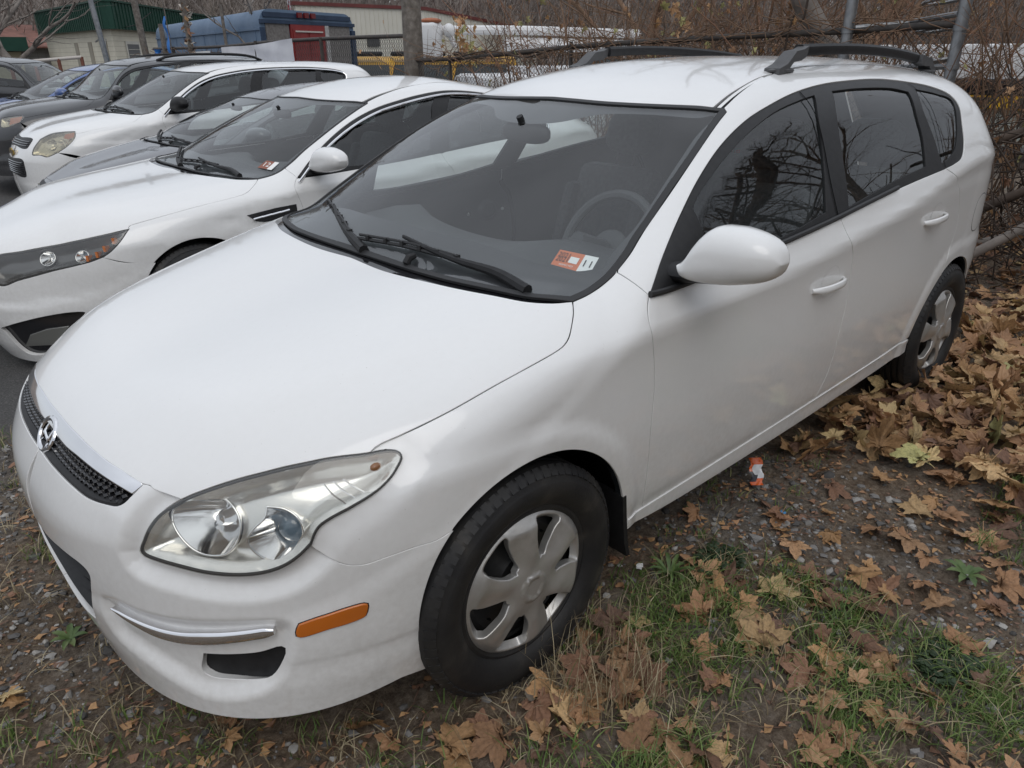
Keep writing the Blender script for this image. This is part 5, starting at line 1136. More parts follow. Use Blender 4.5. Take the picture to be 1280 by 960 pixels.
    both(strip(B, dm, (0, -.3, -1), .05, -.008), 'roof_ditch', BLKTRIM, P)
    if rails:
        for s_ in (1, -1):
            zr = lambda x: B.hit(np.array([[x, .55, 2.4]]), np.array([0, 0, -1.]), .3, 1.6)[0, 2]; xs = np.linspace(fx(-1.35), fx(-2.95), 14); e = np.abs(np.linspace(-1, 1, 14))**6
            q = MB(); tube([(x, s_*.55, zr(x) + .055*(1 - k)) for x, k in zip(xs, e)], .018, 8, q); q.build('roof_rail', BLKTRIM, P)
    ws = T['ws_side'].copy(); wb = T['ws_base'].copy(); wb[0] = fw((-.10, 0, .985)); wb[-1] = ws[0]; Dw = (-.45, 0, -1)
    half = chain(wb, ws, [ws[-1], T['ws_top'][0]], T['ws_top'], step=.02); half = half[half[:, 1] > 1e-3]
    wo = np.vstack([[wb[0]], half, [(T['ws_top'][-1, 0], 0, T['ws_top'][-1, 2])], M_(half[::-1])])
    pane = panel(B, grow(wo, Dw, -.010), Dw, h=.07, gap=0, flange=0, off=-.003).build('windscreen', WSGLASS, P)
    panel(B, wo, Dw, [grow(wo, Dw, -.012)], h=.03, gap=.001, flange=.006, off=.001).build('windscreen_moulding', RUBBER, P)
    fbl = fw(np.vstack([[(-.235, 0, 1.05)], LINE['frit_low'][:5]])); fsd = fw(np.array(LINE['frit_side'])[2:]); ftp = fw([(-1.045, .575, 1.352), (-.99, .545, 1.36), (-.93, .40, 1.36), (-.875, .26, 1.352), (-.80, .15, 1.32), (-.775, .06, 1.31), (-.77, 0, 1.31)])
    half = np.array([p for p in chain(fbl, [fbl[-1], fsd[0]], fsd, [fsd[-1], ftp[0]], ftp, step=.02) if p[1] > 1e-3])
    panel(B, grow(wo, Dw, -.008), Dw, [np.vstack([[fbl[0]], half, [ftp[-1]], M_(half[::-1])])], h=.05, gap=0, flange=0, off=-.009).build('printed_band', MATS['frit_black'], pane)
    hr2 = [p for p in crom(hr, .03) if p[1] > 1e-3]; lo_ = np.array(hr2) + [.05, 0, 0]; hi_ = np.array([p for p in crom(wb, .03) if p[1] > 1e-3]) + [-.012, 0, 0]
    sco = np.vstack([[(hr[0, 0] + .05, 0, hr[0, 2])], lo_, hi_[::-1], [(wb[0][0] - .012, 0, wb[0][2])], M_(hi_), M_(lo_[::-1])])
    cowl = panel(B, sco, (0, 0, -1), h=.03, gap=0, flange=.02, off=-.010).build('scuttle_panel', GLOSSBLK, P); WIPER(B, cowl)
    if 'sticker' in O: STICKER(B, O['sticker'], pane, mat('brown_print', (.25, .085, .05), .5), '12', True)
    if lamps:
        for s_ in (1, -1):
            m = lambda q: q if s_ > 0 else q.mirror()
            lamp = empty('headlamp', (0, 0, 0)); lamp.parent = P
            if lampstyle == 'smoked': bz, ln = mat('smoked_bezel', (.11, .11, .112), .22, .55), CLEAR
            else: bz, ln = MATS['lamp_bezel'], YELLENS
            m(panel(B, lampo, dl, [grow(lampo, dl, -.007)], h=.02, gap=.001, flange=.01, off=-.003)).build('lamp_seal', RUBBER, lamp)
            U, V, Dn = proj_axes(dl); inn = grow(lampo, dl, -.009); iq = np.stack((inn @ U, inn @ V), 1)
            cen = lampo.mean(0); ext = np.ptp(lampo, 0); th = np.linspace(0, 2*pi, 25)[:-1]; rims = []
            for t, rr in ((-.06, .058), (.17, .045)):
                cu = np.array([(cen + ext*[-t, t, 0]) @ U, (cen + ext*[-t, t, 0]) @ V]); dd = dist_poly(cu[None], iq)[0]; rad = min(rr, dd*.86); hp = B.hit((cu[0]*U + cu[1]*V + dl*(cen @ dl - .4))[None], dl, 0, 1.)[0]
                rims.append(hp + (np.cos(th)[:, None]*U + np.sin(th)[:, None]*V)*rad + dl*.032)
            hs_ = panel(B, inn, dl, rims, h=.018, gap=.001, flange=0, off=-.008, disp=lambda p, n, uv: (p + Dn*(sstep(0, .04, dist_poly(uv, iq))*.038)[:, None], n)); hs_.n = [q*0 for q in hs_.n]; hs_.has = False
            m(hs_).build('lamp_housing', bz, lamp, angle=180)
            for k_, q in enumerate(rims): BOWL(m, q, (-.90, -.38, -.15), .06, dl, lamp, DLENS if k_ and lampstyle == 'smoked' else None)
            if 'amber' in O:
                am = MB()
                if key == 'sedan_white':
                    for k_, p in enumerate(O['amber']): w_ = box((0, 0, 0), (.012, .05, .030)).xf(rotm(radians(-40), 'Z')).xf(rotm(radians(12), 'X')).xf(trm(*(p + dl*.022))); am.add(np.vstack(w_.v), w_.f)
                    m(am).build('amber_reflector', AMBER, lamp)
                else: m(panel(B, O['amber'], dl, h=.04, gap=0, flange=.0, off=-.006)).build('amber_reflector', AMBER, lamp)
            m(panel(B, grow(lampo, dl, -.006), dl, h=.03, gap=0, flange=.01, off=.0015, rnd=.006)).build('lamp_lens', ln, lamp)
    tg = fw(chain([(-3.08, .43, 1.39), (-3.14, .52, 1.33), (-3.20, .62, 1.22), (-3.27, .70, 1.08), (-3.32, .745, .92), (-3.36, .76, .70), (-3.36, .765, .55)], [(-3.36, .765, .55), (-3.04, .85, .5)], [(-3.04, .85, .5), (-3.05, .84, .3)], [(-3.05, .84, .3), (-3.55, .5, .28), (-3.6, 0, .28)], [(-3.6, 0, .28), (-3.07, 0, 1.42)], [(-3.07, 0, 1.42), (-3.06, .2, 1.42), (-3.08, .43, 1.39)], step=.05))
    q = panel(B, tg, (1, -.35, -.1), h=.08, gap=0); MB().add(*q.arrays()).add(*q.mirror().arrays()).build('tail_panel', paintm, P)
    uf = MB(); box((-1.35, 0, .28), (1.9, 1.6, .04), uf); box((.25, 0, .33), (1.0, .8, .06), uf); uf.build('floor_pan', DARKVOID, P)
    INTERIOR(B, P)
    return car, B
def STICKER(B, st, par, colm, txt, two=True):
    nrm = B.normal(st.mean(0)[None])[0]; pt = lambda u, v, k: st[0]*(1-u)*(1-v) + st[1]*u*(1-v) + st[2]*u*v + st[3]*(1-u)*v + nrm*(.0015 + k*.0006)
    a = MB().add([pt(0, 0, 0), pt(.66, 0, 0), pt(.66, 1, 0), pt(0, 1, 0)], [(0, 1, 2, 3)]).build('inspection_sticker', colm, par); MB().add([pt(.66, 0, 0), pt(1, 0, 0), pt(1, 1, 0), pt(.66, 1, 0)], [(0, 1, 2, 3)]).build('month_sticker', WHITE_S, par)
    X = st[1] - st[0]; X /= np.linalg.norm(X); Y = -(st[3] - st[0]); Y -= X*(Y @ X); Y /= np.linalg.norm(Y)
    cu = bpy.data.curves.new('t', 'FONT'); cu.body = txt; cu.size = .055; cu.align_x = 'CENTER'; cu.align_y = 'CENTER'; o = text_mesh(cu, 'lettering', WHITE_S); o.parent = a
    mm = np.eye(4); mm[:3, 0] = X; mm[:3, 1] = Y; mm[:3, 2] = np.cross(X, Y); mm[:3, 3] = pt(.33, .5, 1); o.matrix_local = Matrix(mm)
# ---------------------------------------------------------------- assemble the cars
hero, HB = build_hero()
build_other('sedan_white', 'parked_sedan', 'white sedan with chrome window trim and a dark vent in its front wing', WHITE, chrome=True, lampstyle='smoked')
build_other('sedan_dark', 'parked_sedan', 'dark grey sedan squeezed between the white sedan and the white crossover', GREYP, lamps=True)
build_other('suv_white', 'parked_crossover', 'white crossover with a yellowed headlamp and a black door mirror', WHITE, nose='crossover', chrome=True, mirror=BLKTRIM)
build_other('suv_black', 'parked_crossover', 'black crossover with an amber corner lamp, between the white crossover and the blue sedan', BLACKP, rails=True)
build_other('sedan_blue', 'parked_sedan', 'blue sedan with a pink strip on its windscreen top, beyond the black crossover', BLUEP)
# ---------------------------------------------------------------- ground
GZ = pch([-60, -30, -12.5, -10.2, -7.8, -5.5, -3.06, -1.2, 3, 40], [-.5, -.25, -.067, -.123, -.177, -.150, -.056, 0, 0, .1])
def gnoise(x, y):
    return (.012*np.sin(3.1*x + 1.7*y) + .010*np.sin(5.3*y - 2.2*x + 1) + .006*np.sin(11*x + 7*y) + .004*np.sin(23*y - 17*x) + .003*np.sin(41*x + 29*y + 2))
def gz(x, y):
    x = np.asarray(x, float); y = np.asarray(y, float)
    z = GZ(y) + gnoise(x, y)*.7 - .5*sstep(-8, -30, x)*sstep(-60, -20, -np.abs(y))
    return z + .05*sstep(-1.5, -3.2, x)*sstep(.9, 1.6, y)      # leaf bank along the car's far end
def axis_pts(parts):
    out = []
    for a, b, n in parts: out += list(np.linspace(a, b, n, endpoint=False))
    return np.array(out + [parts[-1][1]])
gx = axis_pts([(-420, -60, 14), (-60, -12, 24), (-12, -7.5, 18), (-7.5, -3.6, 60), (-3.6, 1.6, 150), (1.6, 6, 22), (6, 40, 12), (40, 300, 8)])
gy = axis_pts([(-420, -60, 14), (-60, -16, 22), (-16, -4, 40), (-4, -1.2, 24), (-1.2, .5, 40), (.5, 2.4, 70), (2.4, 8, 20), (8, 40, 12), (40, 300, 8)])
XX, YY = np.meshgrid(gx, gy, indexing='ij'); nx_, ny_ = XX.shape
V_ = np.stack((XX, YY, gz(XX, YY)), -1).reshape(-1, 3); idx = np.arange(nx_*ny_).reshape(nx_, ny_)
F_ = np.stack((idx[:-1, :-1], idx[1:, :-1], idx[1:, 1:], idx[:-1, 1:]), -1).reshape(-1, 4)
def ground_mat():
    m = mat('lot_soil', (.1, .08, .06), .95); co = N(m, 'ShaderNodeNewGeometry').outputs['Position']
    n1 = noise(m, 2.2, 8, .65, co); n2 = noise(m, 34, 9, .78, co); n3 = noise(m, 120, 3, .6, co)
    soil = ramp(m, n2.outputs[0], [(.34, (.065, .042, .027)), (.47, (.175, .122, .078)), (.56, (.265, .195, .132)), (.68, (.41, .335, .25))])
    grav = ramp(m, n2.outputs[0], [(.34, (.068, .054, .042)), (.48, (.18, .152, .122)), (.58, (.27, .238, .20)), (.70, (.40, .37, .33))])
    asph = ramp(m, n3.outputs[0], [(.3, (.060, .059, .058)), (.55, (.115, .111, .107)), (.75, (.22, .21, .20))])
    mo = ramp(m, n1.outputs[0], [(.42, (0, 0, 0)), (.62, (1, 1, 1))])
    a = N(m, 'ShaderNodeMix', data_type='RGBA'); L(m, mo.outputs[0], a.inputs[0]); L(m, soil.outputs[0], a.inputs[6]); L(m, grav.outputs[0], a.inputs[7])
    sx = N(m, 'ShaderNodeSeparateXYZ'); L(m, co, sx.inputs[0])
    ad = N(m, 'ShaderNodeMath', operation='MULTIPLY_ADD'); L(m, n1.outputs[0], ad.inputs[0]); ad.inputs[1].default_value = .9; L(m, sx.outputs[1], ad.inputs[2])
    mr = N(m, 'ShaderNodeMapRange'); mr.inputs[1].default_value = -.35; mr.inputs[2].default_value = -1.5; L(m, ad.outputs[0], mr.inputs[0])
    b = N(m, 'ShaderNodeMix', data_type='RGBA'); L(m, mr.outputs[0], b.inputs[0]); L(m, a.outputs[2], b.inputs[6]); L(m, asph.outputs[0], b.inputs[7])
    L(m, b.outputs[2], bsdf(m).inputs['Base Color']); bump(m, n2.outputs[0], 1.0, .035); return m
g = MB().add(V_, F_).build('ground', ground_mat(), angle=180); g['kind'] = 'structure'

def rsurf(n, fn, lo, hi, seed):
    """n points where fn(x,y) accepts them"""
    r = np.random.default_rng(seed); out = []
    while len(out) < n:
        p = r.uniform(lo, hi, (n*3, 2)); k = r.random(len(p)) < fn(p[:, 0], p[:, 1]); out += list(p[k])
    return np.array(out[:n]), r
UNDER = lambda x, y: ((np.abs(y) < .66) & (x < .55) & (x > -3.5))         # under the hatchback, out of sight
blot = lambda x, y, s, k: .5 + .5*np.sin(x*s*1.3 + 2.1*np.sin(y*s*.9 + k) + k)*np.sin(y*s*1.7 + 1.3*np.sin(x*s*.7 + 2*k))
# ---- gravel: crushed stone pressed into the soil
def stones(n, fn, lo, hi, smin, smax, seed, mt, label):
    P, r = rsurf(n, fn, lo, hi, seed); ico = bmesh.new(); bmesh.ops.create_icosphere(ico, subdivisions=1, radius=1); bv = np.array([v.co[:] for v in ico.verts]); bf = np.array([[v.index for v in f.verts] for f in ico.faces]); ico.free()
    s = smin*(smax/smin)**(r.random(n)**2.2); nv = len(bv)
    jit = 1 + r.uniform(-.42, .25, (n, nv, 1)); ax = r.uniform(.65, 1.25, (n, 1, 3))*np.array([1, 1, .6]); v = bv[None]*jit*ax*s[:, None, None]
    a = r.uniform(0, 2*pi, n); ca, sa = np.cos(a)[:, None], np.sin(a)[:, None]; tl = r.uniform(-.5, .5, n)[:, None]
    x = v[..., 0]*ca - v[..., 1]*sa; y = v[..., 0]*sa + v[..., 1]*ca; z = v[..., 2] + x*tl*.5
    W_ = np.stack((x + P[:, :1], y + P[:, 1:], z + (gz(P[:, 0], P[:, 1]) + s*.18)[:, None]), -1).reshape(-1, 3)
    f = (bf[None] + (np.arange(n)*nv)[:, None, None]).reshape(-1, 3)
    me = bpy.data.meshes.new('gravel'); me.from_pydata(W_.tolist(), [], f.tolist()); me.materials.append(mt)
    at = me.attributes.new('tone', 'FLOAT', 'FACE'); at.data.foreach_set('value', np.repeat(r.random(n), len(bf)))
    o = bpy.data.objects.new('gravel', me); COL.objects.link(o); tag(o, label, 'gravel', kind='stuff'); return o
def tone_mat(name, stops, rough=.85, nscale=60, trans=0):
    m = mat(name, (.2, .2, .2), rough); a = N(m, 'ShaderNodeAttribute'); a.attribute_name = 'tone'; n = noise(m, nscale, 3)
    mx = N(m, 'ShaderNodeMath', operation='MULTIPLY_ADD'); L(m, n.outputs[0], mx.inputs[0]); mx.inputs[1].default_value = .35; L(m, a.outputs['Fac'], mx.inputs[2])
    sb = N(m, 'ShaderNodeMath', operation='SUBTRACT'); L(m, mx.outputs[0], sb.inputs[0]); sb.inputs[1].default_value = .17
    r = ramp(m, sb.outputs[0], stops); L(m, r.outputs[0], bsdf(m).inputs['Base Color'])
    if trans:
        b = bsdf(m); out = [q for q in m.node_tree.nodes if q.type == 'OUTPUT_MATERIAL'][0]; t = N(m, 'ShaderNodeBsdfTranslucent'); L(m, r.outputs[0], t.inputs[0]); ms = N(m, 'ShaderNodeMixShader'); ms.inputs[0].default_value = trans; L(m, b.outputs[0], ms.inputs[1]); L(m, t.outputs[0], ms.inputs[2]); L(m, ms.outputs[0], out.inputs[0])
    return m
STONE = tone_mat('crushed_stone', [(.0, (.05, .047, .044)), (.4, (.12, .115, .11)), (.75, (.21, .20, .19)), (1, (.36, .345, .32))])
fg1 = lambda x, y: np.where(UNDER(x, y), 0, .25 + .75*sstep(.35, .7, blot(x, y, 2.3, 1)))*np.where((x < -1.7) & (y > .6), .06, 1)*np.where((x > -.75) & (x < .3) & (y > .8), .35, 1)
stones(7600, lambda x, y: fg1(x, y)*np.where(x > .4, 1, .55), (-2.2, -1.6), (1.35, 2.0), .0035, .017, 11, STONE, 'crushed grey gravel pressed into the dirt round the nearest car')
stones(1900, lambda x, y: np.where((x > -1.6) & (x < -.75), 1, .0) + .25*((x > .7) & (y < .3)), (-1.7, -.5), (1.3, 1.9), .004, .022, 12, STONE, 'loose pale stones in the bare strip beside the car')
# ---- grass: green tufts and dry straw, blade by blade
def blades(n, fn, lo, hi, hmin, hmax, w, seed, mt, name, label, clump=8, lean=.7):
    C0, r = rsurf(max(1, n//clump), fn, lo, hi, seed); P = np.repeat(C0, clump, 0); n = len(P); P = P + r.normal(0, .022, P.shape)
    h = r.uniform(hmin, hmax, n)*r.uniform(.5, 1, n); a = r.uniform(0, 2*pi, n); b = r.uniform(0, 2*pi, n); ln = r.uniform(.15, 1, n)*lean; ww = w*r.uniform(.6, 1.3, n); T_ = np.linspace(0, 1, 5)
    d = np.stack((np.cos(a), np.sin(a)), 1); sd = np.stack((-np.sin(a + (b-pi)*.15), np.cos(a + (b-pi)*.15)), 1); vs = []
    base = gz(P[:, 0], P[:, 1]) - .004
    for t in T_:
        off = d*(h*ln*t**1.8)[:, None]; z = base + h*(t - .45*ln*t*t*t); wd = ww*(1 - t**1.6)*.5 + .0002
        vs.append(np.stack((P[:, 0] + off[:, 0] - sd[:, 0]*wd, P[:, 1] + off[:, 1] - sd[:, 1]*wd, z), 1)); vs.append(np.stack((P[:, 0] + off[:, 0] + sd[:, 0]*wd, P[:, 1] + off[:, 1] + sd[:, 1]*wd, z + .0004), 1))
    V = np.stack(vs, 1).reshape(-1, 3); k = np.arange(n)[:, None]*10; q = np.array([[0, 1, 3, 2], [2, 3, 5, 4], [4, 5, 7, 6], [6, 7, 9, 8]]); F = (q[None] + k[:, :, None]).reshape(-1, 4)
    me = bpy.data.meshes.new(name); me.from_pydata(V.tolist(), [], F.tolist()); me.materials.append(mt); me.polygons.foreach_set('use_smooth', [True]*len(F))
    at = me.attributes.new('tone', 'FLOAT', 'FACE'); at.data.foreach_set('value', np.repeat(r.random(n), 4))
    o = bpy.data.objects.new(name, me); COL.objects.link(o); return tag(o, label, 'grass', kind='stuff')
GRASS = tone_mat('green_grass', [(0, (.06, .105, .022)), (.5, (.125, .205, .046)), (.8, (.20, .27, .075)), (1, (.38, .34, .17))], .6, 8, .25)
STRAW = tone_mat('dry_straw', [(0, (.17, .13, .07)), (.5, (.34, .27, .165)), (1, (.50, .43, .28))], .7, 8, .2)
fgr = lambda x, y: np.where((y > .78) & (x > -.95), sstep(.30, .80, blot(x, y, 5.1, 3.))*(.25 + .75*blot(x, y, 13, 1.)) + .05, 0)*np.where((x > -.22) & (y < 1.2), .25, 1) + .30*((x < -1.5) & (x > -2.6) & (y > 1.42))
blades(11500, fgr, (-2.6, .7), (.5, 1.95), .025, .11, .0036, 21, GRASS, 'grass', 'short green grass growing between the fallen leaves', 11, 1.25)
blades(2600, lambda x, y: np.where(x > .35, sstep(.55, .85, blot(x, y, 3.3, 5)), 0) + .22*((y > .62) & (y < .95) & (x < -.2) & (x > -1.9)), (-2., -1.7), (1.25, 1.2), .025, .075, .004, 22, GRASS, 'grass', 'thin green tufts in the gravel before the car', 12, 1.)
blades(6200, lambda x, y: np.where(UNDER(x, y), 0, (x > .35)*(.25 + .75*sstep(.4, .7, blot(x, y, 2.7, 8)))) + .45*((x > -.95) & (y > .8)), (-.95, -1.8), (1.3, 1.9), .04, .13, .0028, 23, STRAW, 'dry_grass', 'matted straw coloured dry grass on the dirt', 9, 1.5)
blades(260, lambda x, y: ((x + .12)**2 + (y - .98)**2 < .035)*1., (-.4, .7), (.2, 1.3), .12, .26, .0026, 24, STRAW, 'dry_grass', 'tall dry seed stalks standing by the front tyre', 4, .55)
# ---- fallen leaves
def leaf_shape(seed, lobes=5):
    """a maple-like leaf: lobed outline round the stalk, folded along its veins and curled"""
    r = np.random.default_rng(seed); out = []; tips = [(-116, .60), (-58, .88), (0, 1.0), (58, .88), (116, .60)]
    out.append((-.10, -.30))
    for i, (a, R) in enumerate(tips):
        a += r.uniform(-6, 6); R *= r.uniform(.88, 1.1)
        for da, rr in ((-24, .66), (-16, .80), (-13, .74), (-5, .93), (0, 1.0), (5, .91), (13, .75), (16, .81), (24, .64)):
            t = radians(a + da); out.append((R*rr*cos(t), R*rr*sin(t)))
        if i < 4: t = radians(a + 29); out.append((.50*cos(t), .50*sin(t)))
    out.append((-.10, .30)); o = np.array(out) @ np.array([[1, 0], [0, 1]]); n = len(o); mid = o*.5; c = np.array([[-.16, 0]])
    P = np.vstack([c, mid, o]); cu = r.uniform(-.9, 1.3); cv = r.uniform(.1, 1.3)
    ang = np.degrees(np.arctan2(P[:, 1], P[:, 0])); vein = np.min(np.abs(ang[:, None] - np.array([-118, -58, 0, 58, 118])[None]), 1); rad = np.hypot(P[:, 0], P[:, 1])
    z = .10*rad*np.clip(vein/30, 0, 1)*r.uniform(.5, 1.6) + cu*.28*P[:, 0]**2 + cv*.30*P[:, 1]**2*np.sign(r.uniform(-.4, 1)) + .06*np.sin(P[:, 0]*5 + r.uniform(0, 6))*np.cos(P[:, 1]*4) + r.normal(0, .026, len(P))
    V = np.column_stack([P, z]); f = [(0, 1 + i, 1 + (i+1) % n) for i in range(n)] + [(1 + i, 1 + n + i, 1 + n + (i+1) % n, 1 + (i+1) % n) for i in range(n)]
    s0 = len(V); st = np.array([(-.16, -.012, .0), (-.16, .012, .0), (-.75, .01, .12), (-.75, -.01, .12)]); V = np.vstack([V, st]); f.append((s0, s0+1, s0+2, s0+3)); V[:, 2] -= V[:, 2].min()*.6; return V, f
LT = [(.50, .29, .135), (.41, .225, .115), (.60, .40, .20), (.29, .155, .092), (.54, .32, .17), (.64, .47, .23), (.21, .12, .08), (.50, .47, .20)]
def leaf_mat(i, c):
    m = mat('dry_leaf', c, .62) if False else bpy.data.materials.new('dry_leaf'); m.use_nodes = True; b = bsdf(m); b.inputs['Roughness'].default_value = .6
    n = noise(m, 9, 6, .65); n2 = noise(m, 45, 3); c = np.array(c)
    r = ramp(m, n.outputs[0], [(.28, tuple(c*.45)), (.45, tuple(c*.85)), (.62, tuple(c*1.1)), (.8, tuple(c*.7))])
    oi = N(m, 'ShaderNodeObjectInfo'); hv = N(m, 'ShaderNodeHueSaturation'); mr = N(m, 'ShaderNodeMapRange'); mr.inputs[3].default_value = .7; mr.inputs[4].default_value = 1.25; L(m, oi.outputs['Random'], mr.inputs[0]); L(m, mr.outputs[0], hv.inputs['Value']); L(m, r.outputs[0], hv.inputs['Color'])
    L(m, hv.outputs[0], b.inputs['Base Color']); bump(m, n2.outputs[0], .35, .02)
    out = [q for q in m.node_tree.nodes if q.type == 'OUTPUT_MATERIAL'][0]; t = N(m, 'ShaderNodeBsdfTranslucent'); L(m, hv.outputs[0], t.inputs[0]); ms = N(m, 'ShaderNodeMixShader'); ms.inputs[0].default_value = .15; L(m, b.outputs[0], ms.inputs[1]); L(m, t.outputs[0], ms.inputs[2]); L(m, ms.outputs[0], out.inputs[0]); return m
LMATS = [leaf_mat(i, c) for i, c in enumerate(LT)]; LSH = [leaf_shape(100 + i) for i in range(14)]
LMESH = {}
def leaf_mesh(i, j):
    if (i, j) not in LMESH:
        me = bpy.data.meshes.new('fallen_leaf'); me.from_pydata(LSH[i][0].tolist(), [], LSH[i][1]); me.materials.append(LMATS[j]); me.polygons.foreach_set('use_smooth', [True]*len(me.polygons)); LMESH[i, j] = me
    return LMESH[i, j]
carpet = lambda x, y: sstep(-1.50, -1.90, x + .25*(y - .75) + .10*np.sin(7*y))*(y > .72)
def fl_den(x, y):
    d = carpet(x, y)*1.0
    d = d + .40*np.exp(-((x + .02)/.22)**2 - ((y - 1.0)/.13)**2)*1.6 + .34*((x > -.95) & (y > .85) & (x < .35)) + .20*((x > -1.7) & (x <= -.95) & (y > .7)) + .045*((x > .35)) + .5*((x < -3.7) & (y > -.2))
    return np.where(UNDER(x, y), 0, np.clip(d, 0, 1))
LP, LR = rsurf(3600, fl_den, (-7.2, -1.6), (1.25, 2.6), 31)
camp = np.array([1.0286, 1.9154, 1.5178]); FW = np.array([-.676, -.736]); RT = np.array([-.736, .676])
dv = LP - camp[:2]; dep = dv @ FW; lat = dv @ RT; vis = (dep > .15) & (np.abs(lat)/np.maximum(dep*.92 + .55, .1) < .74)
vis &= np.hypot(LP[:, 0] + 1.35, LP[:, 1] - .76) > .17; LP = LP[vis]; dep = dep[vis]; car_ = carpet(LP[:, 0], LP[:, 1]); n = len(LP)
sz = np.where(car_ > .3, LR.uniform(.06, .125, n), LR.uniform(.04, .095, n)); lift = np.where(car_ > .3, LR.uniform(0, .085, n), LR.uniform(.004, .022, n))
order = np.argsort(-(sz/np.hypot(np.hypot(LP[:, 0] - camp[0], LP[:, 1] - camp[1]), 1.5)))
rest = MB(); restm = []
for rank, i in enumerate(order):
    si = int(LR.integers(0, 14)); warm = LR.random()
    mi = int(LR.choice([0, 1, 2, 3, 4, 5, 6, 7], p=[.20, .18, .20, .10, .15, .09, .06, .02] if car_[i] > .3 else [.16, .26, .06, .22, .16, .02, .12, 0]))
    tilt = .55 if car_[i] > .3 else .3; x, y = LP[i]; s = sz[i]
    e = (LR.normal(0, tilt), LR.normal(0, tilt), LR.uniform(0, 2*pi)); z = float(gz(x, y)) + lift[i] + .004
    if rank < 290:
        o = bpy.data.objects.new('fallen_leaf', leaf_mesh(si, mi)); COL.objects.link(o); o.location = (x, y, z); o.rotation_euler = e; o.scale = (s, s, s)
        tone = ('tan', 'brown', 'golden brown', 'dark brown', 'light brown', 'straw yellow', 'blackish brown', 'yellow green')[mi]; where, grp = ('in the thick litter behind the rear wheel', 'leaves of the thick litter') if car_[i] > .3 else ('on the gravel before the front bumper', 'leaves on the front gravel') if x > .35 else ('in the grass near the front tyre', 'leaves in the grass') if x > -.95 else ('on the bare strip beside the car sill', 'leaves on the bare strip')
        tag(o, 'dry %s fallen leaf %s' % (tone, where), 'leaf', '%s %s' % (tone, grp))
    else:
        M = np.array(Matrix.LocRotScale(Vector((x, y, z)), __import__('mathutils').Euler(e), Vector((s, s, s)))); rest.cur = mi; rest.add(LSH[si][0] @ M[:3, :3].T + M[:3, 3], LSH[si][1])
o = rest.build('leaf_litter', LMATS, angle=180); tag(o, 'thick brown leaf litter covering the ground behind the rear wheel', 'leaves', kind='stuff')
# small broken leaf bits and twigs
P, r = rsurf(6500, lambda x, y: np.where(UNDER(x, y), 0, .25 + .75*blot(x, y, 5, 2)), (-2.1, -1.2), (1.25, 1.95), 41); bits = MB()
for i, (x, y) in enumerate(P):
    s = r.uniform(.006, .020); k = int(r.integers(3, 6)); a = np.sort(r.uniform(0, 2*pi, k)); q = np.column_stack([np.cos(a)*s*r.uniform(.6, 1.2, k), np.sin(a)*s*r.uniform(.4, 1, k), r.uniform(0, s*.5, k)]) + [x, y, float(gz(x, y)) + .004]
    bits.cur = int(r.choice([0, 1, 3, 6])); bits.add(q, [tuple(range(k))])
for i in range(420):
    x, y = P[int(r.integers(0, len(P)))]; a = r.uniform(0, 2*pi); l = r.uniform(.03, .11); z = float(gz(x, y)) + .006; d = np.array([cos(a), sin(a), 0]); nrm = np.array([-sin(a), cos(a), 0])
    bits.cur = 6; tube([np.array([x, y, z]), np.array([x, y, z]) + d*l*.5 + nrm*l*r.uniform(-.1, .1) + [0, 0, .006], np.array([x, y, z]) + d*l], [.0018, .0014, .0008], 4, bits)
tag(bits.build('leaf_crumbs', LMATS, angle=180), 'crumbled leaf bits and twigs strewn over the dirt', 'litter', kind='stuff')
# ---- single weeds
WEED = nmat('weed_leaf', [(.3, (.05, .09, .026)), (.55, (.09, .14, .04)), (.75, (.15, .17, .06))], 30, .6); WEEDD = nmat('clover_leaf', [(.3, (.012, .028, .010)), (.7, (.03, .055, .018))], 40, .6)
def rosette(name, label, x, y, nl, ln, wd, mt, seed, up=.35):
    r = np.random.default_rng(seed); root = empty(name, (x, y, float(gz(x, y))), 0, label, 'weed')
    for k in range(nl):
        a = 2*pi*k/nl + r.uniform(-.3, .3); l = ln*r.uniform(.65, 1.1); m = MB(); T_ = np.linspace(0, 1, 8); v = []
        for i, t in enumerate(T_):
            w = wd*(math.sin(pi*min(t*.95 + .04, 1))**.8)*(1 + .25*(i % 2)); zz = l*up*(math.sin(t*2.2))*.8 + .006
            for s_, dz in ((-1, .10), (0, 0), (1, .10)): v.append((l*t, s_*w, zz + abs(s_)*w*dz*4))
        f = [(i*3 + j, i*3 + j + 1, i*3 + j + 4, i*3 + j + 3) for i in range(7) for j in range(2)]; m.add(v, f).xf(rotm(a, 'Z')); m.build('leaf', mt, root, angle=180)
rosette('dandelion', 'flat rosette of toothed green weed leaves at the right edge of the grass', -1.32, 1.50, 8, .075, .010, WEED, 1)
rosette('plantain', 'clump of long narrow green weed leaves behind the front tyre', -.62, .86, 11, .085, .006, WEED, 2, .6)
rosette('dandelion', 'small rosette of weed leaves in the gravel before the front bumper', .86, -.12, 7, .065, .008, WEED, 3, .3)
def clover(label, x, y, rad, seed, n=150):
    r = np.random.default_rng(seed); m = MB()
    for i in range(n):
        a, q = r.uniform(0, 2*pi), rad*math.sqrt(r.random()); px, py = x + q*cos(a), y + q*sin(a)*.7; h = r.uniform(.008, .03); pz = float(gz(px, py)) + h
        for k in range(3):
            t = a + k*2.1; c = np.array([px + .007*cos(t), py + .007*sin(t), pz]); th = np.arange(6)*pi/3; m.add(np.column_stack([c[0] + .007*np.cos(th), c[1] + .007*np.sin(th), np.full(6, pz) + .002*np.cos(th + t)]), [tuple(range(6))])
    tag(m.build('clover_patch', WEEDD, angle=180), label, 'clover', kind='stuff')
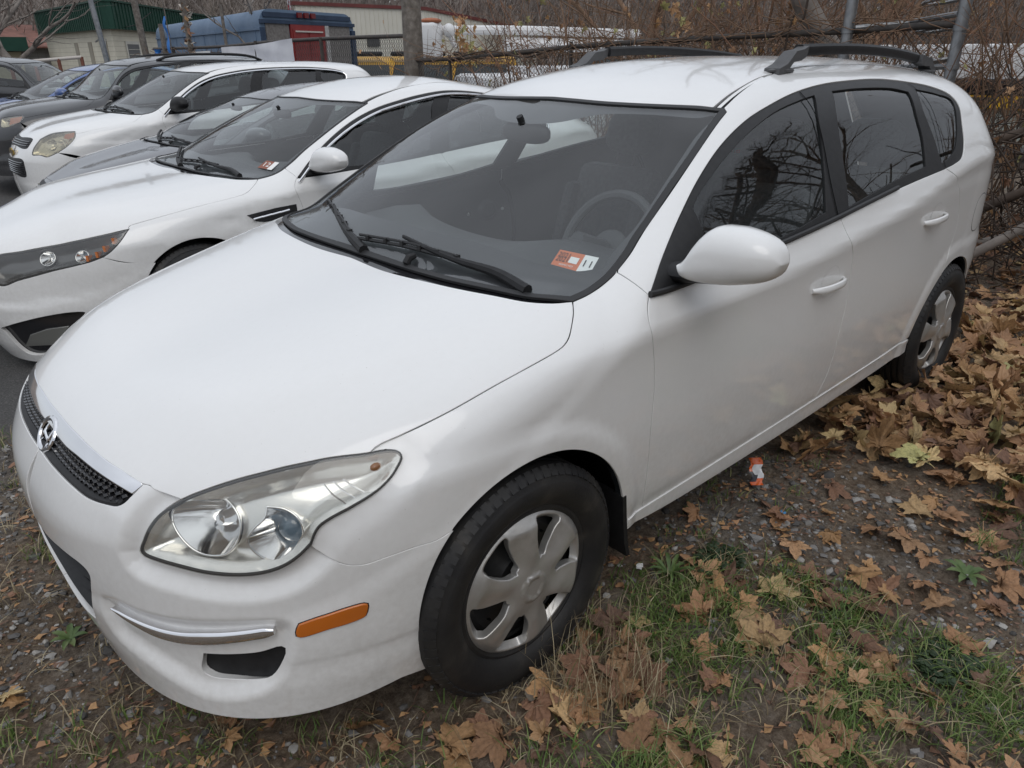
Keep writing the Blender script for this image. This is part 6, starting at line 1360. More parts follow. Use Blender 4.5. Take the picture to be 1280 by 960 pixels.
clover('dark green clover patch beside the plantain behind the front tyre', -.78, .93, .10, 5); clover('dark clover patch at the right edge among the stones', -.86, 1.60, .10, 6, 190)
# ---- litter
def wrapper():
    n = 9; r = np.random.default_rng(3); v = []; f = []
    for i in range(n):
        for j in range(5): v.append((i*.013, (j - 2)*.013 + .006*sin(i*1.7), .010 + .012*abs(sin(i*1.1 + j*.9)) + r.uniform(0, .006)))
    m = MB(); b0 = len(v)
    for i in range(n - 1):
        for j in range(4): f.append((i*5 + j, i*5 + j + 1, (i+1)*5 + j + 1, (i+1)*5 + j))
    m.add(v, f); m.mi = [(1 if 2 <= k//4 <= 5 and k % 4 in (0, 1, 2) and not (k//4 == 2 and k % 4 == 2) else 2 if k//4 in (1, 2, 3) and k % 4 >= 2 else 0) for k in range(len(f))]
    o = m.build('snack_wrapper', [mat('orange_foil', (.75, .13, .02), .25, coat=.4), mat('white_foil', (.75, .76, .78), .3, coat=.4), mat('black_foil', (.02, .02, .03), .3)], angle=180)
    Zc = Vector((.78, .38, .49)).normalized(); Xc = Vector((-.30, -.36, .80)); Xc = (Xc - Zc*Xc.dot(Zc)).normalized(); Yc = Zc.cross(Xc); mw = Matrix((Xc, Yc, Zc)).transposed().to_4x4() @ Matrix.Diagonal((1.0, .85, 1.2, 1)); mw.translation = (-1.29, .775, float(gz(-1.29, .775)) + .012); o.matrix_world = mw; tag(o, 'torn orange and white snack wrapper lying beside the car sill', 'wrapper')
wrapper()
def scrap(name, label, cat, x, y, l, w, mt, rz, rx=.3):
    m = MB(); n = 5; m.add([(l*(i/(n-1) - .5), w*s_, .006 + .012*abs(sin(i*1.3 + s_))) for i in range(n) for s_ in (-.5, 0, .45)], [(i*3 + j, i*3 + j + 1, i*3 + j + 4, i*3 + j + 3) for i in range(n-1) for j in range(2)])
    o = m.build(name, mt, angle=180); o.location = (x, y, float(gz(x, y)) + .008); o.rotation_euler = (rx, .1, rz); tag(o, label, cat)
PAPER = mat('white_paper', (.78, .78, .76), .7); BLUEB = mat('blue_plastic', (.10, .30, .55), .4); BARK = nmat('pale_bark', [(.3, (.22, .18, .14)), (.7, (.42, .37, .31))], 30, .85)
scrap('paper_scrap', 'small white scrap of paper on the dirt behind the front tyre', 'paper', -.575, .78, .034, .022, PAPER, .5)
scrap('bark_strip', 'curled pale strip of bark leaning by the foot of the front tyre', 'bark', .045, .925, .06, .022, BARK, 1.2, .9)
scrap('plastic_bit', 'tiny bright blue shard of plastic in the stones', 'plastic', -1.20, .93, .022, .009, BLUEB, 1.9)
# ---------------------------------------------------------------- hills and woods
def hill_mat():
    m = mat('wooded_hill', (.07, .06, .05), .95); co = N(m, 'ShaderNodeNewGeometry').outputs['Position']; n = noise(m, .12, 8, .7, co); n2 = noise(m, .9, 5, .7, co)
    mx = N(m, 'ShaderNodeMath', operation='MULTIPLY_ADD'); L(m, n2.outputs[0], mx.inputs[0]); mx.inputs[1].default_value = .6; L(m, n.outputs[0], mx.inputs[2])
    r = ramp(m, mx.outputs[0], [(.55, (.085, .070, .062)), (.75, (.15, .125, .108)), (.95, (.24, .20, .17))]); L(m, r.outputs[0], bsdf(m).inputs['Base Color']); return m
HA = np.radians(np.arange(0, 360, 3.)); HR = [48, 62, 80, 105, 135, 175, 230, 320]
def hz(a, r):
    """height of the valley side: high all round, with a saddle where the sky shows"""
    sad = np.exp(-((np.degrees(a) - 238.6 + 360) % 360*0 + 0)**2) if False else 0
    d = (np.degrees(a) + 360) % 360; gap = np.exp(-((d - 239.5)/2.6)**2); side = sstep(150, 100, np.abs((d - 220 + 180) % 360 - 180))
    base = 13 + 3*np.sin(3*a + 1) + 2*np.sin(7*a); top = base*(1 - .5*gap)*(.45 + .55*side)
    return -.6 + top*sstep(46, 175, r)*(1 + .25*sstep(175, 320, r)*(1 - gap))
rings = [np.stack((r*np.cos(HA), r*np.sin(HA), hz(HA, r) + .5*np.sin(HA*23 + r)), 1) for r in HR]
o = loft(rings, False, True).build('hills', hill_mat(), angle=180); o['kind'] = 'structure'
BARKM = nmat('grey_bark', [(.3, (.14, .12, .105)), (.7, (.26, .23, .205))], 8, .95)
BROWNM = nmat('brown_twig', [(.3, (.12, .075, .048)), (.7, (.26, .165, .105))], 6, .9)
REDTW = nmat('red_twig', [(.3, (.16, .080, .05)), (.7, (.32, .18, .11))], 6, .9)
def limb(p, d, l, r, r_, n=5, droop=0):
    """a wandering branch line"""
    P = [np.array(p, float)]; d = np.array(d, float); d /= np.linalg.norm(d); seg = l/n
    for i in range(n):
        d = d + r_.normal(0, .16, 3) + np.array([0, 0, .06 - droop]); d /= np.linalg.norm(d); P.append(P[-1] + d*seg)
    return np.array(P), np.linspace(r, r*.35, n + 1)
def fast_tubes(list_, nseg, mb):
    for P, r in list_: tube(P, r, nseg, mb, cap=False)
def bare_tree(name, label, x, y, h, seed, group=None, spread=.75, mt=None, nl=9, sub=5, twig=4, z=None, lean=(0, 0), r0=.022, fork=.18):
    r = np.random.default_rng(seed); t = empty(name, (x, y, float(gz(x, y)) if z is None else z), 0, label, 'tree', group); tr = MB(); cr = MB()
    P, R = limb((0, 0, -.1), (lean[0], lean[1], 1), h*.8, h*r0, r, 9); tube(P, R, 8, tr)
    for i in range(nl):
        u = fork + (1 - fork)*(i + r.random()*.6)/nl; k = u*(len(P) - 1); j = min(int(k), len(P) - 2); p = P[j] + (P[j+1] - P[j])*(k - j); a = i*2.4 + r.uniform(-.4, .4); l = h*(.62 - .34*u)*r.uniform(.8, 1.15)
        Q, S_ = limb(p, (spread*cos(a), spread*sin(a), .75), l, R[j]*.55, r, 7); tube(Q, S_, 6, tr, cap=False)
        for q in range(sub):
            w = .25 + .75*(q + r.random())/sub; jj = min(int(w*7), 6); b = a + r.uniform(-1.2, 1.2); Q2, S2 = limb(Q[jj], (cos(b)*.8, sin(b)*.8, r.uniform(.1, .9)), l*r.uniform(.3, .55), S_[jj]*.5, r, 5); tube(Q2, S2, 4, cr, cap=False)
            for k2 in range(twig):
                jj2 = r.integers(1, 6); b2 = b + r.uniform(-1.1, 1.1); Q3, S3 = limb(Q2[jj2], (cos(b2), sin(b2), r.uniform(-.1, .8)), l*r.uniform(.12, .3), max(S2[jj2]*.5, .002), r, 3); tube(Q3, S3, 3, cr, cap=False)
    tr.build('trunk', mt or BARKM, t, angle=180); cr.build('crown', mt or BARKM, t, angle=180); return t
def woods():
    """the bare wood on the hillside, as one mass"""
    r = np.random.default_rng(5); proto = []
    for k in range(6):
        m = MB(); P, R = limb((0, 0, 0), (0, 0, 1), 1, .013, r, 5); tube(P, R, 3, m, cap=False)
        for i in range(16):
            u = .22 + .75*i/16; j = int(u*5); a = i*2.4; Q, S_ = limb(P[j] + (P[j+1] - P[j])*(u*5 - j), (cos(a)*.7, sin(a)*.7, .9), .42*(1.1 - u), R[j]*.6, r, 2); tube(Q, S_, 3, m, cap=False)
            for q in range(2): Q2, S2 = limb(Q[1], (cos(a + q*2 - 1), sin(a + q*2 - 1), .8), .24*(1.1 - u), .004, r, 2); tube(Q2, S2, 3, m, cap=False)
        proto.append((np.vstack(m.v), m.f))
    V = []; F = []; c = 0; a = r.uniform(radians(188), radians(266), 1500); rr = 52*(230/52)**r.random(1500)
    for i in range(1500):
        v, f = proto[i % 6]; h = r.uniform(5.5, 10)*(.8 + rr[i]/320); z = float(hz(a[i], rr[i])) - .3; t = r.uniform(0, 6.28); q = v @ np.array(Matrix.Rotation(t, 3, 'Z')).T*[h, h, h]
        V.append(q + [rr[i]*cos(a[i]), rr[i]*sin(a[i]), z]); F += [tuple(k + c for k in p) for p in f]; c += len(v)
    V = np.vstack(V); me = bpy.data.meshes.new('bare_woods'); me.from_pydata(V.tolist(), [], F); me.materials.append(nmat('far_bark', [(.3, (.14, .117, .104)), (.7, (.25, .215, .19))], .4, .95)); o = bpy.data.objects.new('bare_woods', me); COL.objects.link(o)
    tag(o, 'bare grey brown woods covering the far hillside', 'woods', kind='stuff')
woods()
# ---------------------------------------------------------------- fence behind the cars
GALV = nmat('galvanised_steel', [(.3, (.20, .21, .22)), (.7, (.33, .34, .35))], 12, .45, metal=.7); RUST = nmat('dark_rusty_pipe', [(.3, (.035, .032, .030)), (.7, (.08, .065, .055))], 14, .7)
WOODG = nmat('weathered_post', [(.3, (.10, .085, .072)), (.55, (.17, .15, .13)), (.8, (.28, .25, .22))], 14, .95, .4, 60)
FX = -5.95
fence = empty('chain_link_fence', (FX, -6, 0), 0, 'chain link fence with a dark bent top rail behind the parked cars', 'fence')
def fpart(mb, nm, mt): return mb.xf(trm(-FX, 6, 0)).build(nm, mt, fence, angle=60)
railL = crom([(FX, -18.6, 1.68), (FX, -14.3, 1.70), (FX, -12.6, 1.75), (FX, -9.95, 1.78), (FX, -8.0, 1.78)], .3); railR = crom([(FX, -7.75, 1.45), (FX, -6.6, 1.48), (FX, -5.4, 1.555), (FX, -4.2, 1.62), (FX, -2.6, 1.67), (FX, -1.35, 1.70), (FX, -.48, 1.73)], .2)
fpart(tube(railL, .030, 8), 'top_rail', RUST); fpart(tube(railR, .028, 8), 'top_rail', RUST)
for y, z1, mt, rr in ((-17.2, 1.72, RUST, .03), (-12.9, 1.78, RUST, .03), (-10.4, 1.80, RUST, .03), (-6.9, 1.52, RUST, .022), (-4.6, 1.66, RUST, .022), (-1.32, 2.75, GALV, .048), (-.42, 2.75, GALV, .048)):
    p = tube([(FX + .03, y, -.3), (FX + .03, y, z1)], rr, 10); fpart(p, 'fence_post', mt)
cl_ = MB()
for y in (-1.32, -.42):
    for z in (1.70, 1.42, 2.05): tube([(FX + .03, y, z - .02), (FX + .03, y, z + .02)], .056, 10, cl_)
fpart(cl_, 'post_clamp', GALV)
def wire(y0, y1, top, zb, nm, pitch=.062):
    """woven wire: zigzag strands"""
    m = MB(); n = int((y1 - y0)/pitch)
    for i in range(n):
        y = y0 + i*pitch; zt = float(top(y)) + .03; k = int((zt - zb)/pitch); zz = zb + np.arange(k + 1)*pitch
        for ph in (0, 1):
            yy = y + pitch*.5*(((np.arange(k + 1) + ph + i*0) % 2)*2 - 1)*.98 + pitch*.5; P = np.column_stack([np.full(k + 1, FX + .012*(((np.arange(k + 1) + ph) % 2) - .5)), yy, zz]); tube(P, .0036, 3, m, cap=False)
    o = fpart(m, nm, mat('dull_wire', (.07, .068, .065), .6, .4)); o['kind'] = 'stuff'
tL = pch(railL[::3, 1], railL[::3, 2]); tR = pch(railR[::3, 1], railR[::3, 2])
wire(-11.4, -8.0, tL, .75, 'wire_mesh'); wire(-7.7, -.5, tR, .75, 'wire_mesh')
def post(name, label, cat, x, y, h, r0, r1, mt, lean=(0, 0), rough=.01, seed=0, n=12):
    r = np.random.default_rng(seed); zs = np.linspace(-.3, h, 14); z0 = float(gz(x, y)); rings = []
    for i, z in enumerate(zs):
        th = np.arange(n)*2*pi/n; rad = (r0 + (r1 - r0)*i/13)*(1 + r.normal(0, rough*4, n)*.4); rings.append(np.column_stack([lean[0]*z/h + rad*np.cos(th), lean[1]*z/h + rad*np.sin(th), np.full(n, z)]))
    o = loft(rings).build(name, mt, angle=50); o.location = (x, y, z0); return tag(o, label, cat)
pu = post('utility_pole', 'thick weathered wooden pole rising behind the white crossover and sedan', 'pole', -5.98, -7.83, 7.0, .145, .13, WOODG, rough=.02, seed=2, n=18)
post('wooden_post', 'wooden post standing before the cream building', 'post', -7.3, -23.1, 5.5, .10, .09, WOODG, (.25, .1), seed=3)
post('lamp_pole', 'grey steel pole leaning at the corner of the cream building', 'pole', -6.2, -23.0, 6.0, .085, .06, GALV, (.35, -.2), seed=4)
post('wooden_post', 'short grey stub post beside the blue flag', 'post', -5.95, -17.85, 2.3, .06, .055, WOODG, seed=5)
post('wooden_post', 'thin grey post in front of the blue bus side', 'post', -6.05, -14.55, 2.55, .035, .03, WOODG, seed=6)
post('fence_stub', 'wide dark board post left of the white banner', 'post', -5.9, -14.72, 1.66, .13, .12, nmat('dark_board', [(.3, (.03, .028, .026)), (.7, (.07, .062, .056))], 12, .9), seed=7)
vp = empty('vine_post', (-5.9, -16.1, 0), 0, 'post wrapped in dry brown vines beside the blue flag', 'post')
tube([(0, 0, -.2), (.02, .02, 2.6)], .055, 8).build('post_shaft', WOODG, vp)
vm = MB(); r = np.random.default_rng(9)
for i in range(170):
    z = r.uniform(.5, 2.5); a = r.uniform(0, 6.28); q = .05 + .09*r.random()*(2.7 - z)*.8; c = np.array([q*cos(a), q*sin(a), z]); d = r.normal(0, .045, 3); e = r.normal(0, .03, 3); vm.cur = int(r.integers(0, 3)); vm.add([c - d, c + e, c + d, c - e], [(0, 1, 2, 3)])
vm.build('dry_vine', [LMATS[3], LMATS[0], mat('pale_leaf', (.5, .46, .4), .8)], vp)
fl = empty('flag', (-5.9, -17.2, 0), 0, 'narrow bright blue feather flag on a thin pole', 'flag')
tube([(0, 0, -.2), (.06, .05, 2.9)], .012, 6).build('flag_pole', WOODG, fl)
q = MB(); n = 12; q.add([(.05 + .03*sin(i*.9) - .0, .04 + s_*.17 + .02*sin(i*1.3), 1.55 + .80*i/(n-1)) for i in range(n) for s_ in (-1, -.5, 0)], [(i*3 + j, i*3 + j + 1, i*3 + j + 4, i*3 + j + 3) for i in range(n-1) for j in range(2)]); q.build('flag_cloth', mat('blue_cloth', (.02, .16, .50), .7), fl)
q = MB(); r = np.random.default_rng(4); n = 8
rings = [np.column_stack([.07*np.cos(np.arange(10)*.628)*(1 + .3*sin(i)) + .03*sin(i*1.7), .09*np.sin(np.arange(10)*.628)*(1 - .25*cos(i*1.3)), np.full(10, 1.3 + i*.055)]) for i in range(n)]
o = loft(rings).build('blue_tarp', MATS['blue_cloth']); o.location = (-5.85, -18.1, -.02); tag(o, 'crumpled blue tarp hung on the fence below the flag', 'tarp')
# dry brush heaped along the fence foot at the left
BRM = MB(); r = np.random.default_rng(12)
for i in range(420):
    y = r.uniform(-19.5, -14.5); z = r.uniform(.9, 1.62); c = np.array([FX + r.uniform(-.5, .3), y, z]); d = r.normal(0, .10, 3); tube([c - d, c + r.normal(0, .03, 3), c + d], .006, 3, BRM, cap=False)
tag(BRM.build('dry_brush', BROWNM, angle=180), 'tangle of dry brown brush along the far fence', 'brush', kind='stuff')
# banners on the fence
def cloth(name, label, cat, y0, y1, z0, z1, zt1, mt, amp, seed, x=FX + .06):
    r = np.random.default_rng(seed); nu, nv = 46, 14; v = []
    for i in range(nu):
        u = i/(nu-1); top = z1 + (zt1 - z1)*u - .03*sin(pi*u)**2*(amp > .004)
        for j in range(nv):
            w = j/(nv-1); x_ = x + amp*(sin(u*13 + w*7) + .7*sin(u*29 - w*5 + 1) + .6*sin(w*17 + u*9)); v.append((x_, y0 + (y1-y0)*u, z0 + (top - z0)*w))
    return tag(MB().add(v, [(i*nv + j, (i+1)*nv + j, (i+1)*nv + j + 1, i*nv + j + 1) for i in range(nu-1) for j in range(nv-1)]).build(name, mt, angle=180), label, cat)
cloth('banner', 'wrinkled white banner hung on the fence behind the white crossover', 'banner', -14.45, -11.35, 1.05, 1.68, 1.80, nmat('white_vinyl', [(.3, (.62, .62, .65)), (.7, (.74, .74, .76))], 3, .5), .006, 3)
cloth('fence_sign', 'small white sign with black marks left of the wrinkled banner', 'sign', -16.1, -15.05, 1.2, 1.60, 1.62, mat('white_board', (.72, .72, .71), .6), .001, 4)
mk_ = MB(); r = np.random.default_rng(6)
for i in range(24):
    y = -16.0 + .038*i; z = 1.36 + r.uniform(-.02, .02) + (.09 if i % 3 == 0 else 0); h = r.uniform(.02, .07); mk_.add([(FX + .07, y, z), (FX + .07, y + .02, z), (FX + .07, y + .02, z + h), (FX + .07, y, z + h)], [(0, 1, 2, 3)])
mk_.build('sign_print', INK, bpy.data.objects['fence_sign'])
# ---------------------------------------------------------------- buildings
CREAM = nmat('cream_block', [(.3, (.58, .54, .44)), (.7, (.66, .62, .51))], 2, .85); GREENM = nmat('green_metal', [(.3, (.008, .045, .030)), (.7, (.014, .062, .042))], 2, .5, metal=.3)
def frame_on(A, Bp):
    """origin and axes of a wall seen from outside: u along it, w up, n outward (to the camera side)"""
    A, Bp = np.array(A, float), np.array(Bp, float); u = Bp - A; l = np.linalg.norm(u); u /= l; n = np.array([u[1], -u[0]]); 
    if n @ (np.array([1.03, 1.92]) - A) < 0: n = -n
    return A, u, n, l
def wbox(mb, F, u0, u1, z0, z1, d0, d1):
    A, u, n, l = F; v = []
    for d in (d0, d1):
        for uu, zz in ((u0, z0), (u1, z0), (u1, z1), (u0, z1)): p = A + u*uu + n*d; v.append((p[0], p[1], zz))
    return mb.add(v, [(0, 1, 2, 3), (7, 6, 5, 4), (0, 4, 5, 1), (1, 5, 6, 2), (2, 6, 7, 3), (3, 7, 4, 0)])
def local(mb, o): return mb.xf(trm(*(-np.array(o.location))))
cb = empty('cream_building', (-9.6, -33.6, -.6), 0, 'low cream block building under a dark green standing seam metal parapet', 'building')
C0 = (-9.65, -34.1); FL = frame_on(C0, (-9.9, -46)); FR = frame_on(C0, (-20, -47)); top, low = 3.55, 2.55
m = MB(); a, b, d = np.array(C0), np.array((-9.9, -46.)), np.array((-20, -47.)); e = b + d - a
wl = [(a, 0), (b, 0), (e, 0), (d, 0)]; m.add([(*p, -.8) for p, _ in wl] + [(*p, low + .2) for p, _ in wl], [(0, 1, 5, 4), (1, 2, 6, 5), (2, 3, 7, 6), (3, 0, 4, 7), (4, 5, 6, 7)]); local(m, cb).build('wall', CREAM, cb, smooth=False)
jm = MB()
for F in (FL, FR):
    for k in range(14): wbox(jm, F, .02, F[3], .1 + k*.2, .112 + k*.2, .0, .003)
local(jm, cb).build('block_joint', nmat('joint_shade', [(.3, (.36, .33, .26)), (.7, (.40, .37, .29))], 3, .9), cb, smooth=False)['kind'] = 'stuff'
m = MB()
for F in (FL, FR): wbox(m, F, -.25, F[3], low, top, .0, .30)
local(m, cb).build('parapet', GREENM, cb, smooth=False); m = MB()
for F in (FL, FR):
    for k in range(int(F[3]/.33)): wbox(m, F, -.2 + k*.33, -.17 + k*.33, low, top, .30, .335)
    wbox(m, F, -.3, F[3], top, top + .07, -.1, .36)
o = local(m, cb).build('standing_seam', GREENM, cb, smooth=False); o['kind'] = 'stuff'
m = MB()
for k in range(3): wbox(m, FL, .9 + k*2.4, 1.5 + k*2.4, .4, 2.1, .0, .02)  # flat plates for the wall recesses, their shade put into a darker cream
local(m, cb).build('recess_shade_plate', nmat('cream_shade', [(.3, (.26, .235, .19)), (.7, (.33, .30, .24))], 2, .9), cb, smooth=False)
wn = MB(); wbox(wn, FR, 1.15, 2.65, 1.0, 2.12, .0, .05); wn = local(wn, cb).build('window_frame', nmat('pale_frame', [(.3, (.50, .48, .42)), (.7, (.58, .56, .50))], 3, .7), cb, smooth=False)
m = MB(); wbox(m, FR, 1.28, 2.52, 1.12, 2.0, .05, .06); local(m, cb).build('pane', mat('grey_blind', (.13, .135, .14), .35), wn, smooth=False); m = MB()
for k in range(3): wbox(m, FR, 1.28, 2.52, 1.38 + k*.2, 1.40 + k*.2, .06, .075)
local(m, cb).build('window_bar', MATS['pale_frame'], wn, smooth=False)
m = MB(); A_, u_, n_, l_ = FL; p = A_ + u_*1.2 + n_*.12; q = A_ + u_*.5 + n_*.12
tube([(*p, 2.6), (*p, 2.3), (*(p + u_*.3), 2.2), (*(p + u_*.9), 2.1)], .035, 6, m); tube([(*q, 2.2), (*(q + n_*.1), 1.75), (*(q + u_*.35), 1.7)], .02, 6, m); local(m, cb).build('conduit', GALV, cb)
m = MB(); tube([(-7.6, -23.1, 2.7), (-9.0, -29, 2.55), (-10.4, -34.6, 2.65)], .012, 5, m); tag(m.build('service_cable', BLKTRIM), 'sagging black cable running to the cream building', 'cable')
gb = empty('green_roofed_shed', (-8, -45, 0), 0, 'small shed with a dark green metal eave at the far left edge', 'building'); FG = frame_on((-8.45, -45.2), (-2.5, -46.0)); m = MB(); wbox(m, FG, 0, 7, -.6, 1.75, -4, 0); local(m, gb).build('wall', nmat('yellow_stucco', [(.3, (.30, .26, .18)), (.7, (.38, .33, .24))], 2, .9), gb, smooth=False); m = MB(); wbox(m, FG, -.35, 7.3, 1.78, 2.42, -4.2, .45); local(m, gb).build('roof', GREENM, gb, smooth=False)
lb = empty('low_block_building', (-9, -43, 0), 0, 'low grey block building with a rust red roof behind the bare tree', 'building'); FB = frame_on((-7.4, -48.5), (-13.2, -49.5)); m = MB(); wbox(m, FB, -2, 8, -.6, 2.0, -5, 0); local(m, lb).build('wall', nmat('grey_block', [(.3, (.24, .235, .225)), (.7, (.34, .33, .32))], 3, .9), lb, smooth=False)
m = MB(); A_, u_, n_, l_ = FB; v = []
for uu, dd, zz in ((-2.4, .5, 1.95), (8.4, .5, 1.95), (8.4, -5, 3.2), (-2.4, -5, 3.2), (-2.4, .5, 2.03), (8.4, .5, 2.03), (8.4, -5, 3.28), (-2.4, -5, 3.28)): p = A_ + u_*uu + n_*dd; v.append((*p, zz))
m.add(v, [(3, 2, 1, 0), (4, 5, 6, 7), (0, 1, 5, 4), (1, 2, 6, 5), (2, 3, 7, 6), (3, 0, 4, 7)]); local(m, lb).build('roof', nmat('rust_roof', [(.3, (.13, .055, .04)), (.7, (.22, .10, .075))], 2, .8), lb, smooth=False)
m = MB()
for k in range(12): wbox(m, FB, -2, 8, -.5 + k*.2, -.485 + k*.2, 0, .004)
for i in range(24):
    wbox(m, FB, -2 + i*.42, -1.985 + i*.42, -.6, 2.0, 0, .004)
local(m, lb).build('block_joint', mat('joint_dark', (.17, .165, .16), .9), lb, smooth=False)['kind'] = 'stuff'
m = MB(); wbox(m, FB, .2, 1.0, .75, 1.5, .0, .04); f = local(m, lb).build('window_frame', WHITE_S, lb, smooth=False); m = MB(); wbox(m, FB, .32, .88, .85, 1.4, .04, .05); local(m, lb).build('pane', GLOSSBLK, f, smooth=False)
m = MB(); tube([(-3.9, -24.2, 1.36), (-5.7, -24.0, 1.50)], .045, 8, m); pr = empty('pipe_rail', (0, 0, 0), 0, 'pale pipe rail on rusty posts before the bare tree', 'railing'); m.build('rail', mat('pale_pipe', (.5, .46, .42), .6), pr)
for k in range(4): q = np.array([-3.9, -24.2, 0])*(1 - k/3) + np.array([-5.7, -24.0, 0])*(k/3); tube([q + [0, 0, -.5], q + [0, 0, 1.36 + .05*k]], .05, 8).build('rail_post', nmat('rust_post', [(.3, (.14, .05, .035)), (.7, (.22, .09, .06))], 9, .8), pr)
bb_ = empty('metal_building', (-28, -38, 0), 0, 'long beige ribbed metal building with a dark red roof edge beyond the buses', 'building'); BG = nmat('beige_metal', [(.3, (.55, .53, .46)), (.7, (.61, .59, .52))], 1, .6)
FE = frame_on((-20.5, -38.6), (-28.8, -38.2)); FS = frame_on((-28.8, -38.2), (-40.5, -40.5)); m = MB(); wbox(m, FE, 0, FE[3], -.8, 4.0, -.2, 0); A_, u_, n_, l_ = FS
v = []
for uu, zz in ((0, -.8), (l_, -.8), (l_, 3.0), (0, 4.0)): p = A_ + u_*uu; v.append((*p, zz))
m.add(v, [(0, 1, 2, 3)]); local(m, bb_).build('wall', BG, bb_, smooth=False); m = MB()
for k in range(int(FE[3]/.3)): wbox(m, FE, k*.3, k*.3 + .045, -.8, 3.98, 0, .035)
for k in range(int(FS[3]/.3)): wbox(m, FS, k*.3, k*.3 + .045, -.8, 3.95 - k*.3/FS[3], 0, .035)
o = local(m, bb_).build('wall_rib', BG, bb_, smooth=False); o['kind'] = 'stuff'
m = MB(); wbox(m, FE, -.2, FE[3] + .1, 4.0, 4.18, -.3, .1); p0, p1 = A_, A_ + u_*l_
m.add([(*(p0 + n_*.1), 4.0), (*(p1 + n_*.1), 3.0), (*(p1 + n_*.1), 3.18), (*(p0 + n_*.1), 4.18), (*(p0 - n_*6), 4.0), (*(p1 - n_*6), 3.0), (*(p1 - n_*6), 3.18), (*(p0 - n_*6), 4.18)], [(0, 1, 2, 3), (3, 2, 6, 7), (7, 6, 5, 4), (0, 4, 5, 1)]); local(m, bb_).build('roof', nmat('red_trim', [(.3, (.10, .022, .02)), (.7, (.15, .035, .03))], 2, .6), bb_, smooth=False)
m = MB(); wbox(m, FE, 4.2, 5.0, 2.0, 2.5, .03, .1); local(m, bb_).build('vent', mat('dark_vent', (.06, .06, .06), .7), bb_, smooth=False)
# old blue bus body, its tail towards the lot
BLUEB2 = nmat('chalky_blue_paint', [(.3, (.10, .155, .235)), (.7, (.145, .205, .29))], 2.2, .75); NAVY = nmat('navy_paint', [(.3, (.012, .028, .060)), (.7, (.022, .045, .09))], 4, .6)
bus = empty('old_bus', (-7, -15, 0), 0, 'old blue bus body with a red rear door standing behind the fence', 'bus')
BA = np.array((-6.45, -13.75)); BB_ = np.array((-9.35, -14.9)); BC = np.array((-8.1, -24.5)); FT = frame_on(BA, BB_); FD = frame_on(BA, BC); wdt = FT[3]; ht = 2.40
def sect(k, ins=0):
    """bus cross-section with a rounded roof; k along the length"""
    p = []; n = 9
    for s_, z in [(0 + ins, -.4), (0 + ins, ht - .32)] + [(.32*(1 - cos(t)) + ins, ht - .32 + .32*sin(t)) for t in np.linspace(.2, pi/2, 6)] + [(wdt - .32*(1 - cos(t)) - ins, ht - .32 + .32*sin(t)) for t in np.linspace(pi/2, .2, 6)] + [(wdt - ins, ht - .32), (wdt - ins, -.4)]: p.append((*(BA + FT[1]*s_ + FD[1]*k), z))
    return np.array(p)
local(loft([sect(0), sect(.35), sect(FD[3])]), bus).build('body', BLUEB2, bus, angle=30)
m = MB(); wbox(m, FT, .0, wdt, ht - .27, ht - .20, 0, .05); wbox(m, FT, .12, wdt - .12, ht - .15, ht - .06, 0, .03); wbox(m, FT, 0, .10, -.4, ht - .35, 0, .05); wbox(m, FT, wdt - .14, wdt, -.4, ht - .35, 0, .05); local(m, bus).build('rear_frame', NAVY, bus, smooth=False)
HB_ = nmat('grey_hardboard', [(.3, (.12, .11, .10)), (.7, (.22, .205, .195))], 20, .9)
for s0, s1 in ((.16, .85), (2.1, wdt - .18)): m = MB(); wbox(m, FT, s0, s1, .2, ht - .27, 0, .02); local(m, bus).build('rear_panel', HB_, bus, smooth=False)
m = MB(); wbox(m, FT, .88, 2.0, .0, ht - .27, 0, .045); dr = local(m, bus).build('door', nmat('red_door', [(.3, (.17, .014, .014)), (.7, (.27, .03, .028))], 3, .6), bus, smooth=False)
m = MB()
for s0, s1 in ((.94, 1.38), (1.46, 1.94)):
    wbox(m, FT, s0, s1, .2, 1.0, .045, .06); wbox(m, FT, s0, s1, 1.1, ht - .36, .045, .06)
local(m, bus).build('door_panel', MATS['red_door'], dr, smooth=False); m = MB(); wbox(m, FT, 1.0, 1.9, ht - .42, ht - .39, .06, .08); local(m, bus).build('door_bar', mat('pale_pipe', (.5, .46, .42), .6), dr, smooth=False)
m = MB(); wbox(m, FT, 2.02, 2.14, .0, ht - .27, 0, .05); local(m, bus).build('white_stile', nmat('peeling_white', [(.3, (.30, .29, .28)), (.7, (.52, .51, .5))], 18, .8), bus, smooth=False)
for k in range(3): m = MB(); wbox(m, FT, 1.1 + k*.22, 1.24 + k*.22, ht - .14, ht - .04, .05, .09); local(m, bus).build('marker_lamp', mat('dark_red_lens', (.14, .01, .012), .3), bus, smooth=False)
m = MB()
for k in range(9): wbox(m, FD, .3 + k*1.1, .33 + k*1.1, -.4, ht - .34, 0, .012)
wbox(m, FD, 0, FD[3], ht - .40, ht - .36, 0, .03); local(m, bus).build('side_seam', BLUEB2, bus, smooth=False)['kind'] = 'stuff'
m = tube([(0, 0, 2.2), (.02, 0, 2.75)], .008, 5); rf_ = empty('small_flag', (-7.4, -14.2, 0), 0, 'tiny red and white flag on top of the old bus', 'flag'); m.build('flag_stick', BLKTRIM, rf_); q = MB(); q.add([(.0, -.06, 2.38), (.0, .06, 2.38), (.02, .06, 2.8), (.02, -.06, 2.8)], [(0, 1, 2, 3)]); q.build('flag_cloth', nmat('red_stripes', [(.4, (.45, .03, .04)), (.55, (.6, .58, .58))], 14, .8), rf_)
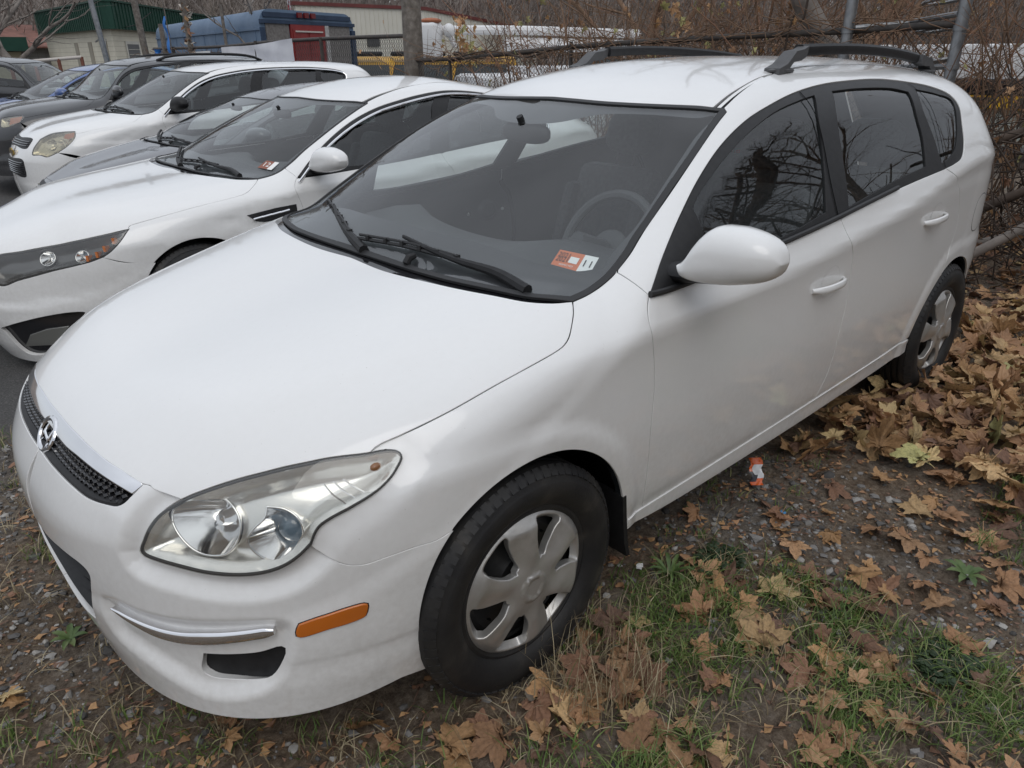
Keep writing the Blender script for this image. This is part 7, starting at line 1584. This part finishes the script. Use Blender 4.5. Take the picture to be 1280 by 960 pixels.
# ---------------------------------------------------------------- trucks and buses beyond
YEL = nmat('bus_yellow', [(.3, (.55, .29, .02)), (.7, (.65, .36, .03))], 3, .45); TRW = nmat('truck_white', [(.3, (.66, .66, .66)), (.7, (.74, .74, .74))], 2, .4); DGL = mat('dark_window', (.03, .038, .042), .08)
def school_bus(x, y, a, label):
    """nose of a school bus: bonnet, windscreen, body, mirrors"""
    b = empty('school_bus', (x, y, -1.42), a, label, 'bus', 'yellow school buses beyond the fence'); pr = [(-7, .5), (-7, 2.75), (-6.7, 2.9), (-.7, 2.9), (-.35, 2.75), (-.1, 1.95), (1.0, 1.80), (1.25, 1.6), (1.3, .7), (1.25, .5)]
    rings = []
    for s_, k in ((-1.2, .06), (-1.1, 0), (1.1, 0), (1.2, .06)): rings.append(np.array([(px, s_*(1 if px < -.2 else .80), z - k) for px, z in pr]))
    loft(rings).build('body', YEL, b, angle=30); m = MB(); box((-.14, 0, 2.36), (.10, 2.05, .62), m, R=rotm(radians(-16), 'Y')); m.build('windscreen', DGL, b)
    m = MB()
    for k in range(7): box((-1.2 - k*.8, 1.21, 2.25), (.64, .03, .55), m); box((-1.2 - k*.8, -1.21, 2.25), (.64, .03, .55), m)
    m.build('window', DGL, b)['kind'] = 'stuff'
    for s_ in (-1, 1):
        q = ellip((1.2, s_*.98, 2.05), (.06, .11, .17), nu=12, nv=8); tube([(1.0, s_*.7, 1.72), (1.2, s_*.95, 1.95)], .015, 5, q); q.build('mirror', BLKTRIM, b); box((1.31, s_*.62, 1.15), (.06, .3, .22), bev=.03).build('headlamp', REFLECT, b)
        for wx in (.4, -5): w_ = lathe([(0, .02), (.28, .0), (.48, .02), (.5, .1), (.5, .24), (.3, .28)], 20, axis='Y').xf(scm(1, s_, 1)).xf(trm(wx, s_*1.0, .5)); w_.build('wheel', TYRE, b)
    box((1.33, 0, 1.1), (.05, .9, .6), bev=.02).build('grille', BLKTRIM, b); box((-.3, 0, 2.98), (.3, 1.7, .14), bev=.05).build('lamp_board', BLKTRIM, b); return b
for k, (px, py, a) in enumerate(((-11.9, -19.1, 1.0), (-13.7, -18.3, .98), (-15.6, -17.6, .95))): school_bus(px, py, a, ('yellow school bus beyond the fence nearest the old blue bus', 'yellow school bus half hidden by the wooden pole', 'yellow school bus below the bucket truck boom')[k])
bt = empty('bucket_truck', (-9.5, -9.6, -.5), 0, 'white bucket truck with a folded boom behind the chain link fence', 'truck')
def bt_(mb, nm, mt, par=None, **k): return mb.xf(trm(9.5, 9.6, .5)).build(nm, mt, par or bt, **k)
FBm = [(-8.05, -10.05, 1.93), (-9.4, -9.6, 1.95), (-10.8, -9.1, 1.93), (-12.2, -8.6, 1.90)]
m = tube(crom(FBm, .4), .085, 10); bt_(m, 'boom', TRW); m = tube(crom(np.array(FBm)[1:] - [0, 0, .24], .4), .12, 4); bt_(m, 'lower_boom', TRW)
m = box((-7.95, -10.1, 1.76), (.40, .46, .60), R=rotm(.5), bev=.06); bt_(m, 'bucket', TRW, angle=50); m = ellip((-8.25, -9.85, 1.93), (.11, .11, .12), nu=16, nv=10); tube([(-8.25, -9.85, 1.9), (-8.35, -9.8, 1.65)], .05, 8, m); bt_(m, 'boom_joint', TRW)
m = ellip((-8.0, -10.05, 2.09), (.20, .2, .05), nu=14, nv=8); bt_(m, 'orange_cover', nmat('faded_orange', [(.3, (.30, .10, .05)), (.7, (.42, .16, .08))], 9, .8))
m = box((-11.4, -8.2, .70), (4.4, 2.0, 1.25), R=rotm(-.33), bev=.06); bt_(m, 'service_body', TRW, angle=40); m = MB()
for k in range(6):
    c_ = np.array([-11.4, -8.2, .75]) + np.array(rotm(-.33))[:3, :3] @ np.array([-2.0 + k*.75, 1.005, 0]); box(c_, (.03, .02, 1.2), m, R=rotm(-.33))
    c_ = np.array([-11.4, -8.2, 1.12]) + np.array(rotm(-.33))[:3, :3] @ np.array([-1.65 + k*.75, 1.01, 0]); box(c_, (.12, .03, .05), m, R=rotm(-.33))
bt_(m, 'locker_seam', mat('seam_grey', (.16, .16, .165), .6))['kind'] = 'stuff'
m = box((-9.0, -9.0, .55), (1.7, 1.9, 1.3), R=rotm(-.33), bev=.16); cbk = bt_(m, 'cab', TRW, angle=40)
m = box((-8.7, -8.06, .85), (1.0, .04, .42), R=rotm(-.33)); bt_(m, 'cab_window', DGL, cbk); m = box((-10.6, -7.25, 1.22), (2.4, .05, .44), R=rotm(-.33)); bt_(m, 'locker_front', nmat('teal_glass', [(.3, (.05, .07, .075)), (.7, (.14, .18, .19))], 5, .3), None)
for wx, wy in ((-8.3, -8.5), (-12.2, -7.2)): q = lathe([(0, .0), (.30, .02), (.46, .0), (.48, .1), (.3, .2)], 20, axis='Y').xf(rotm(-.33)).xf(trm(wx, wy, .0)); bt_(q, 'wheel', TYRE)
rt = empty('roadside_truck', (-12.2, -1.6, -.5), .15, 'white truck tail with a yellow stripe and dark bed seen through the right fence', 'truck')
box((-1, 0, 1.25), (3.2, 5.2, .9), bev=.05).xf(trm(-1.2, 0, .45)).build('body', TRW, rt); box((.15, 0, 1.58), (.6, 5.4, .22), bev=.02).build('dark_bed', GLOSSBLK, rt)
st_ = MB()
for k in range(18): st_.cur = k % 2; st_.add([(.48, -2.6 + k*.29, 1.30), (.48, -2.31 + k*.29, 1.30), (.48, -2.21 + k*.29, 1.44), (.48, -2.50 + k*.29, 1.44)], [(0, 1, 2, 3)])
box((.15, 0, 1.37), (.62, 5.4, .18)).build('rear_bar', YEL, rt); st_.build('hazard_stripe', [mat('hazard_yellow', (.72, .42, .02), .5), mat('hazard_black', (.05, .045, .03), .5)], rt); box((.1, .25, 1.02), (.5, 1.1, .5), bev=.02).build('tail_board', nmat('pale_plate', [(.3, (.42, .47, .43)), (.7, (.55, .6, .56))], 5, .6), rt)
for wy in (-1.9, 1.9): lathe([(0, .0), (.3, .02), (.46, .0), (.48, .2), (.3, .3)], 20, axis='X').xf(trm(-.6, wy, .5)).build('wheel', TYRE, rt)
# leftmost car, nose away behind the blue one
CARS['suv_black2'] = dict(CARS['suv_black'])
# ---------------------------------------------------------------- shrubs, vines, trees
def shrub(name, label, x, y, h, n, seed, mt, spread=.5, sub=4, leaves=0, lean=(0, 0), r0=.011, group='bare shrubs along the fence', cat='shrub'):
    r = np.random.default_rng(seed); t = empty(name, (x, y, float(gz(x, y))), 0, label, cat, group); st = MB(); tw = MB(); lf = MB()
    for i in range(n):
        a = r.uniform(0, 6.28); q = r.uniform(.05, spread); l = h*r.uniform(.6, 1.15); P, R = limb((q*.5*cos(a), q*.9*sin(a), -.05), (q*.7*cos(a) + lean[0], q*1.1*sin(a) + lean[1], 1), l, r0*r.uniform(.5, 1.25), r, 8, .03); tube(P, R, 5, st, cap=False)
        for k in range(sub):
            j = int(r.integers(2, 8)); b = r.uniform(0, 6.28); Q, S_ = limb(P[j], (cos(b), sin(b), r.uniform(.0, 1.1)), l*r.uniform(.14, .4), max(R[j]*.5, .0022), r, 4, .05); tube(Q, S_, 3, tw, cap=False)
            for k2 in range(2):
                Q2, S2 = limb(Q[int(r.integers(1, 4))], (cos(b + r.uniform(-1, 1)), sin(b + r.uniform(-1, 1)), r.uniform(-.2, .8)), l*r.uniform(.06, .18), .0018, r, 3); tube(Q2, S2, 3, tw, cap=False)
            if leaves and r.random() < leaves*1.7:
                s_ = r.uniform(.03, .06); v, f = LSH[int(r.integers(0, 9))]; M = np.array(Matrix.LocRotScale(Vector(Q[-1]), __import__('mathutils').Euler((r.uniform(1, 2.2), r.uniform(-1, 1), r.uniform(0, 6))), Vector((s_, s_, s_)))); lf.cur = int(r.choice([0, 1, 4, 7])); lf.add(v @ M[:3, :3].T + M[:3, 3], f)
    st.build('stem', mt, t, angle=180); tw.build('crown', mt, t, angle=180)
    if lf.cnt: o = lf.build('dead_leaves', LMATS, t, angle=180); o['kind'] = 'stuff'
    return t
SH = [(-6.9, -7.0, 2.3, 15, .34), (-7.0, -6.1, 2.9, 22, .22), (-6.6, -5.2, 3.0, 24, .20), (-7.3, -4.6, 3.3, 24, .10), (-6.5, -3.9, 3.1, 24, .22), (-7.1, -3.1, 3.4, 26, .20), (-6.5, -2.4, 3.2, 26, .28), (-7.4, -1.9, 3.6, 24, .10), (-6.6, -1.2, 3.3, 24, .22), (-7.2, -.4, 3.5, 24, .10), (-6.7, .5, 3.2, 26, .15), (-8.6, -3.6, 3.8, 24, .10), (-8.8, -1.6, 3.8, 24, .10), (-8.4, -5.6, 3.4, 20, .10), (-8.8, .6, 3.8, 24, .10)]
SLAB = ['sparse bare shrub with hanging dead leaves beside the bucket', 'bare brown shrub left of the far roof rail, below the boom', 'tangled bare shrub behind the windscreen top edge', 'tall bare shrub set back from the fence behind the far roof rail', 'bare shrub rising directly over the far roof rail', 'dense reddish shrub between the two roof rails', 'bare shrub carrying curled dead leaves between the roof rails', 'tall grey shrub behind the near roof rail foot', 'bare shrub between the two galvanised posts', 'bare shrub beside the clamped tree trunk', 'bare shrub at the right edge behind the last post', 'far bare shrub second row behind the far rail', 'far bare shrub second row behind the near rail', 'far thin shrub second row under the boom', 'far bare shrub second row at the right edge']
for k, (x, y, h, n, lv) in enumerate(SH): shrub('bare_shrub', SLAB[k], x, y, h, n, 50 + k, REDTW if k % 3 == 2 else BROWNM, .75, 7, lv)
# hanging clumps of dead leaves caught in the shrubs
for k, (x, y, z, n) in enumerate(((-6.3, -7.05, 1.75, 22), (-6.2, -6.75, 1.6, 16), (-6.15, -3.35, 2.0, 10), (-6.1, -3.0, 2.12, 8), (-6.2, -5.6, 2.0, 8))):
    r = np.random.default_rng(80 + k); m = MB(); tube([(0, 0, .5), (.02, 0, 0)], .004, 4, m)
    for i in range(n):
        v, f = LSH[int(r.integers(0, 9))]; s_ = r.uniform(.05, .10); p = Vector((r.normal(0, .05), r.normal(0, .09), r.uniform(-.22, .28))); M = np.array(Matrix.LocRotScale(p, __import__('mathutils').Euler((r.uniform(1.2, 2.4), r.uniform(-.6, .6), r.uniform(0, 6))), Vector((s_, s_, s_)))); m.cur = 1 + int(r.choice([0, 4, 7])); m.add(v @ M[:3, :3].T + M[:3, 3], f)
    o = m.build('hanging_leaves', [BROWNM] + LMATS, angle=180); o.location = (x, y, z); tag(o, ('big clump of hanging dead leaves beside the white bucket', 'smaller clump of hanging dead leaves right of the bucket', 'curled dead leaves hanging above the far roof rail', 'dead leaves hanging between the roof rails', 'few dead leaves hanging under the boom')[k], 'leaves', 'dead leaves hanging in the shrubs')
# clamped trunk, brush heap and leaning limbs at the right
tk = empty('clamped_tree', (-6.75, -.86, 0), 0, 'thick grey tree trunk ringed by galvanised pipe clamps behind the fence', 'tree'); r = np.random.default_rng(3); P, R = limb((0, 0, -.2), (.0, .0, 1), 4.4, .16, r, 10); tube(P, R, 14).build('trunk', BARKM, tk, angle=180)
m = MB()
for i in range(9):
    Q, S_ = limb(P[6 + i % 5], (cos(i*2.4), sin(i*2.4), .7), 1.6, .04, r, 6); tube(Q, S_, 5, m, cap=False)
m.build('crown', BARKM, tk, angle=180)
for z in (1.45, 1.72, 1.95): q = MB(); th = np.linspace(0, 2*pi, 21); tube(np.column_stack([.185*np.cos(th), .185*np.sin(th), np.full(21, z) + .03*np.sin(th)]), .018, 6, q, cap=False); q.build('pipe_clamp', GALV, tk)
m = MB()
for z0, z1 in ((1.96, 2.02), (1.72, 1.80), (1.40, 1.42)): tube([(FX + .05, -1.25, z0), (FX - .2, -.9, (z0 + z1)/2), (FX + .05, -.45, z1)], .022, 8, m)
tube([(FX + .03, -.42, 2.02), (FX + .1, .3, 2.03), (FX + .15, 1.6, 2.05)], .04, 10, m); tag(m.build('pipe_brace', GALV), 'galvanised pipes braced round the trunk at the right fence corner', 'pipe')
r = np.random.default_rng(15); DKTW = nmat('dark_twig', [(.3, (.030, .022, .017)), (.7, (.085, .060, .045))], 6, .9)
LIMBS = [((-4.6, .50, .35), (-5.6, 1.9, 1.5)), ((-4.9, .35, .55), (-5.4, 1.5, 1.25)), ((-5.1, .1, .15), (-5.2, 1.6, .95)), ((-5.4, .2, .95), (-5.9, 1.8, 1.75)), ((-4.7, .9, .1), (-5.6, 1.4, 1.2))]
for k, (a, b) in enumerate(LIMBS):
    a, b = np.array(a), np.array(b); P = crom([a - (b - a)*.25, a, (a + b)/2 + r.normal(0, .05, 3), b, b + (b - a)*.4], .12); o = tube(P, np.linspace(.036, .022, len(P)), 8).build('fallen_limb', DKTW if k % 2 else BARKM, angle=180)
    tag(o, ('long grey limb leaning out of the brush at the right edge, topmost but one', 'dark limb leaning beside the tail corner of the hatchback', 'lowest dark limb lying across the brush heap', 'topmost dark limb leaning towards the pipe post', 'short grey limb sunk in the leaves by the brush')[k], 'limb', 'limbs leaning out of the brush heap')
m = MB()
for i in range(760):
    c = np.array([r.uniform(-6.4, -4.5), r.uniform(-.15, 2.4), 0]); c[2] = r.uniform(.05, 1.35)*(1 - .25*(c[0] + 6.4)/1.9); d = r.normal(0, 1, 3)*[.5, .6, .8]; d /= np.linalg.norm(d); Q, S_ = limb(c, d, r.uniform(.3, 1.1), r.uniform(.003, .009), r, 5); tube(Q, S_, 4, m, cap=False)
tag(m.build('brush_heap', DKTW, angle=180), 'dense dark heap of dead vines and twigs at the right edge', 'brush', kind='stuff')
m = MB()
for i in range(150):
    c = (r.uniform(-6.3, -4.6), r.uniform(-.1, 2.2), r.uniform(.15, 1.2)); s_ = r.uniform(.03, .07); v, f = LSH[int(r.integers(0, 9))]; M = np.array(Matrix.LocRotScale(Vector(c), __import__('mathutils').Euler(tuple(r.uniform(0, 3, 3))), Vector((s_, s_, s_)))); m.cur = int(r.choice([0, 1, 3, 4])); m.add(v @ M[:3, :3].T + M[:3, 3], f)
tag(m.build('caught_leaves', LMATS, angle=180), 'dead leaves caught in the dark brush heap', 'leaves', kind='stuff')
# vines climbing along the rail
m = MB()
for i in range(300):
    y = r.uniform(-7.6, -.6); c = np.array([FX + r.normal(0, .05), y, float(tR(y)) + r.normal(0, .06)]); Q, S_ = limb(c, (r.normal(0, .3), r.choice([-1, 1]), r.normal(0, .35)), r.uniform(.3, .9), .005, r, 6); tube(Q, S_, 4, m, cap=False)
tag(m.build('rail_vines', BROWNM, angle=180), 'dry vines twined along the bent fence rail', 'vines', kind='stuff')
m = MB()
for (a, b, z0, z1) in ((-6.9, -4.9, 1.45, 1.58), (-3.6, -1.2, 2.05, 2.02), (-1.9, -1.7, 1.3, 2.3)):
    Q = crom([(FX + .06, a, z0), (FX + .05, a*.6 + b*.4, (z0 + z1)/2 + .05), (FX + .07, a*.2 + b*.8, (z0+z1)/2 - .02), (FX + .06, b, z1)], .1); tube(Q, .011, 6, m)
tag(m.build('rail_branch', DKTW, angle=180), 'long dark bare branches lying along the fence rail', 'branch', kind='stuff')
bare_tree('bare_tree', 'grey bare tree with a low fork before the rust roofed building', -4.6, -25.6, 6.5, 3, 'bare trees', .9, None, 11, 6, 5, -.4, fork=.28, r0=.030)
bare_tree('bare_tree', 'slim dark bare tree in front of the blue bus side', -6.25, -14.15, 4.2, 8, 'bare trees', .6, None, 7, 4, 3, 0, fork=.5, r0=.017)
bare_tree('bare_tree', 'brown bare tree behind the bucket truck', -14.5, -10.5, 8, 12, 'bare trees', .8, BROWNM, 10, 5, 4, -.5)
bare_tree('bare_tree', 'brown bare tree behind the right fence corner', -13, -4.0, 8.5, 14, 'bare trees', .8, BROWNM, 10, 5, 5, -.5)
# the wooded bank across the track: it shades the near flank of the cars and shows in the side glass
bx = np.linspace(-46, 30, 50); by = np.array([4.4, 5.2, 6.2, 7.4, 9, 11, 14, 18, 26]); BH = pch([4.4, 5.2, 7.4, 11, 18, 26], [-.25, .15, 1.2, 2.8, 5.2, 7.2])
bv = [(x, y, float(BH(y))*(1 + .12*sin(x*.5 + y)) + .25*sin(x*1.3)*sin(y)) for x in bx for y in by]; nb = len(by)
o = MB().add(bv, [(i*nb + j, (i+1)*nb + j, (i+1)*nb + j + 1, i*nb + j + 1) for i in range(49) for j in range(nb - 1)]).build('bank', nmat('leafy_bank', [(.3, (.045, .034, .025)), (.5, (.085, .062, .045)), (.75, (.15, .105, .07))], 3, .95), angle=180); o['kind'] = 'structure'
r = np.random.default_rng(77); m = MB()
for i in range(420):
    x, y = r.uniform(-24, 9), r.uniform(4.8, 10); z = float(BH(y)); P, R = limb((x, y, z - .1), (r.normal(0, .25), r.normal(-.12, .2), 1), r.uniform(1.2, 4.2), r.uniform(.008, .028), r, 6); tube(P, R, 4, m, cap=False)
    for k in range(4):
        b = r.uniform(0, 6.28); Q, S_ = limb(P[int(r.integers(2, 6))], (cos(b), sin(b), r.uniform(0, .9)), r.uniform(.4, 1.3), .006, r, 4); tube(Q, S_, 3, m, cap=False)
tag(m.build('bank_thicket', BROWNM, angle=180), 'dense bare thicket on the bank across the track', 'thicket', kind='stuff')
for k, (x, y, h, lb) in enumerate(((-5.5, 7.5, 6.5, 'forked bare tree low on the bank across the track'), (-2.2, 8.5, 7.5, 'bare tree on the bank opposite the front door'), (-9.5, 8.0, 7.5, 'bare tree on the bank opposite the rear quarter glass'), (-12, 10, 8, 'tall bare tree high on the bank towards the rear'), (-6.5, 10.5, 8.5, 'tallest bare tree on top of the bank'), (2.5, 10, 8, 'bare tree on the bank opposite the bonnet'), (-15, 7.5, 8, 'bare tree at the far end of the bank'), (-8.2, 6.0, 5.5, 'small bare tree at the foot of the bank'))):
    bare_tree('bare_tree', lb, x, y, h, 60 + k, 'trees on the bank mirrored in the glass', .85, BARKM if k % 2 else BROWNM, 13, 8, 6, float(BH(y)), r0=.014, fork=.12)
CARS['car_left'] = dict(CARS['suv_black'])
build_other('car_left', 'parked_car', 'dark car at the far left edge, nose to the right behind the blue sedan', BLACKP, pose=(-3.3, -14.6, -.12, radians(140)), lamps=False)
